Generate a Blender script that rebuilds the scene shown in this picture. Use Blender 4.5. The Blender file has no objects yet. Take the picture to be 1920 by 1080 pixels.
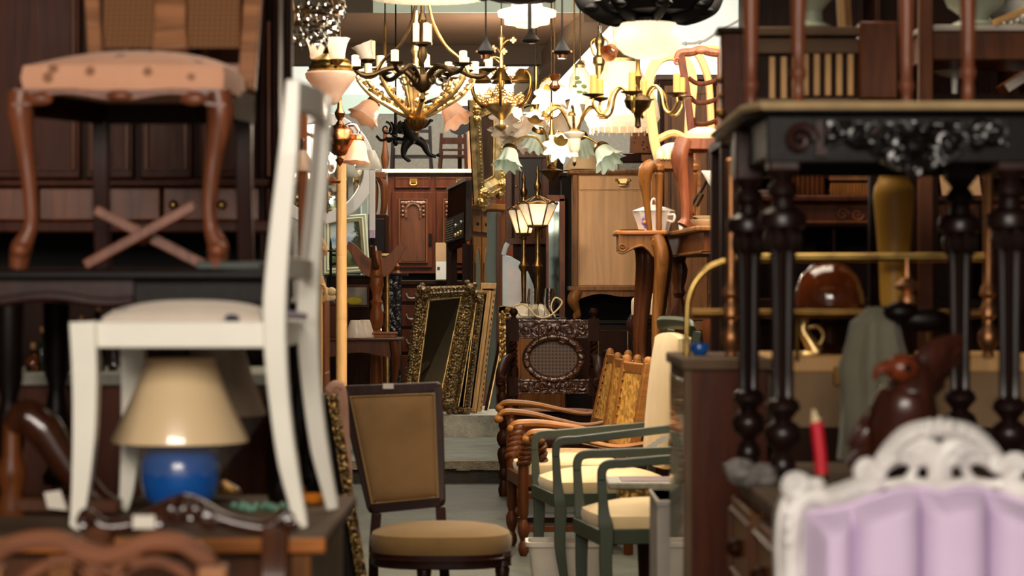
import bpy, math, random
from mathutils import Vector, Matrix
random.seed(7)
SC = bpy.context.scene
COL = SC.collection
PI = math.pi
F = 4533.0; H = 1.40                      # focal length in pixels, eye height

# ---------------------------------------------------------------- camera, world, light, exposure
cam_d = bpy.data.cameras.new('camera'); cam = bpy.data.objects.new('camera', cam_d); COL.objects.link(cam)
cam.location = (0, 0, H); cam.rotation_euler = (PI/2, 0, 0)
cam_d.sensor_width = 36.0; cam_d.lens = F/1920*36; cam_d.clip_end = 80; cam_d.clip_start = .1
cam_d.dof.use_dof = True; cam_d.dof.focus_distance = 17.5; cam_d.dof.aperture_fstop = 4.2
SC.camera = cam
SC.view_settings.view_transform = 'Standard'; SC.view_settings.look = 'None'
SC.view_settings.gamma = 1.0; SC.view_settings.use_curve_mapping = False
SC.view_settings.exposure = 0.0
w = bpy.data.worlds.new('world'); SC.world = w; w.use_nodes = True
w.node_tree.nodes['Background'].inputs[0].default_value = (.9, .75, .6, 1)
w.node_tree.nodes['Background'].inputs[1].default_value = .02

def area(name, loc, target, sx, sy, power, col):
    d = bpy.data.lights.new(name, 'AREA'); d.shape = 'RECTANGLE'; d.size = sx; d.size_y = sy; d.energy = power; d.color = col
    o = bpy.data.objects.new(name, d); COL.objects.link(o); o.location = loc
    o.rotation_euler = (Vector(target)-Vector(loc)).to_track_quat('-Z', 'Y').to_euler(); return o
area('entrance_daylight', (-.6, -1.5, 3.1), (0, 6, 1.0), 3.4, 1.6, 430, (1, .89, .77))
area('front_skylight', (.2, 7.6, 3.5), (.2, 7.7, 0), 2.0, 2.0, 80, (1, .84, .64))
area('hall_skylight', (.5, 13.2, 3.5), (.3, 14.2, 0), 3.2, 5.5, 600, (1, .86, .68))
area('rear_skylight', (.2, 21.4, 4.3), (.2, 25.4, 3.1), 4.2, 2.2, 400, (1, .95, .86))
area('ledge_fill', (.3, 20.6, 4.45), (.2, 20.4, 0), 3.0, 1.6, 190, (1, .91, .78))  # added fill to brighten the ledge and dresser, no real opening

# ---------------------------------------------------------------- helpers
def P(px, py, D):
    return Vector(((px-960)*D/F, D, H-(py-540)*D/F))

def spline(pts, n=6, closed=False):
    pts = [Vector(p) for p in pts]; out = []; N = len(pts)
    rng = range(N) if closed else range(N-1)
    for i in rng:
        p1, p2 = pts[i], pts[(i+1) % N]
        p0 = pts[(i-1) % N] if (closed or i > 0) else p1*2-p2
        p3 = pts[(i+2) % N] if (closed or i < N-2) else p2*2-p1
        for k in range(n):
            t = k/n
            out.append(.5*((2*p1)+(p2-p0)*t+(2*p0-5*p1+4*p2-p3)*t*t+(3*p1-p0-3*p2+p3)*t**3))
    if not closed: out.append(pts[-1])
    return out

def lerplist(vals, n):
    out = []
    m = len(vals)-1
    for i in range(n):
        t = i/max(1, n-1)*m; k = min(int(t), m-1); out.append(vals[k]+(vals[k+1]-vals[k])*(t-k))
    return out

class MB:
    def __init__(s): s.v = []; s.f = []
    def add(s, vs, fs, M=None):
        o = len(s.v)
        s.v += [tuple(M @ Vector(v)) if M is not None else tuple(v) for v in vs]
        s.f += [tuple(i+o for i in f) for f in fs]; return s
    def hexa(s, p):     # bottom 4 (ccw), top 4
        return s.add(p, [(3,2,1,0),(4,5,6,7),(0,1,5,4),(1,2,6,5),(2,3,7,6),(3,0,4,7)])
    def box(s, a, b, M=None):
        x0,x1 = sorted((a[0],b[0])); y0,y1 = sorted((a[1],b[1])); z0,z1 = sorted((a[2],b[2]))
        return s.add([(x0,y0,z0),(x1,y0,z0),(x1,y1,z0),(x0,y1,z0),(x0,y0,z1),(x1,y0,z1),(x1,y1,z1),(x0,y1,z1)],
                     [(3,2,1,0),(4,5,6,7),(0,1,5,4),(1,2,6,5),(2,3,7,6),(3,0,4,7)], M)
    def lathe(s, prof, c=(0,0,0), n=20, M=None, rib=0, amp=0., wav=0., cap=True, sx=1., sy=1.):
        # prof: (r, z) pairs; rib/amp: radial ripples growing with the profile's index when wav
        vs = []; fs = []; m = len(prof); c = Vector(c)
        for i, pr in enumerate(prof):
            r, z = pr[0], pr[1]; a_ = (pr[2] if len(pr) > 2 else amp)
            for k in range(n):
                t = 2*PI*k/n; q = 1+a_*math.cos(rib*t)
                vs.append(c+Vector((r*q*math.cos(t)*sx, r*q*math.sin(t)*sy, z+(wav*a_*math.sin(rib*t+1)))))
        for i in range(m-1):
            for k in range(n):
                a = i*n+k; b = i*n+(k+1) % n
                fs.append((a, b, b+n, a+n))
        if cap:
            if prof[0][0] > 1e-5: fs.append(tuple(range(n-1, -1, -1)))
            if prof[-1][0] > 1e-5: fs.append(tuple((m-1)*n+k for k in range(n)))
        return s.add(vs, fs, M)
    def tube(s, pts, r, n=8, closed=False, flat=1., up=None, square=False):
        pts = [Vector(p) for p in pts]; N = len(pts)
        rs = r if isinstance(r, (list, tuple)) else [r]*N
        if len(rs) != N: rs = lerplist(list(rs), N)
        tg = []
        for i in range(N):
            a = pts[(i-1) % N] if (closed or i > 0) else pts[0]
            b = pts[(i+1) % N] if (closed or i < N-1) else pts[-1]
            d = b-a; tg.append(d.normalized() if d.length > 1e-9 else Vector((0,0,1)))
        u = Vector(up) if up is not None else (Vector((0,1,0)) if abs(tg[0].y) < .9 else Vector((1,0,0)))
        vs = []; fs = []
        for i in range(N):
            if up is not None: u = Vector(up)
            u = u-tg[i]*u.dot(tg[i])
            u = u.normalized() if u.length > 1e-6 else Vector((1,0,0))
            w_ = tg[i].cross(u)
            for k in range(n):
                t = 2*PI*(k+(.5 if square else 0))/n
                q = rs[i]*(1/math.cos(PI/n) if square else 1)
                vs.append(pts[i]+w_*(q*math.cos(t))+u*(q*flat*math.sin(t)))
        for i in range(N if closed else N-1):
            for k in range(n):
                a = i*n+k; b = i*n+(k+1) % n; c2 = ((i+1) % N)*n
                fs.append((a, b, c2+(k+1) % n, c2+k))
        if not closed:
            fs.append(tuple(range(n-1, -1, -1))); fs.append(tuple((N-1)*n+k for k in range(n)))
        return s.add(vs, fs)
    def bar(s, a, b, w_, t, up=(0,1,0)):   # straight bar, t along up, w across
        a, b = Vector(a), Vector(b); d = (b-a).normalized(); u = Vector(up); u = (u-d*u.dot(d)).normalized(); x = d.cross(u)
        p = []
        for q in (a, b):
            p += [q-x*w_/2-u*t/2, q+x*w_/2-u*t/2, q+x*w_/2+u*t/2, q-x*w_/2+u*t/2]
        return s.hexa(p)
    def prism(s, poly, ext):
        poly = [Vector(p) for p in poly]; e = Vector(ext); n = len(poly)
        nrm = Vector((0,0,0))
        for i in range(n): nrm += poly[i].cross(poly[(i+1) % n])
        if nrm.dot(e) > 0: poly = poly[::-1]
        return s.add(poly+[p+e for p in poly], [tuple(range(n)), tuple(range(2*n-1, n-1, -1))]+[(i, i+n, (i+1) % n+n, (i+1) % n) for i in range(n)])
    def ribbon(s, A, B, ext):     # solid between two polylines of equal count, thickness ext
        n = len(A); e = Vector(ext); A = [Vector(a) for a in A]; B = [Vector(b) for b in B]
        vs = A+B+[a+e for a in A]+[b+e for b in B]; fs = []
        for i in range(n-1):
            fs += [(i, i+1, n+i+1, n+i), (2*n+i, 3*n+i, 3*n+i+1, 2*n+i+1), (i, 2*n+i, 2*n+i+1, i+1), (n+i, n+i+1, 3*n+i+1, 3*n+i)]
        fs += [(0, n, 3*n, 2*n), (n-1, 3*n-1, 4*n-1, 2*n-1)]
        return s.add(vs, fs)
    def ball(s, c, r, sc=(1,1,1), n=10, m=6, M=None):
        c = Vector(c); vs = [c+Vector((0,0,-r*sc[2]))]; fs = []
        for i in range(1, m):
            p = -PI/2+PI*i/m
            for k in range(n):
                t = 2*PI*k/n; vs.append(c+Vector((r*sc[0]*math.cos(p)*math.cos(t), r*sc[1]*math.cos(p)*math.sin(t), r*sc[2]*math.sin(p))))
        vs.append(c+Vector((0,0,r*sc[2]))); L_ = len(vs)-1
        for k in range(n):
            fs.append((0, 1+(k+1) % n, 1+k)); fs.append((L_, L_-n+k, L_-n+(k+1) % n))
        for i in range(m-2):
            for k in range(n):
                a = 1+i*n+k; b = 1+i*n+(k+1) % n; fs.append((a, b, b+n, a+n))
        return s.add(vs, fs, M)
    def scroll(s, c, r, turns=1.6, r0=.012, dirn=1, a0=0., axis='xz', dy=0., taper=.45, n=7):
        c = Vector(c); pts = []; N = int(16*turns)
        for i in range(N+1):
            t = i/N; q = r*(1-t*.82); a = a0+dirn*2*PI*turns*t
            pts.append(c+(Vector((q*math.cos(a), dy*t, q*math.sin(a))) if axis == 'xz' else Vector((dy*t, q*math.cos(a), q*math.sin(a)))))
        s.tube(pts, [r0, r0*taper], n); s.ball(pts[-1], r0*.9, n=8, m=5); return s
    def pad(s, fl, fr, br, bl, thick, dome, n=14, rnd=.16, p=2.6, edge=.5):
        # upholstered pad on four corners (at the pad's underside); dome above thick
        fl, fr, br, bl = map(Vector, (fl, fr, br, bl)); vs = []; fs = []
        nrm = (fr-fl).cross(bl-fl).normalized()
        def pos(u, v):
            # squash the square's corners
            k = 1-rnd*(abs(u)*abs(v))**2.2; uu = u*k; vv = v*k
            a = (uu+1)/2; b = (vv+1)/2
            return (fl*(1-a)+fr*a)*(1-b)+(bl*(1-a)+br*a)*b
        for j in range(n+1):
            for i in range(n+1):
                u = -1+2*i/n; v = -1+2*j/n
                u = math.copysign(abs(u)**.7, u); v = math.copysign(abs(v)**.7, v)
                h = thick*min(1, edge+(1-edge)*(min(1, (1-abs(u))*7))) if False else thick
                m_ = (1-abs(u)**p)*(1-abs(v)**p)
                e = max(abs(u), abs(v))
                vs.append(pos(u*(1-.015*(e > .99)), v*(1-.015*(e > .99)))+nrm*(h+dome*max(0, m_)**.75))
        W = n+1
        for j in range(n):
            for i in range(n): fs.append((j*W+i, j*W+i+1, (j+1)*W+i+1, (j+1)*W+i))
        ring = [i for i in range(W)]+[j*W+n for j in range(1, W)]+[n*W+i for i in range(n-1, -1, -1)]+[j*W for j in range(n-1, 0, -1)]
        o = len(vs); R = len(ring)
        ctr = (fl+fr+br+bl)/4
        for idx in ring: q = Vector(vs[idx]); vs.append(ctr+(q-ctr)*1.02-nrm*thick*.5)
        for idx in ring: q = Vector(vs[idx]); vs.append(q-nrm*thick)
        for k in range(R):
            k2 = (k+1) % R
            fs.append((ring[k2], ring[k], o+k, o+k2)); fs.append((o+k2, o+k, o+R+k, o+R+k2))
        fs.append(tuple(o+R+k for k in range(R-1, -1, -1)))
        return s.add(vs, fs)
    def build(s, name, mat, parent=None, bevel=0., sub=0, ang=38, flat=False):
        me = bpy.data.meshes.new(name); me.from_pydata(s.v, [], s.f); me.update()
        if not flat:
            me.shade_smooth(); me.set_sharp_from_angle(angle=math.radians(ang))
        me.materials.append(mat)
        o = bpy.data.objects.new(name, me); COL.objects.link(o)
        if parent is not None: o.parent = parent
        if bevel:
            m = o.modifiers.new('bevel', 'BEVEL'); m.width = bevel; m.segments = 2; m.limit_method = 'ANGLE'; m.angle_limit = math.radians(35)
        if sub:
            m = o.modifiers.new('subdivision', 'SUBSURF'); m.levels = sub; m.render_levels = sub
        return o

class T:
    """A thing: an Empty at its base; self(px, py, dy) is the place seen at that pixel, dy behind the base, in local coordinates."""
    def __init__(s, name, label, cat, px, py, D, group=None):
        s.D = D; s.S = D/F; s.base = P(px, py, D)
        s.o = bpy.data.objects.new(name, None); COL.objects.link(s.o); s.o.location = s.base; s.o.empty_display_size = .05
        s.o['label'] = label; s.o['category'] = cat
        if group: s.o['group'] = group
    def __call__(s, px, py, dy=0.): return P(px, py, s.D+dy)-s.base
    def z(s, world_z): return world_z-s.base.z
    def part(s, name, mb, mat, parent=None, label=None, **k):
        o = mb.build(name, mat, parent or s.o, **k)
        if label: o['label'] = label
        return o
def tag(o, label, cat, group=None):
    o['label'] = label; o['category'] = cat
    if group: o['group'] = group
    return o
def copy_thing(root, loc, label=None, rz=None):
    r = root.copy(); COL.objects.link(r); r.location = loc
    if label: r['label'] = label
    if rz is not None: r.rotation_euler = (0, 0, rz)
    for ch in list(root.children):
        c = ch.copy(); COL.objects.link(c); c.parent = r
        for g in ch.children:
            d = g.copy(); COL.objects.link(d); d.parent = c
    return r
def struct(name, mb, mat, **k):
    o = mb.build(name, mat, None, **k); o['kind'] = 'structure'; return o
def pbox(mb, t, x0, y0, x1, y1, d0=0., d1=.4):   # box whose front face fills the pixel rectangle at depth d0, straight back to d1
    a = t(x0, y1, d0); b = t(x1, y0, d0)
    return mb.box((a.x, d0, a.z), (b.x, d1, b.z))

# ---------------------------------------------------------------- materials
MATS = {}
def _nodes(name):
    m = bpy.data.materials.new(name); m.use_nodes = True; nt = m.node_tree
    return m, nt, nt.nodes, nt.links, nt.nodes['Principled BSDF']
def _coord(N, L, scale, obj='Object'):
    tc = N.new('ShaderNodeTexCoord'); mp = N.new('ShaderNodeMapping'); mp.inputs['Scale'].default_value = scale
    L.new(tc.outputs[obj], mp.inputs['Vector']); return mp.outputs['Vector']
def _ramp(N, stops):
    r = N.new('ShaderNodeValToRGB'); e = r.color_ramp.elements
    e[0].position, e[0].color = stops[0][0], (*stops[0][1], 1)
    e[1].position, e[1].color = stops[-1][0], (*stops[-1][1], 1)
    for p, c in stops[1:-1]:
        x = e.new(p); x.color = (*c, 1)
    return r
def srgb(h):
    h = h.lstrip('#'); c = [int(h[i:i+2], 16)/255 for i in (0, 2, 4)]
    return tuple(x/12.92 if x <= .04045 else ((x+.055)/1.055)**2.4 for x in c)
def mul(c, k): return tuple(min(1, x*k) for x in c)
def wood(name, base, rough=.38, scale=9, contrast=.45, axis='z', coat=.05, spec=.3):
    c = srgb(base) if isinstance(base, str) else base
    m, nt, N, L, B = _nodes(name)
    st = {'z': (scale, scale, scale*.09), 'x': (scale*.09, scale, scale), 'y': (scale, scale*.09, scale)}[axis]
    v = _coord(N, L, st)
    n = N.new('ShaderNodeTexNoise'); n.inputs['Scale'].default_value = 3.2; n.inputs['Detail'].default_value = 7; n.inputs['Distortion'].default_value = 1.1
    L.new(v, n.inputs['Vector'])
    r = _ramp(N, [(.28, mul(c, 1-contrast)), (.5, c), (.74, mul(c, 1+contrast*.8))])
    L.new(n.outputs['Fac'], r.inputs['Fac']); L.new(r.outputs['Color'], B.inputs['Base Color'])
    n2 = N.new('ShaderNodeTexNoise'); n2.inputs['Scale'].default_value = 6; n2.inputs['Detail'].default_value = 4
    mr = N.new('ShaderNodeMapRange'); mr.inputs['To Min'].default_value = rough*.75; mr.inputs['To Max'].default_value = min(1, rough*1.35)
    L.new(n2.outputs['Fac'], mr.inputs['Value']); L.new(mr.outputs['Result'], B.inputs['Roughness'])
    B.inputs['Specular IOR Level'].default_value = spec; B.inputs['Coat Weight'].default_value = coat; B.inputs['Coat Roughness'].default_value = .18
    b = N.new('ShaderNodeBump'); b.inputs['Strength'].default_value = .12; b.inputs['Distance'].default_value = .004
    L.new(n.outputs['Fac'], b.inputs['Height']); L.new(b.outputs['Normal'], B.inputs['Normal'])
    MATS[name] = m; return m
def metal(name, base, rough=.28, var=.35, metallic=1., scale=14, dark=.45):
    c = srgb(base); m, nt, N, L, B = _nodes(name)
    n = N.new('ShaderNodeTexNoise'); n.inputs['Scale'].default_value = scale; n.inputs['Detail'].default_value = 5
    L.new(_coord(N, L, (1,1,1)), n.inputs['Vector'])
    r = _ramp(N, [(.3, mul(c, dark)), (.55, c), (.8, mul(c, 1+var))]); L.new(n.outputs['Fac'], r.inputs['Fac']); L.new(r.outputs['Color'], B.inputs['Base Color'])
    mr = N.new('ShaderNodeMapRange'); mr.inputs['To Min'].default_value = rough*.6; mr.inputs['To Max'].default_value = min(1, rough*1.7)
    L.new(n.outputs['Fac'], mr.inputs['Value']); L.new(mr.outputs['Result'], B.inputs['Roughness'])
    B.inputs['Metallic'].default_value = metallic; MATS[name] = m; return m
def plain(name, base, rough=.5, var=.08, scale=8, bump=.1, spec=.5, sheen=0., coat=0., detail=5, bdist=.004):
    c = srgb(base) if isinstance(base, str) else base; m, nt, N, L, B = _nodes(name)
    n = N.new('ShaderNodeTexNoise'); n.inputs['Scale'].default_value = scale; n.inputs['Detail'].default_value = detail
    L.new(_coord(N, L, (1,1,1)), n.inputs['Vector'])
    r = _ramp(N, [(.3, mul(c, 1-var)), (.7, mul(c, 1+var))]); L.new(n.outputs['Fac'], r.inputs['Fac']); L.new(r.outputs['Color'], B.inputs['Base Color'])
    B.inputs['Roughness'].default_value = rough; B.inputs['Specular IOR Level'].default_value = spec
    B.inputs['Sheen Weight'].default_value = sheen; B.inputs['Coat Weight'].default_value = coat
    if bump:
        b = N.new('ShaderNodeBump'); b.inputs['Strength'].default_value = bump; b.inputs['Distance'].default_value = bdist
        L.new(n.outputs['Fac'], b.inputs['Height']); L.new(b.outputs['Normal'], B.inputs['Normal'])
    MATS[name] = m; return m
def weave(name, base, dark, scale=300, rough=.85, spots=None, spot_scale=18, stripes=0):
    c = srgb(base); d = srgb(dark); m, nt, N, L, B = _nodes(name)
    v = _coord(N, L, (1,1,1))
    wv = N.new('ShaderNodeTexWave'); wv.inputs['Scale'].default_value = scale; wv.inputs['Distortion'].default_value = .6; wv.bands_direction = 'DIAGONAL'
    L.new(v, wv.inputs['Vector'])
    n = N.new('ShaderNodeTexNoise'); n.inputs['Scale'].default_value = 7; n.inputs['Detail'].default_value = 6; L.new(v, n.inputs['Vector'])
    mx = N.new('ShaderNodeMath'); mx.operation = 'MULTIPLY_ADD'; mx.inputs[1].default_value = .35; L.new(wv.outputs['Fac'], mx.inputs[0]); L.new(n.outputs['Fac'], mx.inputs[2])
    r = _ramp(N, [(.25, d), (.7, c)]); L.new(mx.outputs[0], r.inputs['Fac']); col = r.outputs['Color']
    if spots:
        vo = N.new('ShaderNodeTexVoronoi'); vo.inputs['Scale'].default_value = spot_scale; L.new(v, vo.inputs['Vector'])
        r2 = _ramp(N, [(.16, (1,1,1)), (.24, (0,0,0))]); L.new(vo.outputs['Distance'], r2.inputs['Fac'])
        mix = N.new('ShaderNodeMix'); mix.data_type = 'RGBA'; L.new(r2.outputs['Color'], mix.inputs['Factor']); L.new(col, mix.inputs['A']); mix.inputs['B'].default_value = (*srgb(spots), 1)
        col = mix.outputs['Result']
    if stripes:
        w2 = N.new('ShaderNodeTexWave'); w2.inputs['Scale'].default_value = stripes; w2.bands_direction = 'X'; L.new(v, w2.inputs['Vector'])
        mix = N.new('ShaderNodeMix'); mix.data_type = 'RGBA'; mix.blend_type = 'MULTIPLY'; r3 = _ramp(N, [(.4, (.78,.68,.5)), (.6, (1,1,1))]); L.new(w2.outputs['Fac'], r3.inputs['Fac'])
        mix.inputs['Factor'].default_value = 1; L.new(col, mix.inputs['A']); L.new(r3.outputs['Color'], mix.inputs['B']); col = mix.outputs['Result']
    L.new(col, B.inputs['Base Color']); B.inputs['Roughness'].default_value = rough; B.inputs['Sheen Weight'].default_value = .15; B.inputs['Specular IOR Level'].default_value = .2
    b = N.new('ShaderNodeBump'); b.inputs['Strength'].default_value = .15; b.inputs['Distance'].default_value = .002
    L.new(mx.outputs[0], b.inputs['Height']); L.new(b.outputs['Normal'], B.inputs['Normal'])
    MATS[name] = m; return m
def frost(name, base, trans=.5, rough=.25):        # frosted glass: half of the light goes through
    c = srgb(base); m, nt, N, L, B = _nodes(name)
    n = N.new('ShaderNodeTexNoise'); n.inputs['Scale'].default_value = 20; L.new(_coord(N, L, (1,1,1)), n.inputs['Vector'])
    r = _ramp(N, [(.3, mul(c, .9)), (.7, c)]); L.new(n.outputs['Fac'], r.inputs['Fac'])
    L.new(r.outputs['Color'], B.inputs['Base Color']); B.inputs['Roughness'].default_value = rough
    t = N.new('ShaderNodeBsdfTranslucent'); L.new(r.outputs['Color'], t.inputs['Color'])
    mx = N.new('ShaderNodeMixShader'); mx.inputs[0].default_value = trans
    L.new(B.outputs[0], mx.inputs[1]); L.new(t.outputs[0], mx.inputs[2]); L.new(mx.outputs[0], N['Material Output'].inputs['Surface'])
    MATS[name] = m; return m
def glass(name, base, rough=.03, ior=1.45):
    m, nt, N, L, B = _nodes(name); B.inputs['Base Color'].default_value = (*srgb(base), 1)
    B.inputs['Transmission Weight'].default_value = 1; B.inputs['Roughness'].default_value = rough; B.inputs['IOR'].default_value = ior
    n = N.new('ShaderNodeTexNoise'); n.inputs['Scale'].default_value = 30; L.new(_coord(N, L, (1,1,1)), n.inputs['Vector'])
    b = N.new('ShaderNodeBump'); b.inputs['Strength'].default_value = .05; b.inputs['Distance'].default_value = .002; L.new(n.outputs['Fac'], b.inputs['Height']); L.new(b.outputs['Normal'], B.inputs['Normal'])
    MATS[name] = m; return m
def lamp_mat(name, col, strength):
    m, nt, N, L, B = _nodes(name); B.inputs['Base Color'].default_value = (*col, 1)
    B.inputs['Emission Color'].default_value = (*col, 1); B.inputs['Emission Strength'].default_value = strength; MATS[name] = m; return m
def carved(name, base, rough=.3, scale=22, strength=.9, coat=.3, hi=None):  # relief carved wood
    c = srgb(base); m, nt, N, L, B = _nodes(name); v = _coord(N, L, (1,1,1))
    vo = N.new('ShaderNodeTexVoronoi'); vo.feature = 'SMOOTH_F1'; vo.inputs['Scale'].default_value = scale; L.new(v, vo.inputs['Vector'])
    n = N.new('ShaderNodeTexNoise'); n.inputs['Scale'].default_value = scale*.5; n.inputs['Detail'].default_value = 5; L.new(v, n.inputs['Vector'])
    r = _ramp(N, [(.3, mul(c, .6)), (.7, srgb(hi) if hi else mul(c, 1.3))]); L.new(n.outputs['Fac'], r.inputs['Fac']); L.new(r.outputs['Color'], B.inputs['Base Color'])
    B.inputs['Roughness'].default_value = rough; B.inputs['Coat Weight'].default_value = coat; B.inputs['Coat Roughness'].default_value = .15
    b = N.new('ShaderNodeBump'); b.inputs['Strength'].default_value = strength; b.inputs['Distance'].default_value = .02; b.invert = True
    L.new(vo.outputs['Distance'], b.inputs['Height']); L.new(b.outputs['Normal'], B.inputs['Normal']); MATS[name] = m; return m

w_walnut = wood('walnut', '#4c270f', spec=.2); w_dark = wood('dark_wood', '#261107', .42, spec=.07, coat=0); w_black = wood('black_wood', '#0e0705', .38, coat=0, spec=.14)
w_red = wood('mahogany', '#46200f', .38, coat=0, spec=.12); w_brown = wood('brown_wood', '#5a3014', spec=.15); w_oak = wood('oak', '#74491f', .42, spec=.2)
w_honey = wood('honey_wood', '#774a1f', .36, spec=.25); w_tan = wood('tan_veneer', '#bc9062', .42, scale=4, contrast=.25); w_pale = wood('pale_wood', '#c79a62', .5, contrast=.22)
w_orange = wood('orange_wood', '#7c441e', .38, spec=.25); w_rose = wood('rose_wood', '#78432a', .34); w_dusty = plain('dusty_wood', '#5e4a38', .8, .25, 5, spec=.2)
w_honeyx = wood('honey_wood_across', '#9c5c26', .32, axis='x'); w_chairarm = wood('arm_wood', '#8a5826', .4, axis='x', coat=0, spec=.2); w_desk = wood('desk_wood', '#7a4a28', .45, axis='x')
w_pinkish = wood('salmon_wood', '#9c6a48', .4, axis='x'); w_mauve = wood('mauve_brown_wood', '#2e1510', .38, spec=.2)
c_black = carved('carved_black', '#100b09', .24, 30, 1.); c_dark = carved('carved_dark', '#432412', .26, 38, .9, coat=.6); c_walnut = carved('carved_walnut', '#5a321a', .36, 30, .8)
c_gold = carved('carved_gold', '#ac8848', .32, 40, 1.); MATS['carved_gold'].node_tree.nodes['Principled BSDF'].inputs['Metallic'].default_value = .75
c_bronze = carved('carved_bronze', '#3e2f1a', .36, 55, 1., hi='#8a6b36'); MATS['carved_bronze'].node_tree.nodes['Principled BSDF'].inputs['Metallic'].default_value = .5
m_brass = metal('brass', '#c8a660', .26); m_gold = metal('gilt_brass', '#e0c084', .34, dark=.5); m_antique = metal('antique_brass', '#7e5e30', .34); m_copper = metal('copper', '#a66c44', .24)
m_oldcopper = metal('worn_copper', '#c28a5e', .42, dark=.7); m_iron = plain('black_iron', '#0b0908', .5, .3, spec=.12); m_bronze = metal('dark_bronze', '#4a3a26', .36); m_chrome = metal('chrome', '#c8c8c8', .12, dark=.8)
m_silver = metal('silver', '#b9b6ae', .3)
f_pink = weave('salmon_fabric', '#e0a888', '#c88a68', 200, spots='#94684c', spot_scale=15); f_cream = weave('cream_fabric', '#dcc294', '#c2a270', 260); f_tan = weave('tan_velvet', '#8a6a44', '#6d5234', 240)
f_seat = weave('gold_velvet', '#8e6f42', '#715632', 240); f_stripe = weave('striped_fabric', '#ecdcc0', '#d8c3a0', 200, stripes=9); f_floral = weave('cream_floral_fabric', '#e6d8c8', '#cfbca8', 200, spots='#3a3a4c', spot_scale=13)
f_lilac = weave('lilac_fabric', '#d6c2de', '#c6b0d2', 300); f_grey = weave('greygreen_fabric', '#6e6a58', '#45443a', 120); f_damask = weave('damask', '#8a5c40', '#6c442c', 150, spots='#17110f', spot_scale=26)
p_white = plain('cream_white_paint', '#eae6d8', .36, .05, 6, .05, coat=.1); p_carvedwhite = carved('carved_white_paint', '#e8e4e0', .45, 24, .35, coat=.1, hi='#f0ece8'); p_green = plain('green_paint', '#323a26', .5, .12, 10, .05); p_blue = plain('pale_blue_paint', '#d2e2e8', .5, .05)
p_greypaint = plain('grey_paint', '#a39a8e', .6, .12); p_purewhite = plain('white_enamel', '#e8e6e2', .3, .03, coat=.3); p_plastic = plain('white_plastic', '#d8cfc0', .45, .05)
g_frost = frost('frosted_glass', '#fbf3e8', .6); g_pink = frost('pink_frosted_glass', '#f6d8c2', .55); g_white = frost('opal_glass', '#faf4e8', .5); g_green = frost('green_tipped_glass', '#eaf6ec', .6)
g_clear = glass('clear_glass', '#f2f2ee'); g_amber = glass('amber_glass', '#a85a1e', .06); g_bottle = glass('bottle_green_glass', '#3a5a3c', .05)
m_mirror = metal('mirror_glass', '#a8aaa6', .02, dark=.9, var=.02); m_mirror.node_tree.nodes['Principled BSDF'].inputs['Roughness'].default_value = .02
for l_ in list(m_mirror.node_tree.links):
    if l_.to_socket.name == 'Roughness': m_mirror.node_tree.links.remove(l_)
k_blue = plain('blue_ceramic', '#0e4f9c', .25, .2, 6, .05, coat=.5); k_white = plain('white_porcelain', '#e6e0d6', .2, .03, coat=.5); k_yellow = plain('yellow_glaze', '#b88a34', .4, .1, 5, .04); k_pot = plain('pale_green_ceramic', '#9aa08c', .4, .15, coat=.3)
k_marble = plain('pale_marble', '#d8cdb6', .3, .1, 7, 0); k_stone = plain('grey_stone', '#8d8b80', .75, .25, 30, .4)
s_shade = plain('parchment_shade', '#c9aa80', .5, .06, 3, .02); s_paper = plain('paper', '#d6cfc2', .8, .05); s_card = plain('cardboard', '#b08a62', .85, .1); s_red = plain('red_wax', '#c0182c', .45, .06); s_candle = plain('candle_cream', '#e0caa0', .5, .05)
s_goldcandle = plain('candle_ochre', '#c08a44', .5, .12); l_black = plain('gap_shade', '#0b0908', .9, .1); f_leather = carved('studded_leather', '#c08e40', .4, 34, .6, coat=.15); c_cane = None  # the near-black is for gaps that hold only shade
m_bulb = lamp_mat('lit_bulb', (1, .72, .38), 14)

# ---------------------------------------------------------------- the hall
def concrete(name, base, var=.3, scale=3, rough=.7, bump=.4):
    c = srgb(base); m, nt, N, L, B = _nodes(name); v = _coord(N, L, (1,1,1))
    n = N.new('ShaderNodeTexNoise'); n.inputs['Scale'].default_value = scale; n.inputs['Detail'].default_value = 9; n.inputs['Roughness'].default_value = .65; L.new(v, n.inputs['Vector'])
    r = _ramp(N, [(.3, mul(c, 1-var)), (.52, c), (.72, mul(c, 1+var))]); L.new(n.outputs['Fac'], r.inputs['Fac']); L.new(r.outputs['Color'], B.inputs['Base Color'])
    B.inputs['Roughness'].default_value = rough
    n2 = N.new('ShaderNodeTexNoise'); n2.inputs['Scale'].default_value = scale*9; n2.inputs['Detail'].default_value = 6; L.new(v, n2.inputs['Vector'])
    b = N.new('ShaderNodeBump'); b.inputs['Strength'].default_value = bump; b.inputs['Distance'].default_value = .02; L.new(n2.outputs['Fac'], b.inputs['Height']); L.new(b.outputs['Normal'], B.inputs['Normal'])
    MATS[name] = m; return m
st_floor = concrete('floor_concrete', '#404135', .45, 2.2, .6); st_step = concrete('step_concrete', '#74766a', .35, 3); st_ledge = concrete('rough_ledge', '#c8c3b2', .4, 7, .85, 1.)
st_riser = concrete('step_edge', '#8a8068', .5, 9, .85, 1.); st_riserdark = concrete('step_riser', '#332d25', .35, 6, .8, .7)
st_plaster = concrete('stipple_plaster', '#8c867a', .2, 26, .85, .8); st_white = concrete('white_paint_wall', '#d6dcd6', .05, 2, .7, .05); st_mint = concrete('mint_paint_wall', '#b4c6bc', .05, 2, .7, .05)
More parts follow.
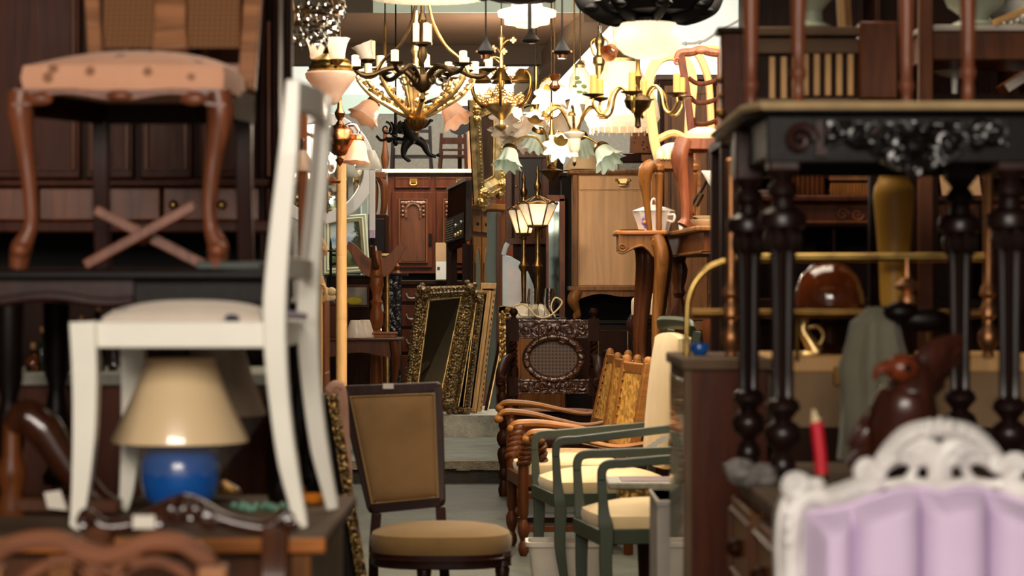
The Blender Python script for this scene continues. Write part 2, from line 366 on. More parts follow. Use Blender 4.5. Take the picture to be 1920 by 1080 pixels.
st_ceil = concrete('brown_ceiling_board', '#7c5f48', .12, 2, .7, .05); st_beam = concrete('dark_beam_paint', '#40301f', .15, 3, .7, .1); st_beamlit = concrete('lit_beam_paint', '#6a5540', .15, 3, .7, .1)  # rafter gets a lighter copy of the beam colour, as if lit
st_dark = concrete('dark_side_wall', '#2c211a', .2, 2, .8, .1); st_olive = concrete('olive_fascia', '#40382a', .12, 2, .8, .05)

YS, YL, ZS, ZL = 17.4, 20.2, .154, .335
struct('floor', MB().box((-4, -3, -.1), (4, YS, 0)), st_floor)
s_ = MB().box((-4, YS+.012, -.1), (4, YL, ZS)); struct('floor_landing', s_, st_step)
# rough broken edge strip of the step: thin nosing and dark riser
nos = MB(); n_ = 60
for i in range(n_):
    x0 = -3+6*i/n_; x1 = x0+6/n_; k = random.uniform(.0, .02)
    nos.box((x0, YS-.03-k, ZS-.05-random.uniform(0, .02)), (x1, YS+.05, ZS+.002))
struct('trim_step_nosing', nos, st_riser)
struct('trim_step_riser', MB().box((-3, YS, 0), (3, YS+.01, ZS-.04)), st_riserdark)
struct('floor_ledge', MB().box((-4, YL, -.1), (4, 25.2, ZL)), st_ledge)
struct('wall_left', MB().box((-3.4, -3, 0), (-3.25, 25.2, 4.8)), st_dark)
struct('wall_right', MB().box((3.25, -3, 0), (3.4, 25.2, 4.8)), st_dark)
struct('wall_back', MB().box((-3.25, 25, 0), (3.25, 25.15, 3.27)), st_plaster)
struct('wall_back_upper', MB().box((-3.25, 25.0, 3.27), (3.25, 25.15, 3.42)).box((-3.25, 25.03, 3.42), (3.25, 25.15, 4.8)), st_white)
struct('trim_back', MB().box((-3.25, 24.985, 3.20), (3.25, 25.0, 3.40)), st_mint)
# shop front behind the viewer, with glowing window panels added for reflections
st_glow = lamp_mat('window_glow', (1, .93, .85), 1.3)
mb = MB().box((-3.25, -3.1, 0), (3.25, -3, .7)).box((-3.25, -3.1, 2.7), (3.25, -3, 3.62))
for x in (-3.25, -1.2, .9, 3.05): mb.box((x, -3.1, .7), (x+.2, -3, 2.7))
struct('wall_front', mb, st_dark)
for i_, x in enumerate((-3.05, -1.0, 1.1)): struct('glow_window_%d' % (i_+1), MB().box((x, -3.08, .7), (x+(1.85 if i_ == 0 else 1.9 if i_ == 1 else 1.95), -3.05, 2.7)), st_glow)
# ceilings: plain board over the front, lowered brown board from 16.7 m, white board beyond the beam
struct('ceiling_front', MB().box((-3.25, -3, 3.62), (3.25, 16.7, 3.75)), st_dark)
struct('ceiling_rear', MB().box((-3.25, 16.7, 4.6), (3.25, 25, 4.75)), st_white)
xr0 = P(1118, 25, 16.7).x; xr1 = P(1020, 85, 18.9).x
b_ = MB(); z_ = 3.298
b_.prism([(-3.25, 16.7, z_), (xr0, 16.7, z_), (xr1+.09, 18.9, z_), (-3.25, 18.9, z_)], (0, 0, .06))
struct('ceiling_brown_board', b_, st_ceil)
struct('trim_fascia', MB().box((-3.25, 16.66, 3.30), (P(700, 0, 16.7).x, 16.7, 4.6)), st_olive)
struct('trim_fascia_pale', MB().box((P(700, 0, 16.7).x, 16.66, 3.30), (xr0, 16.7, 4.6)), st_mint)  # pale colour stands in for the brightness of a clerestory
struct('trim_cross_beam', MB().box((-3.25, 18.9, 3.15), (xr1+.06, 19.1, 3.36)), st_beam)
# slanting rafter at the open end of the board and a white one beside it
r_ = MB(); a, b = P(1122, 20, 16.6), P(985, 178, 20.8); r_.bar(a, b, .2, .16, up=(0, 0, 1)); struct('trim_rafter', r_, st_beamlit)
r_ = MB(); a, b = P(1040, 125, 19.3), P(985, 200, 22.5); r_.bar(a, b, .16, .1, up=(0, 0, 1)); struct('trim_white_rafter', r_, st_white)
# conduit along the white ceiling
t = T('conduit_pipe', 'thin grey electrical conduit bent across the bright white upper wall', 'pipe', 1280, 80, 25.02)
mb = MB().tube([t(1268, 82), t(1300, 81), t(1322, 76), t(1345, 60), t(1400, 30)], .012, 7); t.part('conduit', mb, p_greypaint)
for q in ((1285, 81.5), (1311, 79)): t.part('clip', MB().ball(t(*q), .022, n=8, m=5), p_greypaint)

# ================================================================ the stack beside the entrance (salmon chair, white chair, lamps)
LEGP = [(.9,0),(1.1,.02),(.7,.06),(.8,.1),(1.,.2)]
def cab_leg(mb, pts, r, n=10, flat=1., k=5): mb.tube(spline(pts, k), r, n, flat=flat)

# --- sideboard
t = T('sideboard', 'wide low brown sideboard with dusty top carrying the white painted chair', 'sideboard', 300, 1350, 4.78)
zt = .911
t.o.location.z = 0; t.base = Vector((P(300, 0, 4.78).x, 4.78, 0))
xl, xr = -1.7-t.base.x, P(612, 0, 4.78).x-t.base.x
t.part('body', MB().box((xl+.03, .03, .0), (xr-.03, .9, zt-.03)), w_walnut)
t.part('top', MB().box((xl, -.01, zt-.032), (xr, .93, zt)), w_dusty, bevel=.008, label='dusty brown top')
t.part('front_edge', MB().box((xl, -.022, zt-.034), (xr, -.008, zt-.004)), w_honeyx, bevel=.005, label='paler worn front edge')
for x0, x1 in ((xr-.07, xr-.03), (xr-.55, xr-.50)): t.part('stile', MB().box((x0, .0, .02), (x1, .035, zt-.035)), w_honey, bevel=.004)
for x0 in (xr-.50, xr-1.02):
    d = t.part('door', MB().box((x0+.0, .012, .1), (x0+.42, .032, zt-.1)), w_desk, bevel=.006)
    t.part('molding', MB().tube([(x0+.05, .008, .16), (x0+.37, .008, .16), (x0+.37, .008, zt-.16), (x0+.05, .008, zt-.16)], .012, 6, closed=True), w_oak, parent=d)
    t.part('knob', MB().ball((x0+.39, 0, .55), .014), m_brass, parent=d)
for (x, y) in ((xl+.1, .1), (xr-.1, .1), (xl+.1, .8), (xr-.1, .8)): t.part('foot', MB().lathe([(.03, 0), (.045, .03), (.04, .06)], (x, y, 0), 10), w_dark)

# --- white painted chair, side on
t = T('white_painted_chair', 'white painted wooden chair with floral cushion standing side-on upon the sideboard', 'chair', 350, 992, 4.9)
W = .41
def post(pts, ws, dy, px=0):
    # vertical painted member following pixel centres, ws widths in px
    mb = MB(); c = spline([t(x+px*0, y, 0) + Vector((0, dy, 0)) for x, y in pts], 5); rs = [w_/2*t.S for w_ in lerplist(ws, len(c))]
    mb.tube(c, rs, 4, square=True, up=(0, 1, 0), flat=1.); return mb
for dy, sh in ((0, 0), (W, .032)):
    o = Vector((sh, dy, 0))
    mb = MB(); c = spline([t(x, y)+o for x, y in ((158, 603), (162, 700), (161, 800), (156, 880), (149, 950), (140, 996))], 5); c[-1].z = .002
    mb.tube(c, [w_/2*t.S for w_ in lerplist([48, 46, 42, 36, 28, 19], len(c))], 4, square=True, up=(0, 1, 0)); t.part('leg', mb, p_white, bevel=.004)
    mb = MB(); c = spline([t(x, y)+o for x, y in ((551, 150), (541, 290), (527, 430), (517, 560), (518, 660), (526, 760), (541, 870), (566, 986))], 6); c[-1].z = .002
    mb.tube(c, [w_/2*t.S for w_ in lerplist([27, 36, 40, 44, 42, 38, 36, 24], len(c))], 4, square=True, up=(0, 1, 0)); t.part('back_post', mb, p_white, bevel=.004)
    mb = MB(); mb.box(t(172, 652)+o+Vector((0, -.011, 0)), t(506, 603)+o+Vector((0, .011, 0))); t.part('seat_rail', mb, p_white, bevel=.003)
a = t(160, 652); mb = MB().box((a.x-.012, .0, a.z), (a.x+.012+.02, W, a.z+.05)); t.part('seat_rail', mb, p_white, bevel=.003)
a = t(512, 652); mb = MB().box((a.x-.012, .0, a.z), (a.x+.02, W, a.z+.05)); t.part('seat_rail', mb, p_white, bevel=.003)
z0 = t(0, 606).z
mb = MB().pad((t(172, 0).x, .015, z0), (t(500, 0).x, .015, z0), (t(500, 0).x, W-.015, z0), (t(172, 0).x, W-.015, z0), .012, .034, rnd=.1); t.part('seat_cushion', mb, f_floral, label='cream cushion with small dark flowers')
# crest rail and back slats between the posts
def cross(y0, y1, x0, x1, th=.024):
    A = [t(x0, y)+Vector((0, .012, 0)) for y in (y0, y1)]; mb = MB()
    n = 8; pa = []; pb = []
    for i in range(n+1):
        k = i/n; bow = .02*math.sin(PI*k)
        pa.append(A[0]+Vector((.02*k+bow, (W-.02)*k, -.008*k))); pb.append(t(x1, y1)+Vector((.02*k+bow, .012+(W-.02)*k, -.008*k)))
    mb.ribbon(pa, pb, (th, 0, 0)); return mb
t.part('crest_rail', cross(150, 205, 541, 541), p_white, bevel=.004)
t.part('back_rail', cross(480, 520, 515, 512), p_white, bevel=.003)
for k in (.7,):
    p = [(543, 205), (531, 340), (516, 490)]
    mb = MB(); c = spline([t(x, y)+Vector((.02*k+.02, W*k, 0)) for x, y in p], 5); mb.tube(c, .009, 4, square=True, flat=1.3, up=(0, 1, 0)); t.part('slat', mb, p_greypaint)
t.part('tie', MB().tube([t(532, 590)+Vector((.0, 0, 0)), t(538, 592)+Vector((.0, W*.4, 0)), t(545, 596)+Vector((.0, W*.8, 0))], .008, 7), f_lilac)

# --- lamps under the white chair
def table_lamp(name, label, cx, ytop, ybot, rtop, rbot, ybase, D, shade_m, body_m, body_prof, wrap=True):
    t = T(name, label, 'lamp', cx, ybase, D); t.o.location.z = t.base.z = zt
    S = t.S; zt_, zb = t(0, ytop).z, t(0, ybot).z
    a, b = rtop*S, rbot*S
    t.part('lamp_shade', MB().lathe([(b, zb), (b*1.003, zb+.006), ((a+b)/2*.985, (zb+zt_)/2), (a, zt_), (a-.004, zt_), ((a+b)/2*.985-.004, (zb+zt_)/2), (b-.004, zb+.002)], n=40, cap=False), shade_m)
    t.part('lamp_base', MB().lathe([(r*S, max(0.002, t(0, y).z)) for r, y in body_prof], n=28), body_m)
    t.part('stem', MB().lathe([(.012, t(0, body_prof[-1][1]).z), (.012, zt_-.01)], n=10), m_brass)
    if wrap:   # crumpled film hanging under the shade
        vs = [];fs = []; n = 46
        for j in range(5):
            for k in range(n):
                th = 2*PI*k/n; r = b*(.98-.10*j)*(1+.02*math.sin(9*th+j*2)+random.uniform(-.012, .012))
                vs.append((r*math.cos(th), r*math.sin(th), zb+.004-j*.018+random.uniform(-.005, .005)))
        for j in range(4):
            for k in range(n): fs.append((j*n+k, j*n+(k+1) % n, (j+1)*n+(k+1) % n, (j+1)*n+k))
        t.part('plastic_wrap', MB().add(vs, fs), g_film, label='clear crumpled plastic film')
    return t
g_film = plain('plastic_film', '#cfcac4', .2, .05, spec=.7); _n = g_film.node_tree; _tr = _n.nodes.new('ShaderNodeBsdfTransparent'); _mx = _n.nodes.new('ShaderNodeMixShader'); _mx.inputs[0].default_value = .9
_n.links.new(_n.nodes['Principled BSDF'].outputs[0], _mx.inputs[1]); _n.links.new(_tr.outputs[0], _mx.inputs[2]); _n.links.new(_mx.outputs[0], _n.nodes['Material Output'].inputs['Surface'])
s_gloss = plain('glossy_shade', '#e4c89c', .3, .05, 3, .02, coat=.9)
table_lamp('table_lamp', 'blue ceramic table lamp with cream conical shade wrapped in plastic beneath the white chair', 338, 672, 828, 62, 128, 940, 5.2, s_gloss, k_blue,
           [(58, 940), (68, 930), (74, 900), (74, 870), (66, 845), (40, 820), (18, 800)])
table_lamp('table_lamp', 'table lamp with greyish shade standing behind the blue ceramic lamp', 408, 640, 778, 45, 90, 925, 5.56, plain('grey_shade', '#8d7c68', .45, .06, coat=.3), m_antique,
           [(45, 925), (40, 915), (14, 900), (12, 850), (24, 830), (12, 800)])

# --- black low table on the sideboard, carrying the salmon chair
t = T('low_table', 'dark carved low table standing on the sideboard beneath the salmon upholstered chair', 'table', 230, 950, 5.46); t.o.location.z = t.base.z = zt
za, zb = t(0, 506).z, t(0, 524).z; xl, xr = t(-90, 0).x, t(545, 0).x
t.part('tabletop', MB().box((xl, -.03, zb), (xr, .62, za)), w_black, bevel=.006)
mb = MB(); n = 16; A = []; Bp = []
for i in range(n+1):
    k = i/n; x = -90+340*k; A.append(t(x, 526)); Bp.append(t(x, 572+6*math.sin(k*9)))
mb.ribbon(A, Bp, (0, .03, 0)); mb.tube([a_+Vector((0, -.006, -.05)) for a_ in Bp[:1]]+[b_+Vector((0, -.006, .012)) for b_ in Bp], .012, 7)
t.part('apron', mb, w_mauve)
t.part('apron', MB().box((t(250, 0).x, .02, t(0, 566).z), (xr-.02, .05, zb)), w_black)
for x, y in ((12, 0), (524, .04), (20, .52), (520, .52)):
    mb = MB(); zz = t(0, 570).z; s = t.S
    mb.lathe([(26*s, 0), (30*s, .02), (16*s, .05), (20*s, .09), (30*s, .14), (22*s, .2), (16*s, .24), (26*s, .28), (28*s, zz)], (t(x, 0).x, y+.03, 0), 12); t.part('leg', mb, w_black)
t2 = T('green_book', 'dark green closed box lying on the end of the low carved table', 'box', 428, 508, 5.47)
a, b = t2(362, 562), t2(492, 516); t2.o.location.z = zt+za+.001; t2.base.z = zt+za+.001
t2.part('body', MB().box((t2(368, 0).x, -.01, 0), (t2(490, 0).x, .09, .018)), plain('dark_green_cover', '#1e2a22', .5), bevel=.003)
t2.part('pages', MB().box((t2(370, 0).x, -.006, .004), (t2(488, 0).x, .086, .014)), w_dark)
t2.o.name = 'green_box'

# --- salmon upholstered chair on the low table
ztab = zt+za
t = T('upholstered_chair', 'walnut chair with salmon upholstered seat and cane back on top of the stack', 'chair', 225, 505, 5.46); t.o.location.z = t.base.z = ztab+.0005
fl = [(40, 172), (38, 215), (48, 290), (57, 370), (57, 425), (40, 465), (34, 505)]
fr = [(408, 172), (414, 215), (402, 290), (393, 370), (395, 425), (409, 465), (404, 505)]
for pts in (fl, fr):
    q = [t(x, y, .02) for x, y in pts]; q[-1].z = .002; mb = MB(); c = spline(q, 6); mb.tube(c, [t.S*r for r in lerplist([25, 26, 17, 14, 13, 21, 17], len(c))], 12); mb.ball(q[-2]+Vector((0, -.015, -.005)), .022, (1.1, 1, .9)); t.part('leg', mb, w_rose)
for x0, x1 in ((176, 196), (444, 470)):
    mb = MB(); q = spline([t(x0+14, 225, .42), t(x0+14, 330, .43), t(x0+16, 430, .45), t(x0+18, 508, .47)], 5); q[-1].z = .002; mb.tube(q, .019, 4, square=True, up=(0, 1, 0)); t.part('leg', mb, w_mauve, bevel=.003)
mb = MB(); A = []; Bp = []
for i in range(25):
    k = i/24; x = 25+398*k; A.append(t(x, 166)); Bp.append(t(x, 176+12*(math.cos((k-.5)*4*PI)*.5+.5)*(1 if .1 < k < .9 else .9)+14*(abs(k-.5) > .4)))
mb.ribbon(A, Bp, (0, .035, 0)); mb.tube([b_+Vector((0, -.004, .004)) for b_ in Bp], .008, 6)
mb.ball(t(225, 180)+Vector((0, -.01, 0)), .018, (1.8, .6, .7)); mb.ball(t(75, 186)+Vector((0, -.01, 0)), .02, (1.6, .6, .8)); mb.ball(t(365, 186)+Vector((0, -.01, 0)), .02, (1.6, .6, .8))
t.part('seat_rail', mb, w_rose)
for a, b in ((t(44, 172, .04), t(190, 190, .42)), (t(412, 172, .04), t(468, 190, .42)), (t(190, 190, .43), t(468, 190, .43))):
    mb = MB().bar(a+Vector((0, 0, -.02)), b+Vector((0, 0, -.02)), .07, .025, up=(b-a).cross(Vector((0, 0, 1)))); t.part('seat_rail', mb, w_dark)
zs = t(0, 168).z
mb = MB().pad((t(22, 0).x, -.005, zs), (t(432, 0).x, -.005, zs), (t(470, 0, .43).x, .43, zs), (t(170, 0, .43).x, .43, zs), .055, .05, n=18, rnd=.07, p=2.2); t.part('seat_cushion', mb, f_pink, label='salmon seat cushion with small brown motifs')
for x0, x1, w_ in ((182, 172, 29), (462, 478, 34)):
    mb = MB(); q = spline([t(x0, 170, .42), t((x0+x1)/2, 60, .46), t(x1, -60, .52), t(x1+8, -180, .6)], 5); mb.tube(q, w_/2*t.S*1.05, 4, square=True, up=(0, 1, 0), flat=.8); t.part('back_post', mb, w_pinkish, bevel=.005)
mb = MB(); q = spline([t(320, 96, .43), t(320, 40, .46), t(320, -60, .52), t(320, -180, .6)], 5); mb.tube(q, [t.S*r for r in lerplist([36, 32, 32, 38], len(q))], 4, square=True, up=(0, 1, 0), flat=.35); t.part('splat', mb, w_pinkish, bevel=.005)
t.part('back_rail', MB().bar(t(182, 140, .435), t(470, 140, .435), .05, .022, up=(0, 1, 0)), w_rose, bevel=.004)
t.part('crest_rail', MB().tube(spline([t(178, -178, .6), t(250, -200, .6), t(325, -215, .6), t(400, -200, .6), t(490, -178, .6)], 5), .03, 8), w_pinkish)
def cane_mat(name, base, hole, scale=150):
    c = srgb(base); m, nt, N, L, B = _nodes(name); v = _coord(N, L, (1,1,1))
    w1 = N.new('ShaderNodeTexWave'); w1.inputs['Scale'].default_value = scale; w1.bands_direction = 'X'; L.new(v, w1.inputs['Vector'])
    w2 = N.new('ShaderNodeTexWave'); w2.inputs['Scale'].default_value = scale; w2.bands_direction = 'Z'; L.new(v, w2.inputs['Vector'])
    mm = N.new('ShaderNodeMath'); mm.operation = 'MAXIMUM'; L.new(w1.outputs['Fac'], mm.inputs[0]); L.new(w2.outputs['Fac'], mm.inputs[1])
    r = _ramp(N, [(.45, srgb(hole)), (.7, c)]); L.new(mm.outputs[0], r.inputs['Fac']); L.new(r.outputs['Color'], B.inputs['Base Color']); B.inputs['Roughness'].default_value = .55
    MATS[name] = m; return m
c_cane = cane_mat('cane', '#8a5c34', '#4a2c18', 24); c_canedark = cane_mat('dark_cane', '#543a26', '#0e0806', 13)
for x0, x1 in ((196, 288), (352, 448)):
    mb = MB(); mb.hexa([t(x0, 90, .44), t(x1, 90, .44), t(x1, 90, .45), t(x0, 90, .45), t(x0-4, -180, .6), t(x1+6, -180, .6), t(x1+6, -180, .61), t(x0-4, -180, .61)]); t.part('cane_panel', mb, c_cane, flat=True)
# --- crossed folding stand behind
t = T('folding_stand', 'crossed red-brown folding stand between the legs of the salmon chair', 'stand', 265, 505, 5.66); t.o.location.z = t.base.z = ztab+.0005
for dy in (0, .05):
    a, b = (t(160, 505), t(365, 385)) if dy == 0 else (t(378, 505), t(172, 392))
    a.z = .012; mb = MB().bar(a+Vector((0, dy, 0)), b+Vector((0, dy, 0)), .024, .026, up=(0, 1, 0)); t.part('leg', mb, w_rose, bevel=.003)
t.part('bolt', MB().ball(t(266, 446, .022), .02, (1, 1.6, 1)), w_red)

# --- tall dark secretary cabinet behind
t = T('secretary_cabinet', 'tall glossy dark mahogany cabinet filling the wall behind the salmon chair', 'cabinet', 200, 900, 6.9); t.o.location.z = t.base.z = 0
xl, xr = t(-160, 0).x, t(545, 0).x; ztop = t(0, -90).z
xq = t(546, 540, .62).x; mb = MB(); mb.box((xl, .06, 0), (xq, .62, t(0, 500).z)); mb.box((xl, .06, t(0, 436).z), (xq, .62, ztop)); t.part('body', mb, w_dark)
mb = MB(); pbox(mb, t, -160, 434, 500, 502, .45, .6); t.part('recess', mb, l_black)  # near-black back stands in for the shade inside the opening
for x0, x1 in ((-160, -30), (-22, 150), (160, 250), (262, 360), (372, 478)):
    d = MB(); pbox(d, t, x0, -60, x1, 334, .03, .07); d = t.part('door', d, w_red, bevel=.004)
    m_ = MB(); m_.tube([t(x0+12, -46, .025), t(x1-12, -46, .025), t(x1-12, 318, .025), t(x0+12, 318, .025)], .009, 6, closed=True); t.part('molding', m_, w_brown, parent=d)
for y0, y1 in ((336, 350), (414, 436)):
    m_ = MB(); pbox(m_, t, -160, y0, 505, y1, -.01, .07); t.part('molding', m_, w_red, bevel=.006)
for x0, x1 in ((-160, 66), (74, 300), (306, 505)):
    d = MB(); pbox(d, t, x0, 352, x1, 413, .028, .07); d = t.part('drawer', d, w_rose, bevel=.004); t.part('knob', MB().ball(t((x0+x1)/2+(138 if x0 == 74 else 10), 384, .012), .014), m_brass, parent=d)
for x0, x1 in ((484, 500), (508, 522), (530, 546)):
    m_ = MB(); pbox(m_, t, x0, -90, x1, 560, .0, .07); t.part('column', m_, w_dark, bevel=.008)
m_ = MB(); pbox(m_, t, 502, 40, 506, 330, .01, .05); t.part('highlight_strip', m_, w_orange)  # orange strip drawn in as the highlight along the columns
# --- low cabinet with pale top, bottles on it
t = T('low_cabinet', 'low dark cabinet with pale grey top holding glass bottles behind the sideboard', 'cabinet', 250, 1000, 6.2); t.o.location.z = t.base.z = 0
za = t(0, 700).z
mb = MB(); mb.box((t(-100, 0).x, 0, 0), (t(520, 0).x, .55, za-.03)); t.part('body', mb, w_dark, bevel=.004)
t.part('top', MB().box((t(-110, 0).x, -.02, za-.03), (t(525, 0).x, .57, za)), k_stone, bevel=.004, label='pale grey stone top')
for x0 in (-90, 110, 310):
    d = MB(); pbox(d, t, x0, 724, x0+190, 930, -.012, .02); t.part('door', d, w_red, bevel=.005)
zc = za
for i, (x, yt, r, kind, lab) in enumerate([(78, 620, 9, g_bottle, 'dark green slim bottle at the outer end of the pale cabinet top'), (98, 590, 13, g_bottle, 'dark green wine bottle with tall neck on the pale cabinet top'), (122, 585, 12, g_clear, 'clear glass decanter beside the dark green wine bottle'),
        (150, 600, 14, g_bottle, 'squat green bottle in the middle of the bottle row'), (182, 580, 15, g_bottle, 'broad green bottle next to the squat green one'), (212, 585, 9, g_clear, 'tall clear glass flute nearest the white chair leg'), (62, 650, 15, g_amber, 'small amber glass jar at the end of the bottle row')]):
    b_ = T('glass_bottle', lab, 'bottle', x, 700, 6.32+.05*(i % 2), 'bottles on the pale topped cabinet'); b_.o.location.z = b_.base.z = zc+.0005; h = (693-yt)*b_.S; r *= b_.S
    b_.part('body', MB().lathe([(r*.9, 0), (r, .01), (r, h*.55), (r*.85, h*.63), (r*.35, h*.75), (r*.32, h*.96), (r*.4, h)], n=16), kind); b_.part('cork', MB().lathe([(r*.3, h), (r*.28, h+.015)], n=10), w_pale)
w_dark2 = wood('dark_glossy_wood', '#35190c', .2, spec=.5, coat=.3)
# --- carved scroll-armed chair part-hidden below
t = T('scroll_arm_chair', 'dark glossy armchair arm curling down behind the white chair', 'chair', 120, 955, 5.2); t.o.location.z = t.base.z = zt
q = spline([t(18, 800), t(48, 782), t(82, 805), t(112, 850), t(145, 895), t(185, 935), t(225, 950)], 6); mb = MB().tube(q, [t.S*r for r in lerplist([22, 34, 36, 32, 28, 22, 12], len(q))], 12); t.part('arm', mb, w_dark2)
mb = MB(); s = t.S; mb.lathe([(26*s, 0), (28*s, .02), (20*s, .05), (27*s, .08), (28*s, .1), (18*s, .13), (16*s, t(0, 790).z)], (t(22, 0).x, 0, 0), 14); t.part('arm_post', mb, w_brown)
t.part('base_rail', MB().bar(t(10, 945), t(225, 948), .03, .05, up=(0, 1, 0)), w_walnut, bevel=.004)
mb = MB(); a = t(100, 950, -.05); mb.hexa([a+Vector((-.012, 0, -.003)), a+Vector((.03, 0, -.008)), a+Vector((.03, .002, -.008)), a+Vector((-.012, .002, -.003)), a+Vector((-.02, 0, .03)), a+Vector((.015, 0, .035)), a+Vector((.015, .002, .035)), a+Vector((-.02, .002, .03))]); t.part('price_tag', mb, s_paper, flat=True)

# --- dark carved crest chair in front of the sideboard
t = T('carved_back_chair', 'dark walnut chair with carved crest rail and white tag before the sideboard', 'chair', 345, 1300, 4.45); t.o.location.z = t.base.z = 0
q = spline([t(150, 985), t(162, 965), t(195, 988), t(245, 985), t(285, 968), t(320, 952), t(345, 948), t(370, 952), t(410, 972), t(450, 984), t(500, 990), t(535, 968), t(549, 985)], 6)
mb = MB().tube(q, [t.S*r for r in lerplist([7, 14, 17, 16, 16, 20, 24, 20, 16, 15, 14, 14, 8], len(q))], 10)
for x, y, r, d in ((300, 975, 16, 1), (390, 975, 16, -1), (330, 965, 13, -1), (360, 965, 13, 1), (158, 978, 14, 1), (543, 980, 14, -1)): mb.scroll(t(x, y, -.03), r*t.S, 1.4, .008, d)
for x in (322, 345, 368): mb.ball(t(x, 958, -.03), .017, (.7, .8, 1.3))
t.part('crest_rail', mb, w_dark2)
mb = MB(); mb.box(t(249, 991, -.045), t(291, 966, -.04)); t.part('price_tag', mb, s_paper, label='small white price tag')
for x in (188, 517):
    mb = MB().tube(spline([t(x, 985), t(x-2, 1090, .0), t(x-4, 1250, -.05)]+[Vector((t(x, 0).x, .02, .0))], 5), .024, 4, square=True, up=(0, 1, 0)); t.part('back_post', mb, w_walnut, bevel=.004)
t.part('back_rail', MB().bar(t(188, 1180), t(515, 1180), .05, .025), w_walnut)
mb = MB().pad((t(170, 0).x, -.45, .43), (t(535, 0).x, -.45, .43), (t(515, 0).x, -.03, .43), (t(190, 0).x, -.03, .43), .05, .03); t.part('seat', mb, f_tan)
for x in (185, 520): t.part('leg', MB().lathe([(.016, 0), (.022, .1), (.024, .43)], (t(x, 0).x, -.42, 0), 10), w_walnut)
# --- nearest fretwork chair back
t = T('fretwork_chair', 'salmon-brown chair with interlaced fretwork back rising from the bottom edge', 'chair', 200, 1500, 3.75); t.o.location.z = t.base.z = 0
w_fret = wood('fretwork_wood', '#6e422a', .45, axis='x', spec=.2)
def strap(pts, w_=24, m=1):
    mb = MB(); q = spline([t(x, y) for x, y in pts], 6); mb.tube(q, w_/2*t.S, 4, square=True, up=(0, 1, 0), flat=.8); return mb
t.part('crest_rail', strap([(-40, 1090), (-10, 1038), (50, 1014), (110, 1012), (150, 1030), (196, 1042), (240, 1030), (285, 1014), (340, 1018), (385, 1050), (420, 1100)], 34), w_fret, bevel=.005)
for pts in ([(20, 1120), (60, 1075), (120, 1050), (190, 1080), (250, 1150)], [(380, 1130), (345, 1075), (285, 1052), (215, 1080), (150, 1150)], [(120, 1020), (165, 1075), (200, 1130)], [(270, 1020), (232, 1075), (200, 1130)], [(140, 1018), (260, 1150)], [(262, 1018), (140, 1150)]):
    t.part('fretwork', strap(pts, 20), w_fret, bevel=.004)
for x in (-20, 400):
    t.part('back_post', MB().tube(spline([t(x, 1060), t(x, 1200), t(x, 1400, -.03), Vector((t(x, 0).x, .02, 0))], 5), .022, 4, square=True, up=(0, 1, 0)), w_pinkish, bevel=.004)
t.part('back_rail', MB().bar(t(-20, 1160), t(400, 1160), .05, .025), w_pinkish)
mb = MB().pad((t(-40, 0).x, -.45, .43), (t(430, 0).x, -.45, .43), (t(400, 0).x, -.03, .43), (t(-20, 0).x, -.03, .43), .05, .03); t.part('seat', mb, f_tan)
for x in (-25, 410): t.part('leg', MB().lathe([(.016, 0), (.022, .1), (.024, .43)], (t(x, 0).x, -.42, 0), 10), w_walnut)
# --- small orange post lamp seen between the white chair and the room
t = T('orange_post', 'orange-brown wooden post glimpsed through the white chair back', 'post', 568, 1000, 9.0); t.o.location.z = t.base.z = 0
t.part('shaft', MB().bar((0, 0, 0), (0, 0, t(0, 200).z), .034, .034), w_orange, bevel=.004); t.part('foot', MB().lathe([(.16, 0), (.15, .03), (.04, .06)], n=18), w_orange)
t.part('crossbar', MB().tube(spline([t(545, 262), t(570, 250), t(598, 262)], 5), .008, 7), m_copper)

# --- little things on the sideboard beside the lamps
t = T('bead_string', 'string of pale green glass beads lying beside the lamp on the sideboard', 'beads', 478, 935, 5.3); t.o.location.z = t.base.z = zt
gb = plain('green_beads', '#5f8f78', .2, .2, coat=.6)
mb = MB()
for i in range(22): mb.ball((-.05+.006*i+random.uniform(-.004, .004), .03*math.sin(i*.7), .007+.006*(i % 3 == 0)), .0075, n=8, m=5)
t.part('beads', mb, gb)
t = T('orange_dish', 'small orange glazed dish at the far corner of the sideboard', 'dish', 588, 935, 5.45); t.o.location.z = t.base.z = zt+.0005
t.part('bowl', MB().lathe([(.016, 0), (.028, .008), (.032, .022), (.03, .024), (.024, .01)], n=18), plain('orange_glaze', '#c8741a', .3, .1, coat=.4))

# ================================================================ the stack on the other side (black console table, lilac chair)
# --- chest carrying the console table
ZC = .975
t = T('drawer_chest', 'brown chest of drawers with dusty grey top carrying the black console table', 'chest', 1700, 1000, 4.7); t.o.location.z = t.base.z = 0
xa = P(1462, 0, 4.62).x-t.base.x; xb = 1.5-t.base.x
t.part('body', MB().box((xa+.035, 0, .0), (xb, 1.15, ZC-.03)), w_brown, bevel=.003)
t.part('top', MB().box((xa-.0, -.05, ZC-.03), (xb+.02, 1.2, ZC)), w_dusty, bevel=.006, label='dusty grey top')
t.part('lower_strip', MB().box((xa-.005, -.03, ZC-.37), (xb, 1.18, ZC-.32)), w_desk, bevel=.01)
for y0, y1 in ((.05, .52), (.58, 1.08)):
    d = MB().box((xa+.012, y0, ZC-.27), (xa+.04, y1, ZC-.07)); d = t.part('drawer', d, w_honey, bevel=.006); t.part('knob', MB().ball((xa, (y0+y1)/2, ZC-.17), .022), w_dark, parent=d)
    t.part('molding', MB().tube([(xa+.01, y0+.03, ZC-.24), (xa+.01, y1-.03, ZC-.24), (xa+.01, y1-.03, ZC-.1), (xa+.01, y0+.03, ZC-.1)], .008, 6, closed=True), w_walnut, parent=d)
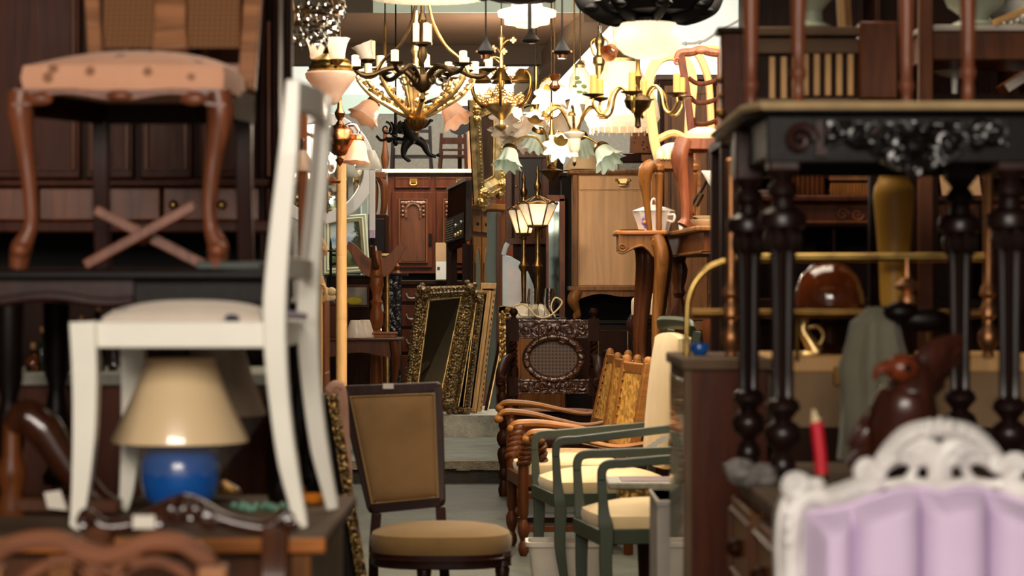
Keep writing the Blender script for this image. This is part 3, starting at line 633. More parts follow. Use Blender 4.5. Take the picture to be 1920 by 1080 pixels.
# crumpled plastic bag and pale pot on the chest top
t = T('plastic_bag', 'crumpled translucent grey plastic bag on the chest beneath the black table leg', 'bag', 1425, 892, 5.25); t.o.location.z = t.base.z = ZC
mb = MB(); 
for i in range(9): mb.ball((random.uniform(-.05, .04), random.uniform(-.04, .04), random.uniform(.012, .035)), random.uniform(.018, .032), (1.3, 1.1, .8), 7, 5)
t.part('bag', mb, plain('grey_film', '#6e6966', .3, .4, 30, .8, coat=.4), flat=True)

# --- black carved console table
t = T('console_table', 'black carved console table with pale edged top on turned fluted legs', 'table', 1680, 903, 5.3); t.o.location.z = t.base.z = ZC
ztop = t(0, 192).z
def tl(x, y, dy=0): return t(x, y, dy)
# top: canted corner plan
fl, fr, rr, rl = t(1428, 0), t(2010, 0), t(2010, 0), t(1428, 0)
plan = [(t(1428, 0, -.02).x+.0, -.02), (t(1980, 0).x, -.02), (t(2040, 0).x, .1), (t(2040, 0).x, 1.02), (t(1428, 0).x-.02, 1.02), (t(1428, 0).x-.03, .1)]
t.part('tabletop', MB().prism([(x, y, ztop-.026) for x, y in plan], (0, 0, .026)), w_black, bevel=.006)
edge = MB(); pl = [Vector((x, y, ztop-.008)) for x, y in plan]; edge.tube(pl[4:]+pl[:3], .011, 6, flat=.9, up=(0, 0, 1)); t.part('top_edge', edge, plain('worn_pale_edge', '#b59a70', .45, .2, 12, .1), label='worn pale gold edge of the top')
mb = MB(); mb.box((t(1440, 0).x, .02, ztop-.13), (t(1990, 0).x, .05, ztop-.026)); mb.box((t(1440, 0).x, .04, ztop-.12), (t(1440, 0).x+.03, .9, ztop-.026)); mb.box((t(1990, 0).x-.03, .04, ztop-.12), (t(1990, 0).x, .9, ztop-.026)); mb.box((t(1440, 0).x, .88, ztop-.12), (t(1990, 0).x, .91, ztop-.026)); t.part('frieze', mb, w_black, bevel=.003)
# carved apron drop
mb = MB(); n = 40; A = []; Bp = []
for i in range(n+1):
    k = i/n; x = 1545+345*k; A.append(t(x, 226, -.0)); u = abs(k-.5)*2
    Bp.append(t(x, 268+62*max(0, 1-u*1.7)**.8+8*math.cos(k*18), -.0))
mb.ribbon(A, Bp, (0, .03, 0))
for (x, y, r, d, tr) in ((1660, 262, 26, 1, 1.6), (1775, 262, 26, -1, 1.6), (1690, 296, 22, -1, 1.5), (1745, 296, 22, 1, 1.5), (1610, 250, 20, -1, 1.4), (1830, 250, 20, 1, 1.4), (1718, 318, 14, 1, 1.3), (1860, 246, 16, -1, 1.3), (1575, 246, 15, 1, 1.3)):
    mb.scroll(t(x, y, -.015), r*t.S, tr, .012, d, random.uniform(0, 6))
for i in range(46):
    k = random.uniform(.04, .96); u = abs(k-.5)*2; yb = 262+58*max(0, 1-u*1.7)**.8
    mb.ball(t(1545+345*k, random.uniform(232, yb), -.012), random.uniform(.007, .016), (1, .8, 1), 7, 5)
for x in (1690, 1718, 1746): mb.tube([t(x, 232, -.02), t(1718+(x-1718)*.6, 262, -.03), t(1718+(x-1718)*.2, 300, -.02)], [.006, .018, .006], 7)
t.part('carved_apron', mb, c_black)
mb = MB(); mb.scroll(t(1500, 262, .0), 30*t.S, 1.3, .011, 1); mb.box(t(1530, 292, .0), t(1548, 228, .03)); mb.bar(t(1548, 250, .01), t(1650, 250, .01), .03, .02); t.part('frieze_panel', mb, w_mauve, label='brown framed frieze panel')
w_consoleleg = wood('console_leg_wood', '#1c0e0b', .34, spec=.3, coat=.1)
def console_leg(px, dy):
    mb = MB(); s = t.S*(t.D+dy)/t.D; x = t(px, 0, dy).x; zt = ztop-.03
    def Z(y): return t(0, y, 0).z
    s = t.S
    prof = [(12, 903), (20, 897), (26, 880), (22, 862), (13, 852), (17, 845), (32, 832), (36, 815), (30, 800), (16, 790), (24, 780), (34, 768), (30, 755), (20, 748), (18, 742), (19, 700), (20, 600), (22, 500), (24, 470), (26, 455), (28, 445)]
    mb.lathe([(r*s, max(0.0005, Z(y))) for r, y in prof[:14]], (x, dy, 0), 18)
    mb.lathe([(r*s, Z(y), .09) for r, y in prof[13:]], (x, dy, 0), 48, rib=12, amp=.09)
    for k in range(6):
        a = PI/3*k; mb.ball((x+24*s*math.cos(a), dy+24*s*math.sin(a), Z(448)), .02, (.8, .8, 1.5), 7, 5)
    mb.lathe([(18*s, Z(440)), (26*s, Z(432)), (44*s, Z(424)), (46*s, Z(408)), (42*s, Z(398)), (24*s, Z(388)), (20*s, Z(372)), (30*s, Z(360)), (26*s, Z(345)), (18*s, Z(335)), (28*s, Z(322)), (30*s, Z(316))], (x, dy, 0), 18)
    o = t.part('leg', mb, w_consoleleg)
    t.part('capital_block', MB().box((x-30*s, dy-30*s, Z(320)), (x+30*s, dy+30*s, zt)), w_mauve, parent=o, bevel=.006)
    return o
for px, dy in ((1468, .06), (1893, .06), (1404, .5), (1800, .5)): 
    if dy > .1: px = 960+(px-960)
    console_leg(px, dy)

# --- red-brown small table on top of the console table
ztab = ZC+ztop
t = T('small_table', 'red-brown small table with slim tapered legs standing on the black console table', 'table', 1640, 190, 5.45); t.o.location.z = t.base.z = ztab+.0005
H_ = .62
for px, dy in ((1497, -.08), (1815, -.1), (1408, .25), (1700, .25)):
    s = t.S; x = t(px, 0, dy).x
    t.part('leg', MB().lathe([(7*s, 0), (11*s, .008), (12*s, .03), (10*s, .05), (15*s, .065), (15*s, .075), (11*s, .085), (13*s, .14), (17*s, .3), (20*s, H_-.1), (20*s, H_-.08)], (x, dy, 0), 14), w_rose)
    
t.part('apron', MB().box((t(1400, 0).x, -.1, H_-.1), (t(1830, 0).x, .29, H_-.02)), w_rose, bevel=.004); t.part('tabletop', MB().box((t(1385, 0).x, -.14, H_-.02), (t(1845, 0).x, .33, H_)), w_rose, bevel=.006)

# --- dark desk behind (with drawers and pigeonholes)
t = T('writing_desk', 'long dark mahogany desk with inlaid drawers behind the yellow vase', 'desk', 1640, 1000, 8.3); t.o.location.z = t.base.z = 0
mb = MB(); pbox(mb, t, 1388, 366, 1960, 378, -.04, .6); t.part('top', mb, w_red, bevel=.005)
mb = MB(); pbox(mb, t, 1395, 378, 1950, 426, 0, .6); pbox(mb, t, 1395, 426, 1950, 1010, .5, .6); pbox(mb, t, 1395, 560, 1950, 580, -.02, .6)
for x in (1395, 1560, 1700, 1840): pbox(mb, t, x, 426, x+8, 560, .05, .55)
t.part('body', mb, w_dark, bevel=.003)
for x0, x1 in ((1402, 1480), (1488, 1700), (1708, 1838), (1846, 1940)):
    d = MB(); pbox(d, t, x0, 382, x1, 422, -.014, .01); d = t.part('drawer', d, w_red, bevel=.004); m_ = MB(); m_.tube([t(x0+10, 388, -.016), t(x1-10, 388, -.016), t(x1-10, 416, -.016), t(x0+10, 416, -.016)], .003, 5, closed=True); t.part('inlay', m_, w_orange, parent=d)
    if x1-x0 > 100: t.part('marquetry', MB().scroll(t((x0+x1)/2-14, 402, -.016), 12*t.S, 1.3, .004, 1).scroll(t((x0+x1)/2+14, 402, -.016), 12*t.S, 1.3, .004, -1), w_orange, parent=d)
# spindle gallery on the desk
mb = MB(); 
for i in range(14): mb.lathe([(.006, t(0, 366).z), (.01, t(0, 350).z), (.006, t(0, 336).z)], (t(1560+6*i, 0, .3).x, .3, 0), 8)
mb.bar(t(1555, 334, .3), t(1645, 334, .3), .015, .015); t.part('gallery', mb, w_honey)
mb = MB(); 
for i in range(9): mb.lathe([(.006, t(0, 366).z), (.01, t(0, 350).z), (.006, t(0, 300).z)], (t(1470+9*i, 0, .3).x, .3, 0), 8)
mb.bar(t(1465, 300, .3), t(1548, 300, .3), .015, .015); t.part('gallery', mb, w_walnut)
for i, (x0, x1, yb) in enumerate(((1718, 1752, 372), (1768, 1800, 372), (1812, 1842, 374))):
    b_ = T('paper_packet', ['brown paper packet propped on the desk beside the yellow vase', 'middle brown paper packet of three propped on the desk', 'brown paper packet furthest along the desk from the vase'][i], 'packet', (x0+x1)/2, 366, 8.5, 'packets propped on the desk'); b_.o.location.z = b_.base.z = t.o.location.z+t(0, 366).z+.0005
    w2 = (x1-x0)*b_.S/2; b_.part('sheet', MB().hexa([(-w2, 0, 0), (w2, 0, 0), (w2, .02, 0), (-w2, .02, 0), (-w2-.01, .05, .14), (w2-.01, .05, .14), (w2-.01, .06, .14), (-w2-.01, .06, .14)]), s_card, bevel=.003)
t2 = T('white_dish', 'small white dish on the desk seen between the black table legs', 'dish', 1432, 366, 8.45); t2.o.location.z = t2.base.z = t.o.location.z+t(0, 366).z+.0005
t2.part('dish', MB().lathe([(.012, 0), (.03, .004), (.05, .022), (.047, .022), (.028, .008)], n=20), k_white)

# --- slatted settle behind the console table
t = T('slatted_settle', 'dark oak settle with narrow gold slats behind the red-brown small table', 'settle', 1540, 250, 7.1)
zb = t.base.z; t.o.location.z = 0; t.base.z = 0
def Zp(y): return t(0, y).z
mb = MB(); pbox(mb, t, 1352, 58, 1404, 260, 0, .06); t.part('end_post', mb, w_red, bevel=.008)
mb = MB(); pbox(mb, t, 1345, 50, 1410, 62, -.02, .08); t.part('post_cap', mb, w_dark, bevel=.005)
mb = MB(); pbox(mb, t, 1612, 40, 1684, 185, -.02, .06); t.part('end_panel', mb, w_brown, bevel=.006)
mb = MB(); pbox(mb, t, 1404, 50, 1614, 66, -.01, .06); pbox(mb, t, 1404, 72, 1614, 100, 0, .05); pbox(mb, t, 1404, 184, 1614, 204, 0, .05); t.part('rail', mb, w_dusty, bevel=.004)
mb = MB(); pbox(mb, t, 1404, 98, 1614, 188, .035, .05); t.part('back_panel', mb, w_dark)
for x in (1448, 1470, 1490, 1511, 1532, 1553, 1574, 1595):
    m_ = MB(); pbox(m_, t, x-5.5, 104+(2 if x < 1500 else -6), x+5.5, 183+(6 if x < 1500 else -4), .015, .034); t.part('slat', m_, w_pale, bevel=.002)
mb = MB(); pbox(mb, t, 1352, 255, 1690, 272, -.05, .4); mb.box((t(1352, 0).x, .0, 0), (t(1385, 0).x, .05, Zp(262))); mb.box((t(1660, 0).x, .3, 0), (t(1690, 0).x, .35, Zp(262))); mb.box((t(1352, 0).x, .35, 0), (t(1385, 0).x, .4, Zp(262))); mb.box((t(1660, 0).x, 0, 0), (t(1690, 0).x, .05, Zp(262))); t.part('base_frame', mb, w_dark)
mb = MB(); mb.ball(t(1351, 212, -.02), 10*t.S); mb.ball(t(1350, 150, -.01), 7*t.S); mb.ball(t(1352, 180, -.01), 6*t.S); t.part('boss', mb, m_antique)
# pot and gilt strip standing on the settle back
zz = Zp(50)
t2 = T('ceramic_pot', 'pale green ceramic pot standing on the settle top', 'pot', 1524, 50, 7.15); t2.o.location.z = t2.base.z = zz+.0005
t2.part('body', MB().lathe([(.05, 0), (.055, .004), (.03, .02), (.028, .05), (.07, .1), (.085, .16), (.07, .21), (.05, .23), (.056, .25), (.048, .25), (.04, .22)], n=24), k_pot)
t2 = T('picture_frame', 'narrow carved gilt frame standing upright on the settle top', 'frame', 1582, 50, 7.13); t2.o.location.z = t2.base.z = zz+.0005
t2.part('stile', MB().hexa([(-.015, 0, 0), (.024, 0, 0), (.024, .02, 0), (-.015, .02, 0), (-.03, .03, .32), (.01, .03, .32), (.01, .05, .32), (-.03, .05, .32)]), w_pale, bevel=.003)
t2.part('beading', MB().tube([(.012, -.005, .005), (-.002, .022, .315)], .007, 7), w_honey)
# --- tall brown post and shelf on the outer side
t = T('wall_shelf', 'high dark wooden shelf with pale top carrying ceramics beside the brown upright', 'shelf', 1830, 60, 7.5)
t.o.location.z = t.base.z = 0
mb = MB(); pbox(mb, t, 1730, 46, 2100, 58, -.03, .4); t.part('top', mb, p_greypaint, bevel=.004)
mb = MB(); pbox(mb, t, 1735, 58, 2100, 112, 0, .4); t.part('frame', mb, w_brown, bevel=.004)
mb = MB(); pbox(mb, t, 1724, -120, 1750, 250, -.06, -.02); mb.box((t(1724, 0, -.06).x, -.06, 0), (t(1750, 0, -.06).x, -.02, t(0, 240).z)); t.part('upright', mb, w_brown, bevel=.004)
mb = MB(); mb.box((t(2060, 0).x, .0, 0), (t(2100, 0).x, .05, t(0, 112).z)); mb.box((t(2060, 0).x, .35, 0), (t(2100, 0).x, .4, t(0, 112).z)); mb.box((t(1735, 0).x, .35, 0), (t(1765, 0).x, .4, t(0, 112).z)); t.part('leg', mb, w_dark)
zz = t(0, 46).z
t2 = T('ceramic_bowl', 'pale green footed ceramic bowl on the high shelf', 'bowl', 1828, 46, 7.55); t2.o.location.z = t2.base.z = zz+.0005
t2.part('body', MB().lathe([(.075, 0), (.07, .008), (.045, .02), (.05, .035), (.085, .06), (.1, .1), (.08, .14), (.06, .15), (.055, .14)], n=26), k_pot)
t2 = T('embossed_tray', 'embossed silver tray propped on the high shelf beside the footed bowl', 'tray', 1880, 46, 7.7); t2.o.location.z = t2.base.z = zz+.0005
M_ = Matrix.Translation((0, 0, .1)) @ Matrix.Rotation(math.radians(75), 4, 'X')
t2.part('plate', MB().lathe([(.001, 0), (.07, .0), (.1, .012), (.104, .012), (.1, .006), (.07, -.006), (.001, -.006)], n=30, M=M_), m_silver); mb = MB()
for i in range(24): a = 2*PI*i/24; mb.ball(M_ @ Vector((.088*math.cos(a), .088*math.sin(a), .014)), .007, n=7, m=5)
t2.part('beading', mb, m_silver)
t2 = T('wooden_rod', 'pale wooden rod lying slanted against the high shelf end', 'rod', 1890, 30, 7.45); t2.part('rod', MB().bar(t2(1862, 44, .02), t2(1960, 2, .1), .02, .015), w_pale, bevel=.003)
# folded cloth bits & slanted books under the shelf
t = T('book_stand', 'dark low bookcase beneath the high shelf', 'bookcase', 1840, 180, 7.9); t.o.location.z = t.base.z = 0
mb = MB(); pbox(mb, t, 1740, 176, 2100, 190, -.05, .35); mb.box((t(1740, 0).x, 0, 0), (t(1760, 0).x, .35, t(0, 184).z)); mb.box((t(2080, 0).x, 0, 0), (t(2100, 0).x, .35, t(0, 184).z)); t.part('frame', mb, w_dark)
zz = t(0, 176).z
for i, (x, a) in enumerate(((1886, 0), (1928, 8), (1970, 16))):
    b_ = T('book', ['brown bound book leaning at the near end of the row', 'second brown bound book leaning in the row', 'brown bound book at the far end of the row'][i], 'book', x, 176, 7.95, 'books leaning beneath the high shelf'); b_.o.location.z = b_.base.z = zz+.0005
    M_ = Matrix.Rotation(math.radians(58), 4, 'Y'); c = b_.part('cover', MB().box((-.018, 0, 0), (.018, .12, .17), M_), w_brown, bevel=.003); b_.part('pages', MB().box((-.014, -.001, .004), (.014, .118, .171), M_), s_paper)
    b_.o.location.z += .02
t2 = T('white_shelf_lamp', 'white fan-shaped glass dish on the low bookcase', 'dish', 1790, 176, 7.9); t2.o.location.z = t2.base.z = zz+.0005; t2.o.name = 'glass_dish'
t2.part('bowl', MB().lathe([(.01, 0), (.012, .05), (.05, .06), (.075, .075), (.07, .077), (.045, .066)], n=22), k_white)

# --- dark red cabinet
t = T('pedestal_cabinet', 'polished dark red cabinet with dusty top at the edge of the aisle', 'cabinet', 1340, 1200, 6.3); t.o.location.z = t.base.z = 0
za = t(0, 672).z; x0 = t(1287, 0).x; x1 = t(1440, 0).x
t.part('body', MB().box((x0, 0, 0), (x1, .64, za-.03)), w_red, bevel=.004)
t.part('top', MB().box((x0-.012, -.02, za-.03), (x1+.01, .66, za)), w_dusty, bevel=.006, label='dusty greyish top')
t.part('side_panel', MB().box((x0-.004, .05, .06), (x0+.01, .6, za-.06)), plain('glossy_brown', '#4a3a30', .18, .25, 5, .02, coat=.8), bevel=.002)
t.part('corner_strip', MB().box((x0-.006, -.006, 0), (x0+.014, .02, za-.032)), w_dusty, bevel=.002)
ZB = za
t = T('crate', 'pale grey painted crate squeezed behind the dark red cabinet', 'crate', 1250, 1150, 7.35); t.o.location.z = t.base.z = 0
h = t(0, 938).z; mb = MB(); mb.box((t(1232, 0).x, 0, 0), (t(1300, 0).x, .4, h)); t.part('body', mb, p_greypaint, bevel=.006); mb = MB().box((t(1230, 0).x, -.008, h-.02), (t(1302, 0).x, .41, h)); t.part('rim', mb, p_greypaint, bevel=.004)
for k in (.3, .55): t.part('slat', MB().box((t(1232, 0).x-.004, -.006, h*k), (t(1300, 0).x, .0, h*k+.08)), p_greypaint, bevel=.002)

# --- brass and copper bedstead
t = T('brass_bedstead', 'brass and copper bed frame with turned posts standing behind the black console table', 'bed frame', 1600, 672, 6.5); t.o.location.z = t.base.z = ZB
s = t.S
# carried on the cabinet and on a trestle
def bpost(px, ytop):
    Z = lambda y: max(.0005, t(0, y).z)
    prof = [(9, 680), (13, 672), (10, 660), (14, 650), (19, 640), (19, 625), (10, 612), (9, 600), (16, 592), (16, 578), (11, 570), (10, 560), (17, 552), (14, 540), (10, 532), (9.5, 500), (10, 330), (9.5, ytop), (4, ytop-4)]
    return MB().lathe([(r*s, Z(y)) for r, y in prof], (t(px, 0).x, 0, 0), 16)
t.part('post', bpost(1371, 300), m_oldcopper, label='copper coloured turned post'); t.part('post', bpost(1853, 300), m_oldcopper, label='copper coloured turned post')
t.part('top_rail', MB().tube([t(1378, 484), t(1846, 482)], 8.5*s, 12), m_brass); t.part('lower_rail', MB().tube([t(1296, 587), t(1846, 588)], 8*s, 10), m_antique)
t.part('loop', MB().tube(spline([t(1360, 490), t(1330, 502), t(1305, 526), t(1291, 560), t(1288, 600), t(1287, 672)], 6), 6*s, 10), m_brass)
t.part('loop', MB().tube(spline([t(1846, 600, .02), t(1868, 625, .02), t(1889, 671, .02)], 6), 6*s, 10), m_brass)
for x in (1495, 1740): t.part('spindle', MB().tube([t(x, 588), t(x, 676)], 3.5*s, 8), m_antique)
mb = MB().box((t(1300, 0).x, .02, t(0, 598).z), (t(1830, 0).x, .09, t(0, 582).z)); t.part('side_board', mb, w_walnut, bevel=.004)
t3 = T('trunk', 'tan canvas covered trunk beneath the brass bed frame', 'trunk', 1540, 1200, 6.55); t3.o.location.z = t3.base.z = 0
z0, z1 = t3(0, 800).z, ZB-.0; xa, xb = t3(1432, 0).x+.0, t3(1960, 0).x
f_canvas = weave('tan_canvas', '#8b7154', '#6a543c', 160)
t3.part('body', MB().box((t3(1446, 0).x, -.02, .0), (xb, .5, z1-.03)), f_canvas, bevel=.01); t3.part('lid', MB().box((t3(1442, 0).x, -.03, z1-.045), (xb+.01, .51, z1)), w_pale, bevel=.008)
t3.part('strap', MB().box((t3(1700, 0).x, -.026, .3), (t3(1716, 0).x, -.018, z1-.05)), w_brown); t3.part('latch', MB().box((t3(1560, 0).x, -.036, z1-.08), (t3(1575, 0).x, -.02, z1-.03)), m_antique, bevel=.002)
t3.part('base_band', MB().box((t3(1446, 0).x-.004, -.028, 0), (xb+.004, .51, z0-.0)), w_dark)

# --- yellow vase
t = T('floor_vase', 'tall tapering matt yellow vase standing on the bed rail board', 'vase', 1676, 590, 6.74)
t.o.location.z = t.base.z = ZB
s = t.S; zb = t(0, 574).z
t.part('pedestal', MB().lathe([(38*s, 0), (40*s, .01), (34*s, .03), (30*s, zb-.02), (34*s, zb)], n=20), w_dark)
t.part('vase', MB().lathe([(r*s, t(0, y).z) for r, y in ((24, 574), (26, 560), (28, 500), (33, 430), (37, 385), (38.5, 366), (36, 350), (30, 340), (27, 332), (27, 322), (23, 322), (23, 335))], n=36), k_yellow)
# --- amber glass dome
t = T('amber_dome', 'shiny amber glass lamp dome resting on the bed rail board', 'lamp shade', 1555, 582, 6.72); s = t.S
t.o.location.z = t.base.z = ZB+.0005
zb = (672-584)*s
t.part('stand', MB().lathe([(40*s, 0), (42*s, .01), (14*s, .03), (14*s, zb-.02), (50*s, zb)], n=20), w_dark)
t.part('dome', MB().lathe([(64*s, zb), (66*s, zb+.01), (64*s, zb+.04), (54*s, zb+.085), (34*s, zb+.115), (10*s, zb+.124), (1*s, zb+.124)], n=32), plain('amber_gloss', '#5e2a10', .12, .5, 9, .5, coat=1., bdist=.02))
# --- copper turned finial lamp and grey figure
t = T('draped_figure', 'grey-green draped figurine with a copper finial behind the carved eagle', 'figurine', 1660, 740, 5.95); s = t.S; t.o.location.z = t.base.z = ZC
z = lambda y: t(0, y).z
t.part('body', MB().lathe([(70*s, 0), (66*s, .05), (60*s, .12, .1), (58*s, z(740), .12), (62*s, z(690), .14), (50*s, z(640), .1), (44*s, z(605), .08), (20*s, z(585)), (14*s, z(576))], (t(1645, 0).x, .05, 0), 30, rib=7, amp=.05), f_grey)
t.part('wing', MB().ball(t(1735, 600), .06, (1.1, .35, .5)).ball(t(1690, 585), .045, (1, .6, .6)), w_black)
t.part('finial', MB().lathe([(r*s, z(y)) for r, y in ((12, 576), (17, 568), (15, 556), (9, 548), (22, 540), (26, 534), (16, 528), (7, 520), (4, 500), (2, 482))], (t(1703, 0).x, .02, 0), 16), m_oldcopper)
# small brass figure, cloth
t = T('brass_jug', 'golden brass jug standing on the trunk under the amber dome', 'jug', 1520, 672, 6.62); s = t.S; t.o.location.z = t.base.z = ZB+.0005
mb = MB().tube(spline([(-12*s, 0, 62*s), (-14*s, 0, 45*s), (-2*s, 0, 25*s), (10*s, 0, 4*s)], 6), [7*s, 8*s, 12*s, 15*s], 12); mb.ball((-11*s, 0, 66*s), 8*s); mb.lathe([(22*s, 0), (20*s, 4*s), (10*s, 9*s)], n=16); t.part('body', mb, m_gold)
t.part('handle', MB().tube(spline([(-8*s, 0, 50*s), (14*s, 0, 52*s), (24*s, 0, 36*s), (14*s, 0, 14*s)], 6), 3*s, 8), m_gold)
t = T('blue_bowl', 'small blue glazed bowl on the dark red cabinet top', 'bowl', 1312, 672, 6.6); s = t.S; t.o.location.z = t.base.z = ZB+.0005
t.part('bowl', MB().lathe([(10*s, 0), (16*s, 6*s), (18*s, 16*s), (15*s, 22*s), (13*s, 22*s), (14*s, 14*s)], n=18), k_blue)

# --- carved wooden eagle
t = T('carved_eagle', 'dark carved wooden eagle with raised wing behind the lilac chair', 'carving', 1680, 900, 5.0); s = t.S; t.o.location.z = t.base.z = ZC
w_eagle = wood('eagle_wood', '#3a1c12', .32, 14, .5, coat=.4); w_eagleh = wood('eagle_head_wood', '#6a2e16', .35, 14, .4, coat=.4)
me_pts = [(1700, 880, .03), (1690, 840, .02), (1690, 800, .0), (1700, 755, -.02), (1710, 720, -.03), (1705, 695, -.05), (1688, 685, -.07)]
mb = MB(); q = spline([t(*p) for p in me_pts], 6); mb.tube(q, [r*s for r in lerplist([46, 62, 68, 60, 42, 30, 22], len(q))], 16); t.part('body', mb, w_eagle)
hd = MB(); hd.ball(t(1690, 690, -.07), 28*s, (1.15, 1, .95), 14, 9); hd.tube(spline([t(1668, 688, -.09), t(1648, 694, -.1), t(1638, 712, -.1)], 5), [15*s, 10*s, 3*s], 9); hd = t.part('head', hd, w_eagleh); t.part('eye', MB().ball(t(1702, 690, -.1), 7*s), w_black, parent=hd)
def wing(root, feathers, w_, name='wing'):
    mb = MB()
    for i, (tip, bx) in enumerate(feathers):
        a = t(*bx); b = t(*tip); m_ = (a+b)/2+Vector((0, -.008*(i % 2), .008)); q = spline([a, m_, b], 6); mb.tube(q, [w_*s*.9, w_*s*1.15, w_*s, w_*s*.5], 8, flat=.35, up=(0, 1, .2))
    return t.part(name, mb, w_eagle)
wing(None, [((1806, 634, .05), (1712, 690, .0)), ((1798, 640, .05), (1715, 700, .0)), ((1802, 652, .05), (1716, 712, .0)), ((1796, 672, .06), (1718, 724, .01)), ((1782, 694, .07), (1718, 738, .01)), ((1770, 720, .07), (1716, 752, .02)), ((1752, 744, .07), (1712, 766, .02)), ((1738, 765, .07), (1705, 780, .03))], 20)
wing(None, [((1588, 872, .0), (1672, 800, .0)), ((1596, 850, .0), (1668, 788, .0)), ((1590, 835, .01), (1662, 776, .0)), ((1606, 815, .01), (1664, 762, .0)), ((1616, 880, .02), (1676, 820, .01))], 15)
tl_ = MB(); 
for x, y in ((1750, 800), (1768, 812), (1735, 822)): tl_.tube([t(1705, 760, .0), t(x, y, -.03)], [20*s, 12*s], 8, flat=.5)
t.part('tail', tl_, w_mauve); t.part('perch', MB().lathe([(90*s, 0), (86*s, .02), (60*s, .05), (50*s, .08)], (t(1700, 0).x, .03, 0), 18), w_black)

# --- red candle
t = T('red_candle', 'tall red candle leaning slightly in a brass holder on the chest', 'candle', 1541, 905, 4.75); s = t.S; t.o.location.z = t.base.z = ZC
zh = t(0, 893).z
t.part('holder', MB().lathe([(26*s, 0), (24*s, .005), (8*s, .015), (8*s, max(.03, zh-.01)), (14*s, max(.035, zh)), (12*s, max(.04, zh+.005))], n=16), m_brass)
c = MB().tube([t(1541, 896), t(1538, 850), t(1532, 800), t(1530, 790)], 12*s, 16); t.part('candle', c, s_red); t.part('tip', MB().tube([t(1530, 790), t(1528, 782), t(1525, 768)], [11*s, 6*s, 2.5*s], 10), s_candle, label='pale candle tip and wick')

# --- lilac buttoned chair
t = T('buttoned_armchair', 'lilac buttoned armchair back with carved white painted frame', 'chair', 1762, 1360, 4.2); t.o.location.z = t.base.z = 0; s = t.S
cx = 1762
def mir(pts): return [(2*cx-x, y) for x, y in pts]
outL = [(1474, 1360), (1462, 1200), (1455, 1060), (1456, 990), (1464, 945), (1482, 915), (1510, 906), (1540, 918), (1575, 912), (1610, 898), (1640, 880), (1664, 846), (1694, 816), (1728, 803), (1762, 798)]
inL = [(1520, 1360), (1512, 1200), (1508, 1060), (1510, 990), (1516, 962), (1530, 955), (1548, 954), (1566, 952), (1590, 944), (1620, 934), (1650, 924), (1685, 914), (1715, 912), (1740, 914), (1762, 920)]
oL = spline([t(x, y) for x, y in outL], 4); iL = spline([t(x, y) for x, y in inL], 4)
oR = [Vector((2*t(cx, 0).x-v.x, v.y, v.z)) for v in oL]; iR = [Vector((2*t(cx, 0).x-v.x, v.y, v.z)) for v in iL]
mb = MB(); cut = 4*10
mb.ribbon(oL[:cut+1], iL[:cut+1], (0, .05, 0)); mb.ribbon(oR[:cut+1], iR[:cut+1], (0, .05, 0))
mb.tube([(o_*.5+i_*.5)+Vector((0, -.004, 0)) for o_, i_ in zip(oL[:cut+1], iL[:cut+1])], 20*s, 10, flat=.9, up=(0, 1, 0)); mb.tube([(o_*.5+i_*.5)+Vector((0, -.004, 0)) for o_, i_ in zip(oR[:cut+1], iR[:cut+1])], 20*s, 10, flat=.9, up=(0, 1, 0))
def both(f):
    for sg in (1, -1): f(lambda x, y, dy=0.: (lambda v: Vector((v.x if sg == 1 else 2*t(cx, 0).x-v.x, v.y, v.z)))(t(x, y, dy)), sg)
def deco(q, sg):
    mb.scroll(q(1490, 915, -.01), 22*s, 1.4, .014, sg); mb.scroll(q(1628, 880, -.01), 24*s, 1.3, .014, -sg); mb.ball(q(1528, 906, -.005), 14*s, (1.4, 1, .8))
    for y in (960, 985, 1015): mb.ball(q(1478, y, -.022), 8*s, (1, .8, 1.6), 8, 6)
both(deco)
t.part('frame', mb, p_carvedwhite)
cr = MB()
def crest(q, sg):   # openwork: outer arch, inner rail, struts around the pierced holes
    cr.tube(spline([q(1640, 884), q(1668, 846), q(1698, 818), q(1730, 806), q(1764, 804)], 6), [15*s, 18*s, 19*s, 18*s, 18*s], 10, flat=1.1, up=(0, 1, 0))
    cr.tube(spline([q(1640, 905), q(1670, 908), q(1705, 903), q(1740, 908), q(1764, 912)], 6), 10*s, 9, up=(0, 1, 0))
    cr.tube(spline([q(1655, 880), q(1680, 862), q(1704, 862), q(1714, 880), q(1702, 898)], 6), [10*s, 12*s, 12*s, 9*s, 8*s], 9)
    cr.tube(spline([q(1712, 868), q(1735, 862), q(1752, 876), q(1748, 900)], 6), [12*s, 15*s, 14*s, 10*s], 9)
    cr.tube(spline([q(1700, 840), q(1725, 832), q(1748, 842), q(1762, 870), q(1764, 905)], 6), [13*s, 16*s, 17*s, 16*s, 12*s], 9)
    cr.tube(spline([q(1680, 850), q(1700, 842), q(1730, 850)], 5), 15*s, 9)
    for i in range(3): cr.ball(q(1722+20*i-20*(i == 2)*.2, 803+3*(2-i), -.012), 12*s, (.8, .9, 1.3), 9, 6)
    cr.scroll(q(1660, 866, -.02), 16*s, 1.3, .011, sg)
both(crest)
for x in (-1, 0, 1): cr.ball(t(1762+18*x, 800-3*(x == 0), -.014), 13*s, (.8, .9, 1.2), 9, 6)
t.part('crest', cr, p_carvedwhite)
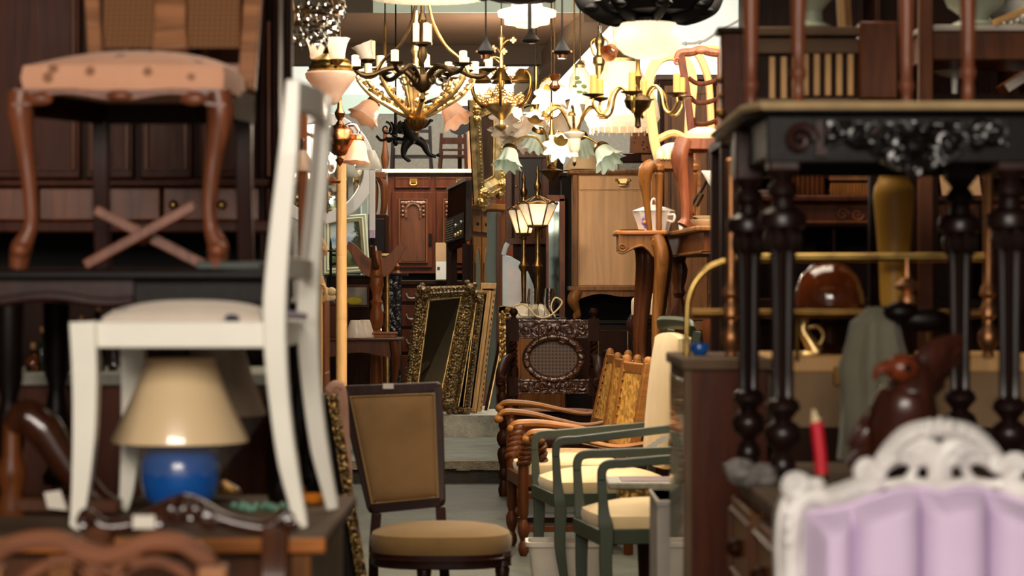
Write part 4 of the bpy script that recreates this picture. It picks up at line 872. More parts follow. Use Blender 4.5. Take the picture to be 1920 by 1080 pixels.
# upholstery: vertical channels running down to sunk buttons
NX, NZ = 184, 44; vs = []; fs = []
xc = t(cx, 0).x; top_pts = iL+iR[::-1]
def top_z(x):
    q = sorted([(p.x, p.z) for p in (iL[20:]+iR[20:])])
    for (x0, z0), (x1, z1) in zip(q, q[1:]):
        if x0 <= x <= x1: return z0+(z1-z0)*(x-x0)/max(1e-6, x1-x0)
    return q[0][1] if x < q[0][0] else q[-1][1]
xl = t(1508, 0).x; xr = 2*xc-xl; chan = [xl]+[t(x, 0).x for x in (1592, 1718, 1842, 1968)]+[xr]; zbt = t(0, 1049).z; zlow = t(0, 1330).z
for j in range(NZ+1):
    for i in range(NX+1):
        x = xl+(xr-xl)*i/NX; zt2 = top_z(x)-.002; z = zlow+(zt2-zlow)*j/NZ
        k = max(c for c in range(len(chan)-1) if x >= chan[c]-1e-9); u = (x-chan[k])/(chan[k+1]-chan[k]); puff = (1-abs(2*u-1)**3)**.42 if 0 < u < 1 else 0
        if z > zbt: p_ = .078*puff
        else:
            # diamonds below the button line
            v = (zbt-z)/.13; p_ = .078*puff
        top_ = min(1, (zt2-z)/.035); side = min(1, (x-xl)/.03, (xr-x)/.03); e = max(0, min(top_, side))**.6
        vs.append((x, -.006-p_*e-.01*e, z))
for j in range(NZ):
    for i in range(NX): a = j*(NX+1)+i; fs.append((a, a+1, a+NX+2, a+NX+1))
mb = MB(); mb.add(vs, fs); mb.box((xl, .03, zlow), (xr, .06, zbt)); up = t.part('upholstery', mb, f_lilac, ang=80)
for x in (1600, 1722, 1847, 1970): t.part('button', MB().ball(t(x, 1050, -.022), 8*s, (1, .5, 1)), f_lilac, parent=up)
t.part('piping', MB().tube([v+Vector((0, -.012, -.003)) for v in iL[16:]+iR[16:][::-1]], 5*s, 7), f_lilac)
t.part('seat', MB().pad((t(1450, 0).x, -.5, .4), (2*xc-t(1450, 0).x, -.5, .4), (xr, -.02, .4), (xl, -.02, .4), .08, .05), f_lilac)
for x in (1470, 2*cx-1470):
    mb = MB(); X = t(x, 0).x; mb.tube(spline([(X, -.46, .4), (X, -.5, .28), (X, -.47, .1), (X, -.5, .0)], 5), [.03, .028, .018, .022], 10); t.part('leg', mb, p_carvedwhite)
    mb = MB(); mb.tube(spline([(X, .02, .4), (X, .03, .2), (X, .1, 0)], 5), .024, 8); t.part('leg', mb, p_carvedwhite)

# ================================================================ the aisle: chairs
def turned(mb, t, px, dy, prof, n=14, zmin=.0005):   # prof in (radius px, pixel y)
    s = t.S*(t.D+dy)/t.D; x = t(px, 540, dy).x
    mb.lathe([(r*s, max(zmin, t(px, y, dy).z)) for r, y in prof], (x, dy, 0), n); return mb
def twist(mb, a, b, r, turns, amp=.62, n=9):         # barley-twist column
    a, b = Vector(a), Vector(b); N = int(turns*10); d = b-a; u = Vector((1, 0, 0)); v = d.normalized().cross(u)
    for ph in (0, PI):
        mb.tube([a+d*i/N+(u*math.cos(2*PI*turns*i/N+ph)+v*math.sin(2*PI*turns*i/N+ph))*r*amp for i in range(N+1)], r*.52, n)
    return mb
def ground(t, z=0.): t.o.location.z = z; t.base.z = z; return t

# --- tan velvet dining chair
t = ground(T('dining_chair', 'dark framed dining chair with rectangular tan velvet back standing alone in the aisle', 'chair', 800, 1190, 9.6)); s = t.S
def fr4(o4, wid, d0, th=.03):
    mb = MB(); 
    for i in range(4): mb.bar(o4[i], o4[(i+1) % 4], wid[i]*s, th, up=(0, 1, 0))
    for p in o4: mb.ball(p, .5*max(wid)*s, (1, .8, 1), 8, 6)
    return mb
o4 = [t(646, 733, .34), t(820, 726, .34), t(826, 940, .24), t(698, 953, .24)]
t.part('back_frame', fr4(o4, [20, 20, 20, 20], 0), w_mauve, bevel=.004)
mb = MB(); ii = [t(698, 944, .22), t(821, 932, .22), t(814, 738, .31), t(657, 744, .31)]; mb.pad(ii[0], ii[1], ii[2], ii[3], .012, .018, rnd=.03, p=6)
pd = t.part('back_pad', mb, f_tan)
t.part('piping', MB().tube([p+Vector((0, -.014, 0)) for p in ii], .006, 7, closed=True), f_seat, parent=pd)
mb = MB(); mb.box(t(718, 729, .315), t(738, 719, .318)); t.part('price_tag', mb, s_paper, label='small white price tag')
zs = t(0, 1035, -.1).z
vs = []; n = 40; rings = []
cx_, cy_ = t(827, 0, 0).x, -.0
def sup(th, a, b, p=2.6): c, q = math.cos(th), math.sin(th); return a*math.copysign(abs(c)**(2/p), c), b*math.copysign(abs(q)**(2/p), q)
mb = MB(); fs = []; prof = [(1.0, 0), (1.02, .02), (1.02, .05), (.99, .07), (.85, .088), (.6, .1), (.3, .108), (0.02, .11)]
for f_, z in prof:
    for k in range(n): x, y = sup(2*PI*k/n, 130*s*f_, .24*f_); vs.append((cx_+x, cy_+y, zs+z))
for i in range(len(prof)-1):
    for k in range(n): fs.append((i*n+k, i*n+(k+1) % n, (i+1)*n+(k+1) % n, (i+1)*n+k))
fs.append(tuple(range(n-1, -1, -1))); fs.append(tuple((len(prof)-1)*n+k for k in range(n)))
t.part('seat', MB().add(vs, fs), f_seat)
vs = []; fs = []
for z, f_ in ((-.055, .97), (-.05, 1), (0.0, 1.0), (.0, .9), (-.055, .9)):
    for k in range(n): x, y = sup(2*PI*k/n, 131*s*f_, .245*f_); vs.append((cx_+x, cy_+y, zs+z))
for i in range(5):
    for k in range(n): fs.append((i*n+k, i*n+(k+1) % n, ((i+1) % 5)*n+(k+1) % n, ((i+1) % 5)*n+k))
ro = t.part('seat_rail', MB().add(vs, fs), w_mauve, ang=30)
t.part('molding', MB().tube([(cx_+sup(2*PI*k/n, 133*s, .25)[0], cy_+sup(2*PI*k/n, 133*s, .25)[1], zs-.02) for k in range(n)], .006, 6, closed=True), w_mauve, parent=ro)
for px, dy in ((795, -.2), (942, -.12)):
    mb = MB(); x = t(px, 540, dy).x; mb.lathe([(.011, 0.0005), (.016, .03), (.013, .06), (.024, .26), (.028, .3), (.02, .32), (.032, .335), (.032, .35), (.024, .36), (.034, zs-.05)], (x, dy, 0), 14, rib=8, amp=.05); t.part('leg', mb, w_mauve)
for a, b in (((706, 962), (700, 1170)), ((826, 950), (840, 1165))):
    mb = MB(); q = spline([t(*a, .24), t((a[0]+b[0])/2-2, 1040, .25), t(*b, .34)], 5); q[-1].z = .0005; mb.tube(q, .02, 4, square=True, up=(0, 1, 0)); t.part('leg', mb, w_mauve, bevel=.003)

# --- two green painted armchairs
def green_chair(label, D, near, far, ywid, seat, back):
    t = ground(T('green_armchair', label, 'armchair', near[0][0], 1150, D, 'green painted armchairs along the aisle'))
    dyf = ywid
    def rail(c, dy):
        q = spline([t(*p, dy) for p in c[0:]], 5); return q
    for pts, dy in ((near, 0), (far, dyf)):
        (cx, cy), (ax, ay), foot = pts
        w_ = .017
        q = [t(ax, ay, dy), t(cx+38, cy-1, dy)]+spline([t(cx+26, cy-1, dy), t(cx+9, cy+2, dy), t(cx+1, cy+12, dy), t(cx, cy+30, dy)], 4)
        mb = MB().tube(q, .018, 4, square=True, up=(0, 1, 0), flat=1.25); t.part('arm', mb, p_green, bevel=.004)
        p = [t(cx, cy+28, dy), t(cx+4, cy+90, dy), t(cx+9, cy+130, dy), t(cx+8, cy+200, dy), t(foot, 540, dy)]; p[-1].z = .0005
        mb = MB(); c = spline(p, 5); mb.tube(c, lerplist([.018, .02, .028, .027, .024, .016], len(c)), 4, square=True, up=(0, 1, 0)); t.part('leg', mb, p_green, bevel=.003)
    (n0, n1, zt_, zl) = seat
    a = t(n0[0], n0[1], .0); b = t(n1[0], n1[1], dyf)
    L_ = .56; dx = (b.x-a.x)
    zs_ = t(0, zt_, 0).z
    f0 = Vector((a.x+.01, .02, zs_-.095)); f1 = Vector((b.x+.01, dyf-.02, zs_-.095)); e0 = f0+Vector((L_, .08, 0)); e1 = f1+Vector((L_, .08, 0))
    t.part('seat', MB().pad(f0, e0, e1, f1, .055, .055, rnd=.06, p=2.4), f_cream)
    for p0, p1 in ((f0, e0), (f0, f1), (e0, e1), (f1, e1)):
        t.part('seat_rail', MB().bar(p0+Vector((0, 0, -.022)), p1+Vector((0, 0, -.022)), .06, .03, up=(p1-p0).cross(Vector((0, 0, 1)))), p_green, bevel=.003)
    for e in (e0, e1):
        mb = MB(); c = spline([(e.x+.02, e.y, zs_-.1), (e.x+.03, e.y, .2), (e.x+.08, e.y, .0005)], 5); mb.tube(c, .02, 4, square=True, up=(0, 1, 0)); t.part('leg', mb, p_green)
    if back:
        x0 = e0.x; 
        for k, e in enumerate((e0, e1)):
            c = spline([(e.x, e.y, zs_-.1), (e.x+.03, e.y, zs_+.2), (e.x+.07, e.y, zs_+.45), (e.x+.1, e.y, back-.02)], 5); t.part('back_post', MB().tube(c, .02, 4, square=True, up=(0, 1, 0)), p_green, bevel=.003)
        m0 = Vector((e0.x+.03, e0.y+.0, zs_-.0)); m1 = Vector((e1.x+.03, e1.y, zs_-.0)); u0 = Vector((e0.x+.095, e0.y, back-.035)); u1 = Vector((e1.x+.095, e1.y, back-.035))
        t.part('back_pad', MB().pad(m1, m0, u0, u1, .075, .03, rnd=.08), f_cream)
        t.part('crest_rail', MB().tube(spline([(e0.x+.075, e0.y-.015, back-.02), (e0.x+.06, e0.y+.06, back+.012), (e1.x+.06, e1.y-.06, back+.012), (e1.x+.075, e1.y+.015, back-.02)], 6), .024, 8, flat=1.4), p_green)
    return t
gA = green_chair('nearer of the two green painted armchairs, its cream seat beside the white tub', 9.55, ((1128, 870), (1272, 860), 1150), ((1082, 852), (1272, 845), 1092), .52, ((1122, 1000), (1076, 950), 952, 0), 0.98)
gB = green_chair('green painted armchair standing beyond its twin, with tall cream upholstered back', 11.1, ((1042, 826), (1262, 803), 1062), ((1002, 814), (1225, 797), 1014), .56, ((1036, 950), (998, 905), 890, 0), 1.22)
# --- folded striped booklets on the green arms, small stone-topped table between
t = T('folded_booklet', 'cream striped folded booklets lying on the green armchair arm', 'booklet', 1222, 842, 10.9)
mb = MB()
for i in range(6): mb.hexa([t(1196+8*i, 848-5*i, 0), t(1216+8*i, 848-5*i, 0), t(1216+8*i, 848-5*i, .22), t(1196+8*i, 848-5*i, .22), t(1200+8*i, 843-5*i, 0), t(1219+8*i, 843-5*i, 0), t(1219+8*i, 843-5*i, .22), t(1200+8*i, 843-5*i, .22)])
t.part('pages', mb, s_paper, flat=True)
t = ground(T('side_table', 'small square side table with grey stone top and gilt carved base between the green armchairs', 'table', 1200, 1140, 10.32)); zt_ = t(0, 905, 0).z
x0, x1 = t(1140, 0).x, t(1300, 0).x
t.part('tabletop', MB().box((x0, 0, zt_-.03), (x1, .36, zt_)), k_stone, bevel=.008); t.part('inset', MB().box((x0+.06, .05, zt_), (x1-.06, .31, zt_+.003)), plain('mauve_stone', '#6d5a5c', .4, .3, 9))
t.part('body', MB().box((x0+.05, .03, zt_-.17), (x1-.05, .33, zt_-.03)), c_gold, bevel=.004); t.part('pedestal', MB().lathe([(.12, 0.0005), (.11, .03), (.04, .08), (.05, zt_-.25), (.13, zt_-.17)], ((x0+x1)/2, .18, 0), 16), w_dark)
# --- white plastic tub on the floor
t = ground(T('plastic_tub', 'open white plastic tub on the concrete floor beneath the green armchair', 'tub', 1040, 1100, 11.3)); zt_ = t(0, 1018).z
def tub(f, z, x0=985, x1=1140, d=.26):
    a = t(x0, 540).x; b = t(x1, 540).x; c = (a+b)/2; w2 = (b-a)/2*f; pts = []
    for k in range(32): x, y = sup(2*PI*k/32, w2, d/2*f, 7); pts.append(Vector((c+x, .13+y, z)))
    return pts
mb = MB(); R = [tub(.82, .0005), tub(.93, zt_-.02), tub(1, zt_-.02), tub(1.0, zt_), tub(.93, zt_), tub(.8, .01)]; vs = sum(R, []); fs = []
for i in range(5):
    for k in range(32): fs.append((i*32+k, i*32+(k+1) % 32, (i+1)*32+(k+1) % 32, (i+1)*32+k))
fs.append(tuple(range(31, -1, -1))); fs.append(tuple(5*32+k for k in range(32)))
t.part('body', MB().add(vs, fs), p_plastic)

# --- barley-twist armchair and long armed chair, with studded leather backs
def arm_chair(name, label, D, near, far, dyf, yseat, xseat, back_px, legs, twisty):
    t = ground(T(name, label, 'armchair', near[0][0]+40, 1000, D))
    for pts, dy in ((near, 0), (far, dyf)):
        c = spline([t(x, y, dy) for x, y in pts], 6); mb = MB(); mb.tube(c, lerplist([.02, .034, .03, .026, .022, .022], len(c)), 8, flat=.62, up=(0, 0, 1)); mb.ball(c[0]+Vector((.01, 0, -.012)), .03, (1, 1.1, .9)); t.part('arm', mb, w_chairarm)
    zs_ = t(0, yseat, dyf/2).z; a = t(xseat[0], 540, .03).x; b = t(xseat[1], 540, dyf).x; L_ = .56
    f0 = Vector((a, .03, zs_-.08)); f1 = Vector((b, dyf-.02, zs_-.08)); e0 = f0+Vector((L_, .05, 0)); e1 = f1+Vector((L_, .02, 0))
    t.part('seat', MB().pad(f0, e0, e1, f1, .05, .045, rnd=.06, p=2.4), f_cream if twisty else w_dark)
    for p0, p1 in ((f0, e0), (f0, f1), (e0, e1), (f1, e1)):
        t.part('seat_rail', MB().bar(p0+Vector((0, 0, -.03)), p1+Vector((0, 0, -.03)), .065, .03, up=(p1-p0).cross(Vector((0, 0, 1)))), w_walnut, bevel=.003)
    for (p, q, pts) in ((f0, near, 0), (f1, far, dyf)):
        top = t(q[1][0], q[1][1], pts); mb = MB(); base = Vector((p.x+.01, p.y, zs_-.12)); tp = Vector((max(top.x, base.x-.02), top.y, top.z-.01))
        if twisty: twist(mb, base+Vector((0, 0, .1)), tp, .036, 3); mb.lathe([(.028, base.z), (.028, base.z+.11)], (base.x, base.y, 0), 10)
        else: mb.lathe([(.026, base.z), (.03, base.z+.12), (.018, base.z+.15), (.03, base.z+.2), (.018, tp.z-.03), (.028, tp.z)], (tp.x, tp.y, 0), 14)
        ob = t.part('arm_post', mb, w_walnut)
        mb = MB(); mb.lathe([(.018, .0005), (.03, .03), (.026, .06), (.016, .08), (.03, .12), (.032, .16), (.018, .19), (.026, .22), (.028, base.z)], (base.x, base.y, 0), 14); t.part('leg', mb, w_walnut)
    for e in (e0, e1): t.part('leg', MB().lathe([(.024, .0005), (.026, zs_-.1)], (e.x, e.y, 0), 4), w_walnut)
    t.part('stretcher', MB().bar((f0.x+.02, f0.y, .14), (e0.x, e0.y, .14), .03, .03), w_walnut); t.part('stretcher', MB().bar((f1.x+.02, f1.y, .14), (e1.x, e1.y, .14), .03, .03), w_walnut)
    # slanted back, its front face half turned to the viewer
    (bx, by), (tx, ty), wpx = back_px
    b0, t0 = t(bx, by, .02), t(tx, ty, .04); yw = dyf-.02
    b0 = Vector((b0.x, .02, b0.z)); d = t0-b0; 
    hx = Vector((-.10, yw*.86, 0))
    def q(u, v): return b0+d*v+hx*u
    mb = MB()
    for u in (.04, .96): mb.bar(q(u, -.5), q(u, 1.05), .055, .045, up=(.96, .2, 0))
    for v in (.02, .98): mb.bar(q(0, v), q(1, v), .055, .04, up=(.96, .2, 0))
    for u in (.04, .96): mb.ball(q(u, 1.06), .028, (1, 1, 1.2))
    fo = t.part('back_frame', mb, w_chairarm, bevel=.004)
    nrm = Vector((-.97, -.2, .15)).normalized()
    mb = MB(); pp = [q(.1, .05)+nrm*.012, q(.9, .05)+nrm*.012, q(.9, .95)+nrm*.012, q(.1, .95)+nrm*.012]; mb.hexa([pp[0], pp[1], pp[1]-nrm*.02, pp[0]-nrm*.02, pp[3], pp[2], pp[2]-nrm*.02, pp[3]-nrm*.02])
    t.part('back_panel', mb, f_leather, flat=True)
    mb = MB()
    for k in range(9):
        for u in (.12, .88): mb.ball(q(u, .08+.105*k)+nrm*.014, .009, n=7, m=5)
    t.part('studs', mb, m_antique)
    return t, f0, f1, zs_
tw, f0, f1, zs_ = arm_chair('barley_twist_armchair', 'oak armchair with barley-twist arm posts and cream seat behind the green armchairs', 12.6, [(985, 820), (1000, 812), (1040, 812), (1100, 828), (1160, 838), (1230, 828)], [(957, 800), (972, 794), (1015, 793), (1070, 800), (1140, 812), (1212, 806)], .55, 856, (978, 956), ((1190, 850), (1216, 690), 30), None, True)
t = tw; t.part('twist_stretcher', twist(MB(), t(1018, 890, .1), t(1014, 826, .1), .03, 2.4), w_walnut)
arm_chair('long_armed_chair', 'wooden armchair with long swooping arms between carved chair and barley-twist chair', 14.6, [(932, 782), (950, 772), (1000, 777), (1050, 789), (1100, 797), (1168, 784)], [(934, 762), (952, 755), (1000, 758), (1050, 768), (1100, 776), (1150, 766)], .6, 812, (962, 960), ((1150, 800), (1178, 674), 30), None, False)
t = ground(T('leather_back_chair', 'oak chair with studded yellow leather back tucked between two armchairs', 'chair', 1195, 1000, 13.75))
def lback(t, bx, by, tx, ty, yw):
    b0, t0 = t(bx, by), t(tx, ty); d = t0-b0; hx = Vector((-.1, yw, 0))
    def q(u, v): return b0+d*v+hx*u
    mb = MB()
    for u in (.04, .96): mb.bar(q(u, -.4), q(u, 1.04), .05, .04, up=(.96, .2, 0)); mb.ball(q(u, 1.05), .026, (1, 1, 1.2))
    for v in (.02, .98): mb.bar(q(0, v), q(1, v), .05, .036, up=(.96, .2, 0))
    t.part('back_frame', mb, w_chairarm, bevel=.004)
    nrm = Vector((-.97, -.2, .15)).normalized(); pp = [q(.1, .05)+nrm*.012, q(.9, .05)+nrm*.012, q(.9, .95)+nrm*.012, q(.1, .95)+nrm*.012]
    t.part('back_panel', MB().hexa([pp[0], pp[1], pp[1]-nrm*.02, pp[0]-nrm*.02, pp[3], pp[2], pp[2]-nrm*.02, pp[3]-nrm*.02]), f_leather, flat=True)
    return q
q = lback(t, 1172, 830, 1196, 682, .5)
z_ = .46; a, b = q(.04, -.4), q(.96, -.4)
t.part('seat', MB().pad((a.x-.48, a.y, z_-.06), (a.x+.02, a.y, z_-.06), (b.x+.02, b.y, z_-.06), (b.x-.48, b.y, z_-.06), .04, .03), f_leather)
for x, y in ((a.x, a.y), (b.x, b.y), (a.x-.46, a.y), (b.x-.46, b.y)): t.part('leg', MB().lathe([(.018, .0005), (.022, .2), (.022, z_-.05)], (x, y, 0), 10), w_walnut)
for c in (a, b): t.part('back_post', MB().bar((c.x, c.y, z_-.06), c, .04, .04, up=(0, 1, 0)), w_chairarm)

# --- carved cane-backed armchair
t = ground(T('cane_armchair', 'carved dark armchair with oval cane back panel facing down the aisle', 'armchair', 1038, 930, 16.3)); s = t.S
t.o.location.z = t.base.z = 0
DB = .32
for x in (963, 1113):
    mb = MB(); turned(mb, t, x, DB, [(8, 800), (8, 735), (9, 700), (9, 690)]); mb.box(t(x-9, 742, DB-.03), t(x+9, 706, DB+.03)); twist(mb, t(x, 706, DB), t(x, 640, DB), 7*s, 3.4); mb.box(t(x-10, 640, DB-.034), t(x+10, 598, DB+.034)); turned(mb, t, x, DB, [(6, 598), (4, 593), (8, 588), (8, 583), (4, 578)])
    t.part('back_post', mb, w_dark)
    t.part('leg', MB().box(t(x-8, 800, DB-.03), Vector((t(x+8, 0, DB).x, DB+.03, .0005))), w_dark)
def carvedrail(y0, y1, n, wavy):
    mb = MB(); mb.box(t(972, y1, DB-.02), t(1104, y0, DB+.02)); cy = (y0+y1)/2; h = (y1-y0)/2
    mb.tube([t(972, y0+1.5, DB-.025), t(1104, y0+1.5, DB-.025)], 2.2*s, 6); mb.tube([t(972, y1-1.5, DB-.025), t(1104, y1-1.5, DB-.025)], 2.2*s, 6)
    for cx, d in ((1010, 1), (1020, -1), (1056, 1), (1066, -1)) : mb.scroll(t(cx, cy+(3 if wavy else 0), DB-.03), h*1.05*s, 1.5, 3.2*s, d)
    for sx in (1, -1):
        X = lambda k: 1038+sx*k
        mb.tube(spline([t(X(46), cy, DB-.03), t(X(54), cy-h*.5, DB-.035), t(X(62), cy+h*.4, DB-.035)], 5), [4*s, 2*s], 7); mb.tube(spline([t(X(48), cy+4, DB-.03), t(X(56), cy+h*.5, DB-.035), t(X(64), cy-h*.2, DB-.035)], 5), [4*s, 2*s], 7)
        mb.ball(t(X(52), cy, DB-.035), 5*s, (1.3, .7, .9)); mb.ball(t(X(8), cy-2, DB-.035), 6*s, (1, .7, 1.1))
    return mb
t.part('crest_rail', carvedrail(600, 634, 4, True), w_dark2 if False else c_dark); t.part('lower_rail', carvedrail(712, 738, 4, False), c_dark)
ov = [t(1038+52*math.cos(a), 672+40*math.sin(a), DB-.02) for a in [2*PI*k/36 for k in range(36)]]
mb = MB(); mb.tube(ov, 7.5*s, 10, closed=True)
for k in range(0, 36, 2): mb.ball(ov[k]+Vector((0, -.02, 0)), 4.5*s, (1.2, .7, .9), 8, 5)
for k in range(8):
    a = math.pi*(-.5+.0)+ (k-3.5)*.1
mb.scroll(t(1022, 634, DB-.03), 10*s, 1.3, 3*s, 1); mb.scroll(t(1054, 634, DB-.03), 10*s, 1.3, 3*s, -1)
t.part('cane_frame', mb, c_dark)
mb = MB(); pts = [t(1038+50*math.cos(a), 672+38*math.sin(a), DB-.005) for a in [2*PI*k/36 for k in range(36)]]; mb.prism(pts, (0, .01, 0)); t.part('cane_panel', mb, c_canedark, flat=True)
t.part('seat_rail', MB().box(t(955, 792, .0), t(1122, 770, DB)), w_dark, bevel=.005); t.part('seat', MB().pad(t(952, 772, -.1), t(1124, 772, -.1), t(1110, 770, DB), t(966, 770, DB), .01, .012), f_damask)
for x in (941, 1122):
    c = spline([t(x+20 if x < 1000 else x-8, 668, DB-.03), t(x+8 if x < 1000 else x-2, 676, .15), t(x-2 if x < 1000 else x, 700, -.02), t(x-3 if x < 1000 else x+2, 722, -.08)], 6); mb = MB().tube(c, lerplist([6*s, 9*s, 10*s, 8*s], len(c)), 10); mb.scroll(t(x-2, 716, -.09), 9*s, 1.2, 5*s, 1 if x < 1000 else -1); t.part('arm', mb, w_dark)
    mb = MB(); dy = -.06; turned(mb, t, x, dy, [(8, 790), (8, 770), (5, 765), (9, 752), (10, 742), (6, 735), (8, 726), (6, 716)]); t.part('arm_post', mb, w_dark)
    mb = MB(); turned(mb, t, x+3 if x < 1000 else x, dy, [(5, 936), (8, 930), (10, 918), (7, 904), (5, 900), (9, 893), (9, 884), (6, 878), (10, 862), (12, 850), (10, 842), (6, 838), (10, 833), (13, 824), (12, 814), (6, 806), (9, 800), (9, 760)]); t.part('leg', mb, w_dark)
t.part('stretcher', MB().bar(t(950, 890, -.06), t(1122, 890, -.06), .04, .04), w_dark)

# ================================================================ beyond the aisle, on the ledge
def zset(t, z): t.o.location.z = z; t.base.z = z; return t
# --- picture and mirror frames leaning in a row
def pframe(t, c4, w_, th, mat, orn=None, inner=None, glassm=None, lip=None):
    # c4: BL, BR, TR, TL outer corners in local coordinates
    c4 = [Vector(c) for c in c4]; ctr = sum(c4, Vector())/4; ex = (c4[1]-c4[0]).normalized(); ez = (c4[3]-c4[0]).normalized(); nrm = ex.cross(ez).normalized()
    inn = []
    for i, c in enumerate(c4):
        sx = 1 if i in (0, 3) else -1; sz = 1 if i in (0, 1) else -1; inn.append(c+ex*w_*sx+ez*w_*sz)
    mb = MB()
    prof = [(0, 0), (0, .55), (.18, 1.), (.45, .8), (.62, 1.05), (.85, .5), (1, .25), (1, 0)]
    ring = []
    for i in range(4):
        for (u, h) in prof: ring.append(c4[i]*(1-u)+inn[i]*u+nrm*h*th)
    m = len(prof); fs = []
    for i in range(4):
        j = (i+1) % 4
        for k in range(m): fs.append((i*m+k, j*m+k, j*m+(k+1) % m, i*m+(k+1) % m))
    mb.add(ring, fs); fo = t.part('frame', mb, mat, ang=25)
    if orn:
        mb = MB()
        for i in range(4):
            a, b = c4[i]*.72+inn[i]*.28, c4[(i+1) % 4]*.72+inn[(i+1) % 4]*.28; L_ = (b-a).length; N = max(3, int(L_/orn))
            for k in range(N+1): mb.ball(a+(b-a)*k/N+nrm*th*.95, orn*.36, (1, 1, 1.), 7, 5)
            cc = c4[i]*.6+inn[i]*.4
            for k in range(7): mb.ball(cc+nrm*th*.9+ex*random.uniform(-.6, .6)*w_+ez*random.uniform(-.6, .6)*w_, w_*.24, n=7, m=5)
            mb.ball(cc+nrm*th, w_*.42, n=9, m=6)
        t.part('ornament', mb, orn_m or mat, parent=fo)
    if lip: t.part('slip', MB().tube([i_+nrm*th*.4 for i_ in inn], lip, 6, closed=True), m_gold, parent=fo)
    if glassm:
        mb = MB(); g = [i_+nrm*th*.2 for i_ in inn]; mb.prism(g, nrm*.004); t.part('mirror_glass' if glassm is m_mirror else 'canvas', mb, glassm, flat=True)
    mb = MB(); mb.prism([c+nrm*.002 for c in c4], -nrm*.012); t.part('backboard', mb, w_dark)
    return fo
orn_m = c_bronze
m_dkmirror = metal('dark_mirror_glass', '#5c645c', .03, dark=.95, var=.02)
t = zset(T('ornate_mirror', 'large bronze ornate framed mirror leaning at the head of the frames on the ledge', 'mirror', 815, 778, 20.25), ZL)
pframe(t, [t(752, 768, .0), t(848, 772, -.0), t(893, 536, .42), t(783, 540, .42)], .115, .045, c_bronze, .03, None, m_dkmirror, .008)
t = zset(T('gilt_picture_frame', 'dark frame with gilt beading leaning second, half hidden by the ornate mirror', 'frame', 868, 778, 20.4), ZL)
pframe(t, [t(846, 775, .0), t(880, 778, -.05), t(908, 560, .3), t(884, 556, .34)], .06, .04, c_bronze, .028, None, m_dkmirror, .006)
t = zset(T('wooden_picture_frame', 'plain light wooden frame leaning third in the row on the ledge', 'frame', 884, 778, 20.55), ZL)
pframe(t, [t(874, 772, 0), t(893, 774, -.05), t(922, 546, .3), t(896, 545, .34)], .035, .035, w_pale, None, None, m_dkmirror, .004)
t = zset(T('wooden_board', 'tall orange-brown wooden panel with dashed edge leaning last in the row', 'panel', 900, 780, 20.75), ZL)
t.part('board', MB().hexa([t(893, 782, 0), t(902, 784, 0), t(902, 784, .03), t(893, 782, .03), t(902, 530, .3), t(931, 531, .28), t(931, 531, .31), t(902, 530, .33)]), w_pale, bevel=.003)
mb = MB()
for k in range(22): p = t(900.5, 778, -.004)*(1-k/22)+t(929, 535, .276)*(k/22); p2 = t(900.5, 778, -.004)*(1-(k+.45)/22)+t(929, 535, .276)*((k+.45)/22); mb.bar(p, p2, .008, .006)
t.part('stringing', mb, w_dark)
mb = MB()
for k in range(9): mb.ball(t(906+2.3*k, 543, .26), .009, (1, .5, 1.2), 6, 4)
t.part('inscription', mb, w_dark)
t = zset(T('narrow_frame', 'narrow dark gilt edged frame standing behind the wooden panel', 'frame', 915, 778, 21.0), ZL)
t.part('board', MB().hexa([t(906, 778, 0), t(914, 779, 0), t(914, 779, .03), t(906, 778, .03), t(934, 640, .2), t(942, 640, .18), t(942, 640, .21), t(934, 640, .23)]), w_dark); t.part('edge', MB().bar(t(913, 778, -.01), t(941, 642, .17), .01, .01), m_gold)
# --- gilt frame just behind the carved chair
t = zset(T('carved_picture_frame', 'pale carved gilt frame standing upright behind the carved chair', 'frame', 942, 800, 18.6), ZS)
mb = MB(); mb.bar(t(942, 575), Vector((t(944, 800).x, 0, .0005)), 13*t.S, .05); mb.bar(t(936, 580), t(965, 583), 14*t.S, .05); 
for k in range(18): mb.ball(t(942, 585+11*k, -.03), 3.5*t.S, n=7, m=5)
for k in range(8): mb.ball(t(945+random.uniform(-7, 14), 585+random.uniform(-8, 18), -.03), 4*t.S, n=7, m=5)
mb.v = [(x, y, max(z, .0005)) for x, y, z in mb.v]; t.part('frame', mb, c_gold); t.part('panel', MB().box(t(948, 790, .0), t(1000, 586, .02)), w_dark)

# --- marble topped dresser and the chest beneath
t = zset(T('drawer_chest', 'dark wide chest of drawers beneath the marble topped cupboard', 'chest', 820, 745, 22.3), ZL)
mb = MB(); pbox(mb, t, 728, 526, 960, 534, -.03, .8); mb.box((t(732, 0).x, 0, 0), (t(955, 0).x, .78, t(0, 532).z)); t.part('body', mb, w_dark, bevel=.005)
for y0, y1 in ((540, 566), (572, 612), (618, 660), (666, 716)):
    d = MB(); pbox(d, t, 740, y0, 945, y1, -.014, .01); d = t.part('drawer', d, w_red, bevel=.005)
    for x in (772, 905): t.part('handle', MB().tube(spline([t(x-10, (y0+y1)/2-3, -.018), t(x-6, (y0+y1)/2+5, -.03), t(x+6, (y0+y1)/2+5, -.03), t(x+10, (y0+y1)/2-3, -.018)], 4), .007, 6), m_silver, parent=d)
zc = ZL+t(0, 526).z
t = zset(T('marble_topped_cupboard', 'dark mahogany cupboard with thin pale marble top and carved arched door', 'cupboard', 820, 526, 22.6), zc+.0005)
Z = lambda y: t(0, y).z
mb = MB(); pbox(mb, t, 727, 324, 962, 509, .02, .45); pbox(mb, t, 724, 509, 966, 513, .0, .46); mb.box((t(734, 0).x, .1, 0), (t(750, 0).x, .4, t(0, 508).z)); mb.box((t(930, 0).x, .1, 0), (t(948, 0).x, .4, t(0, 508).z)); t.part('body', mb, w_red, bevel=.004)
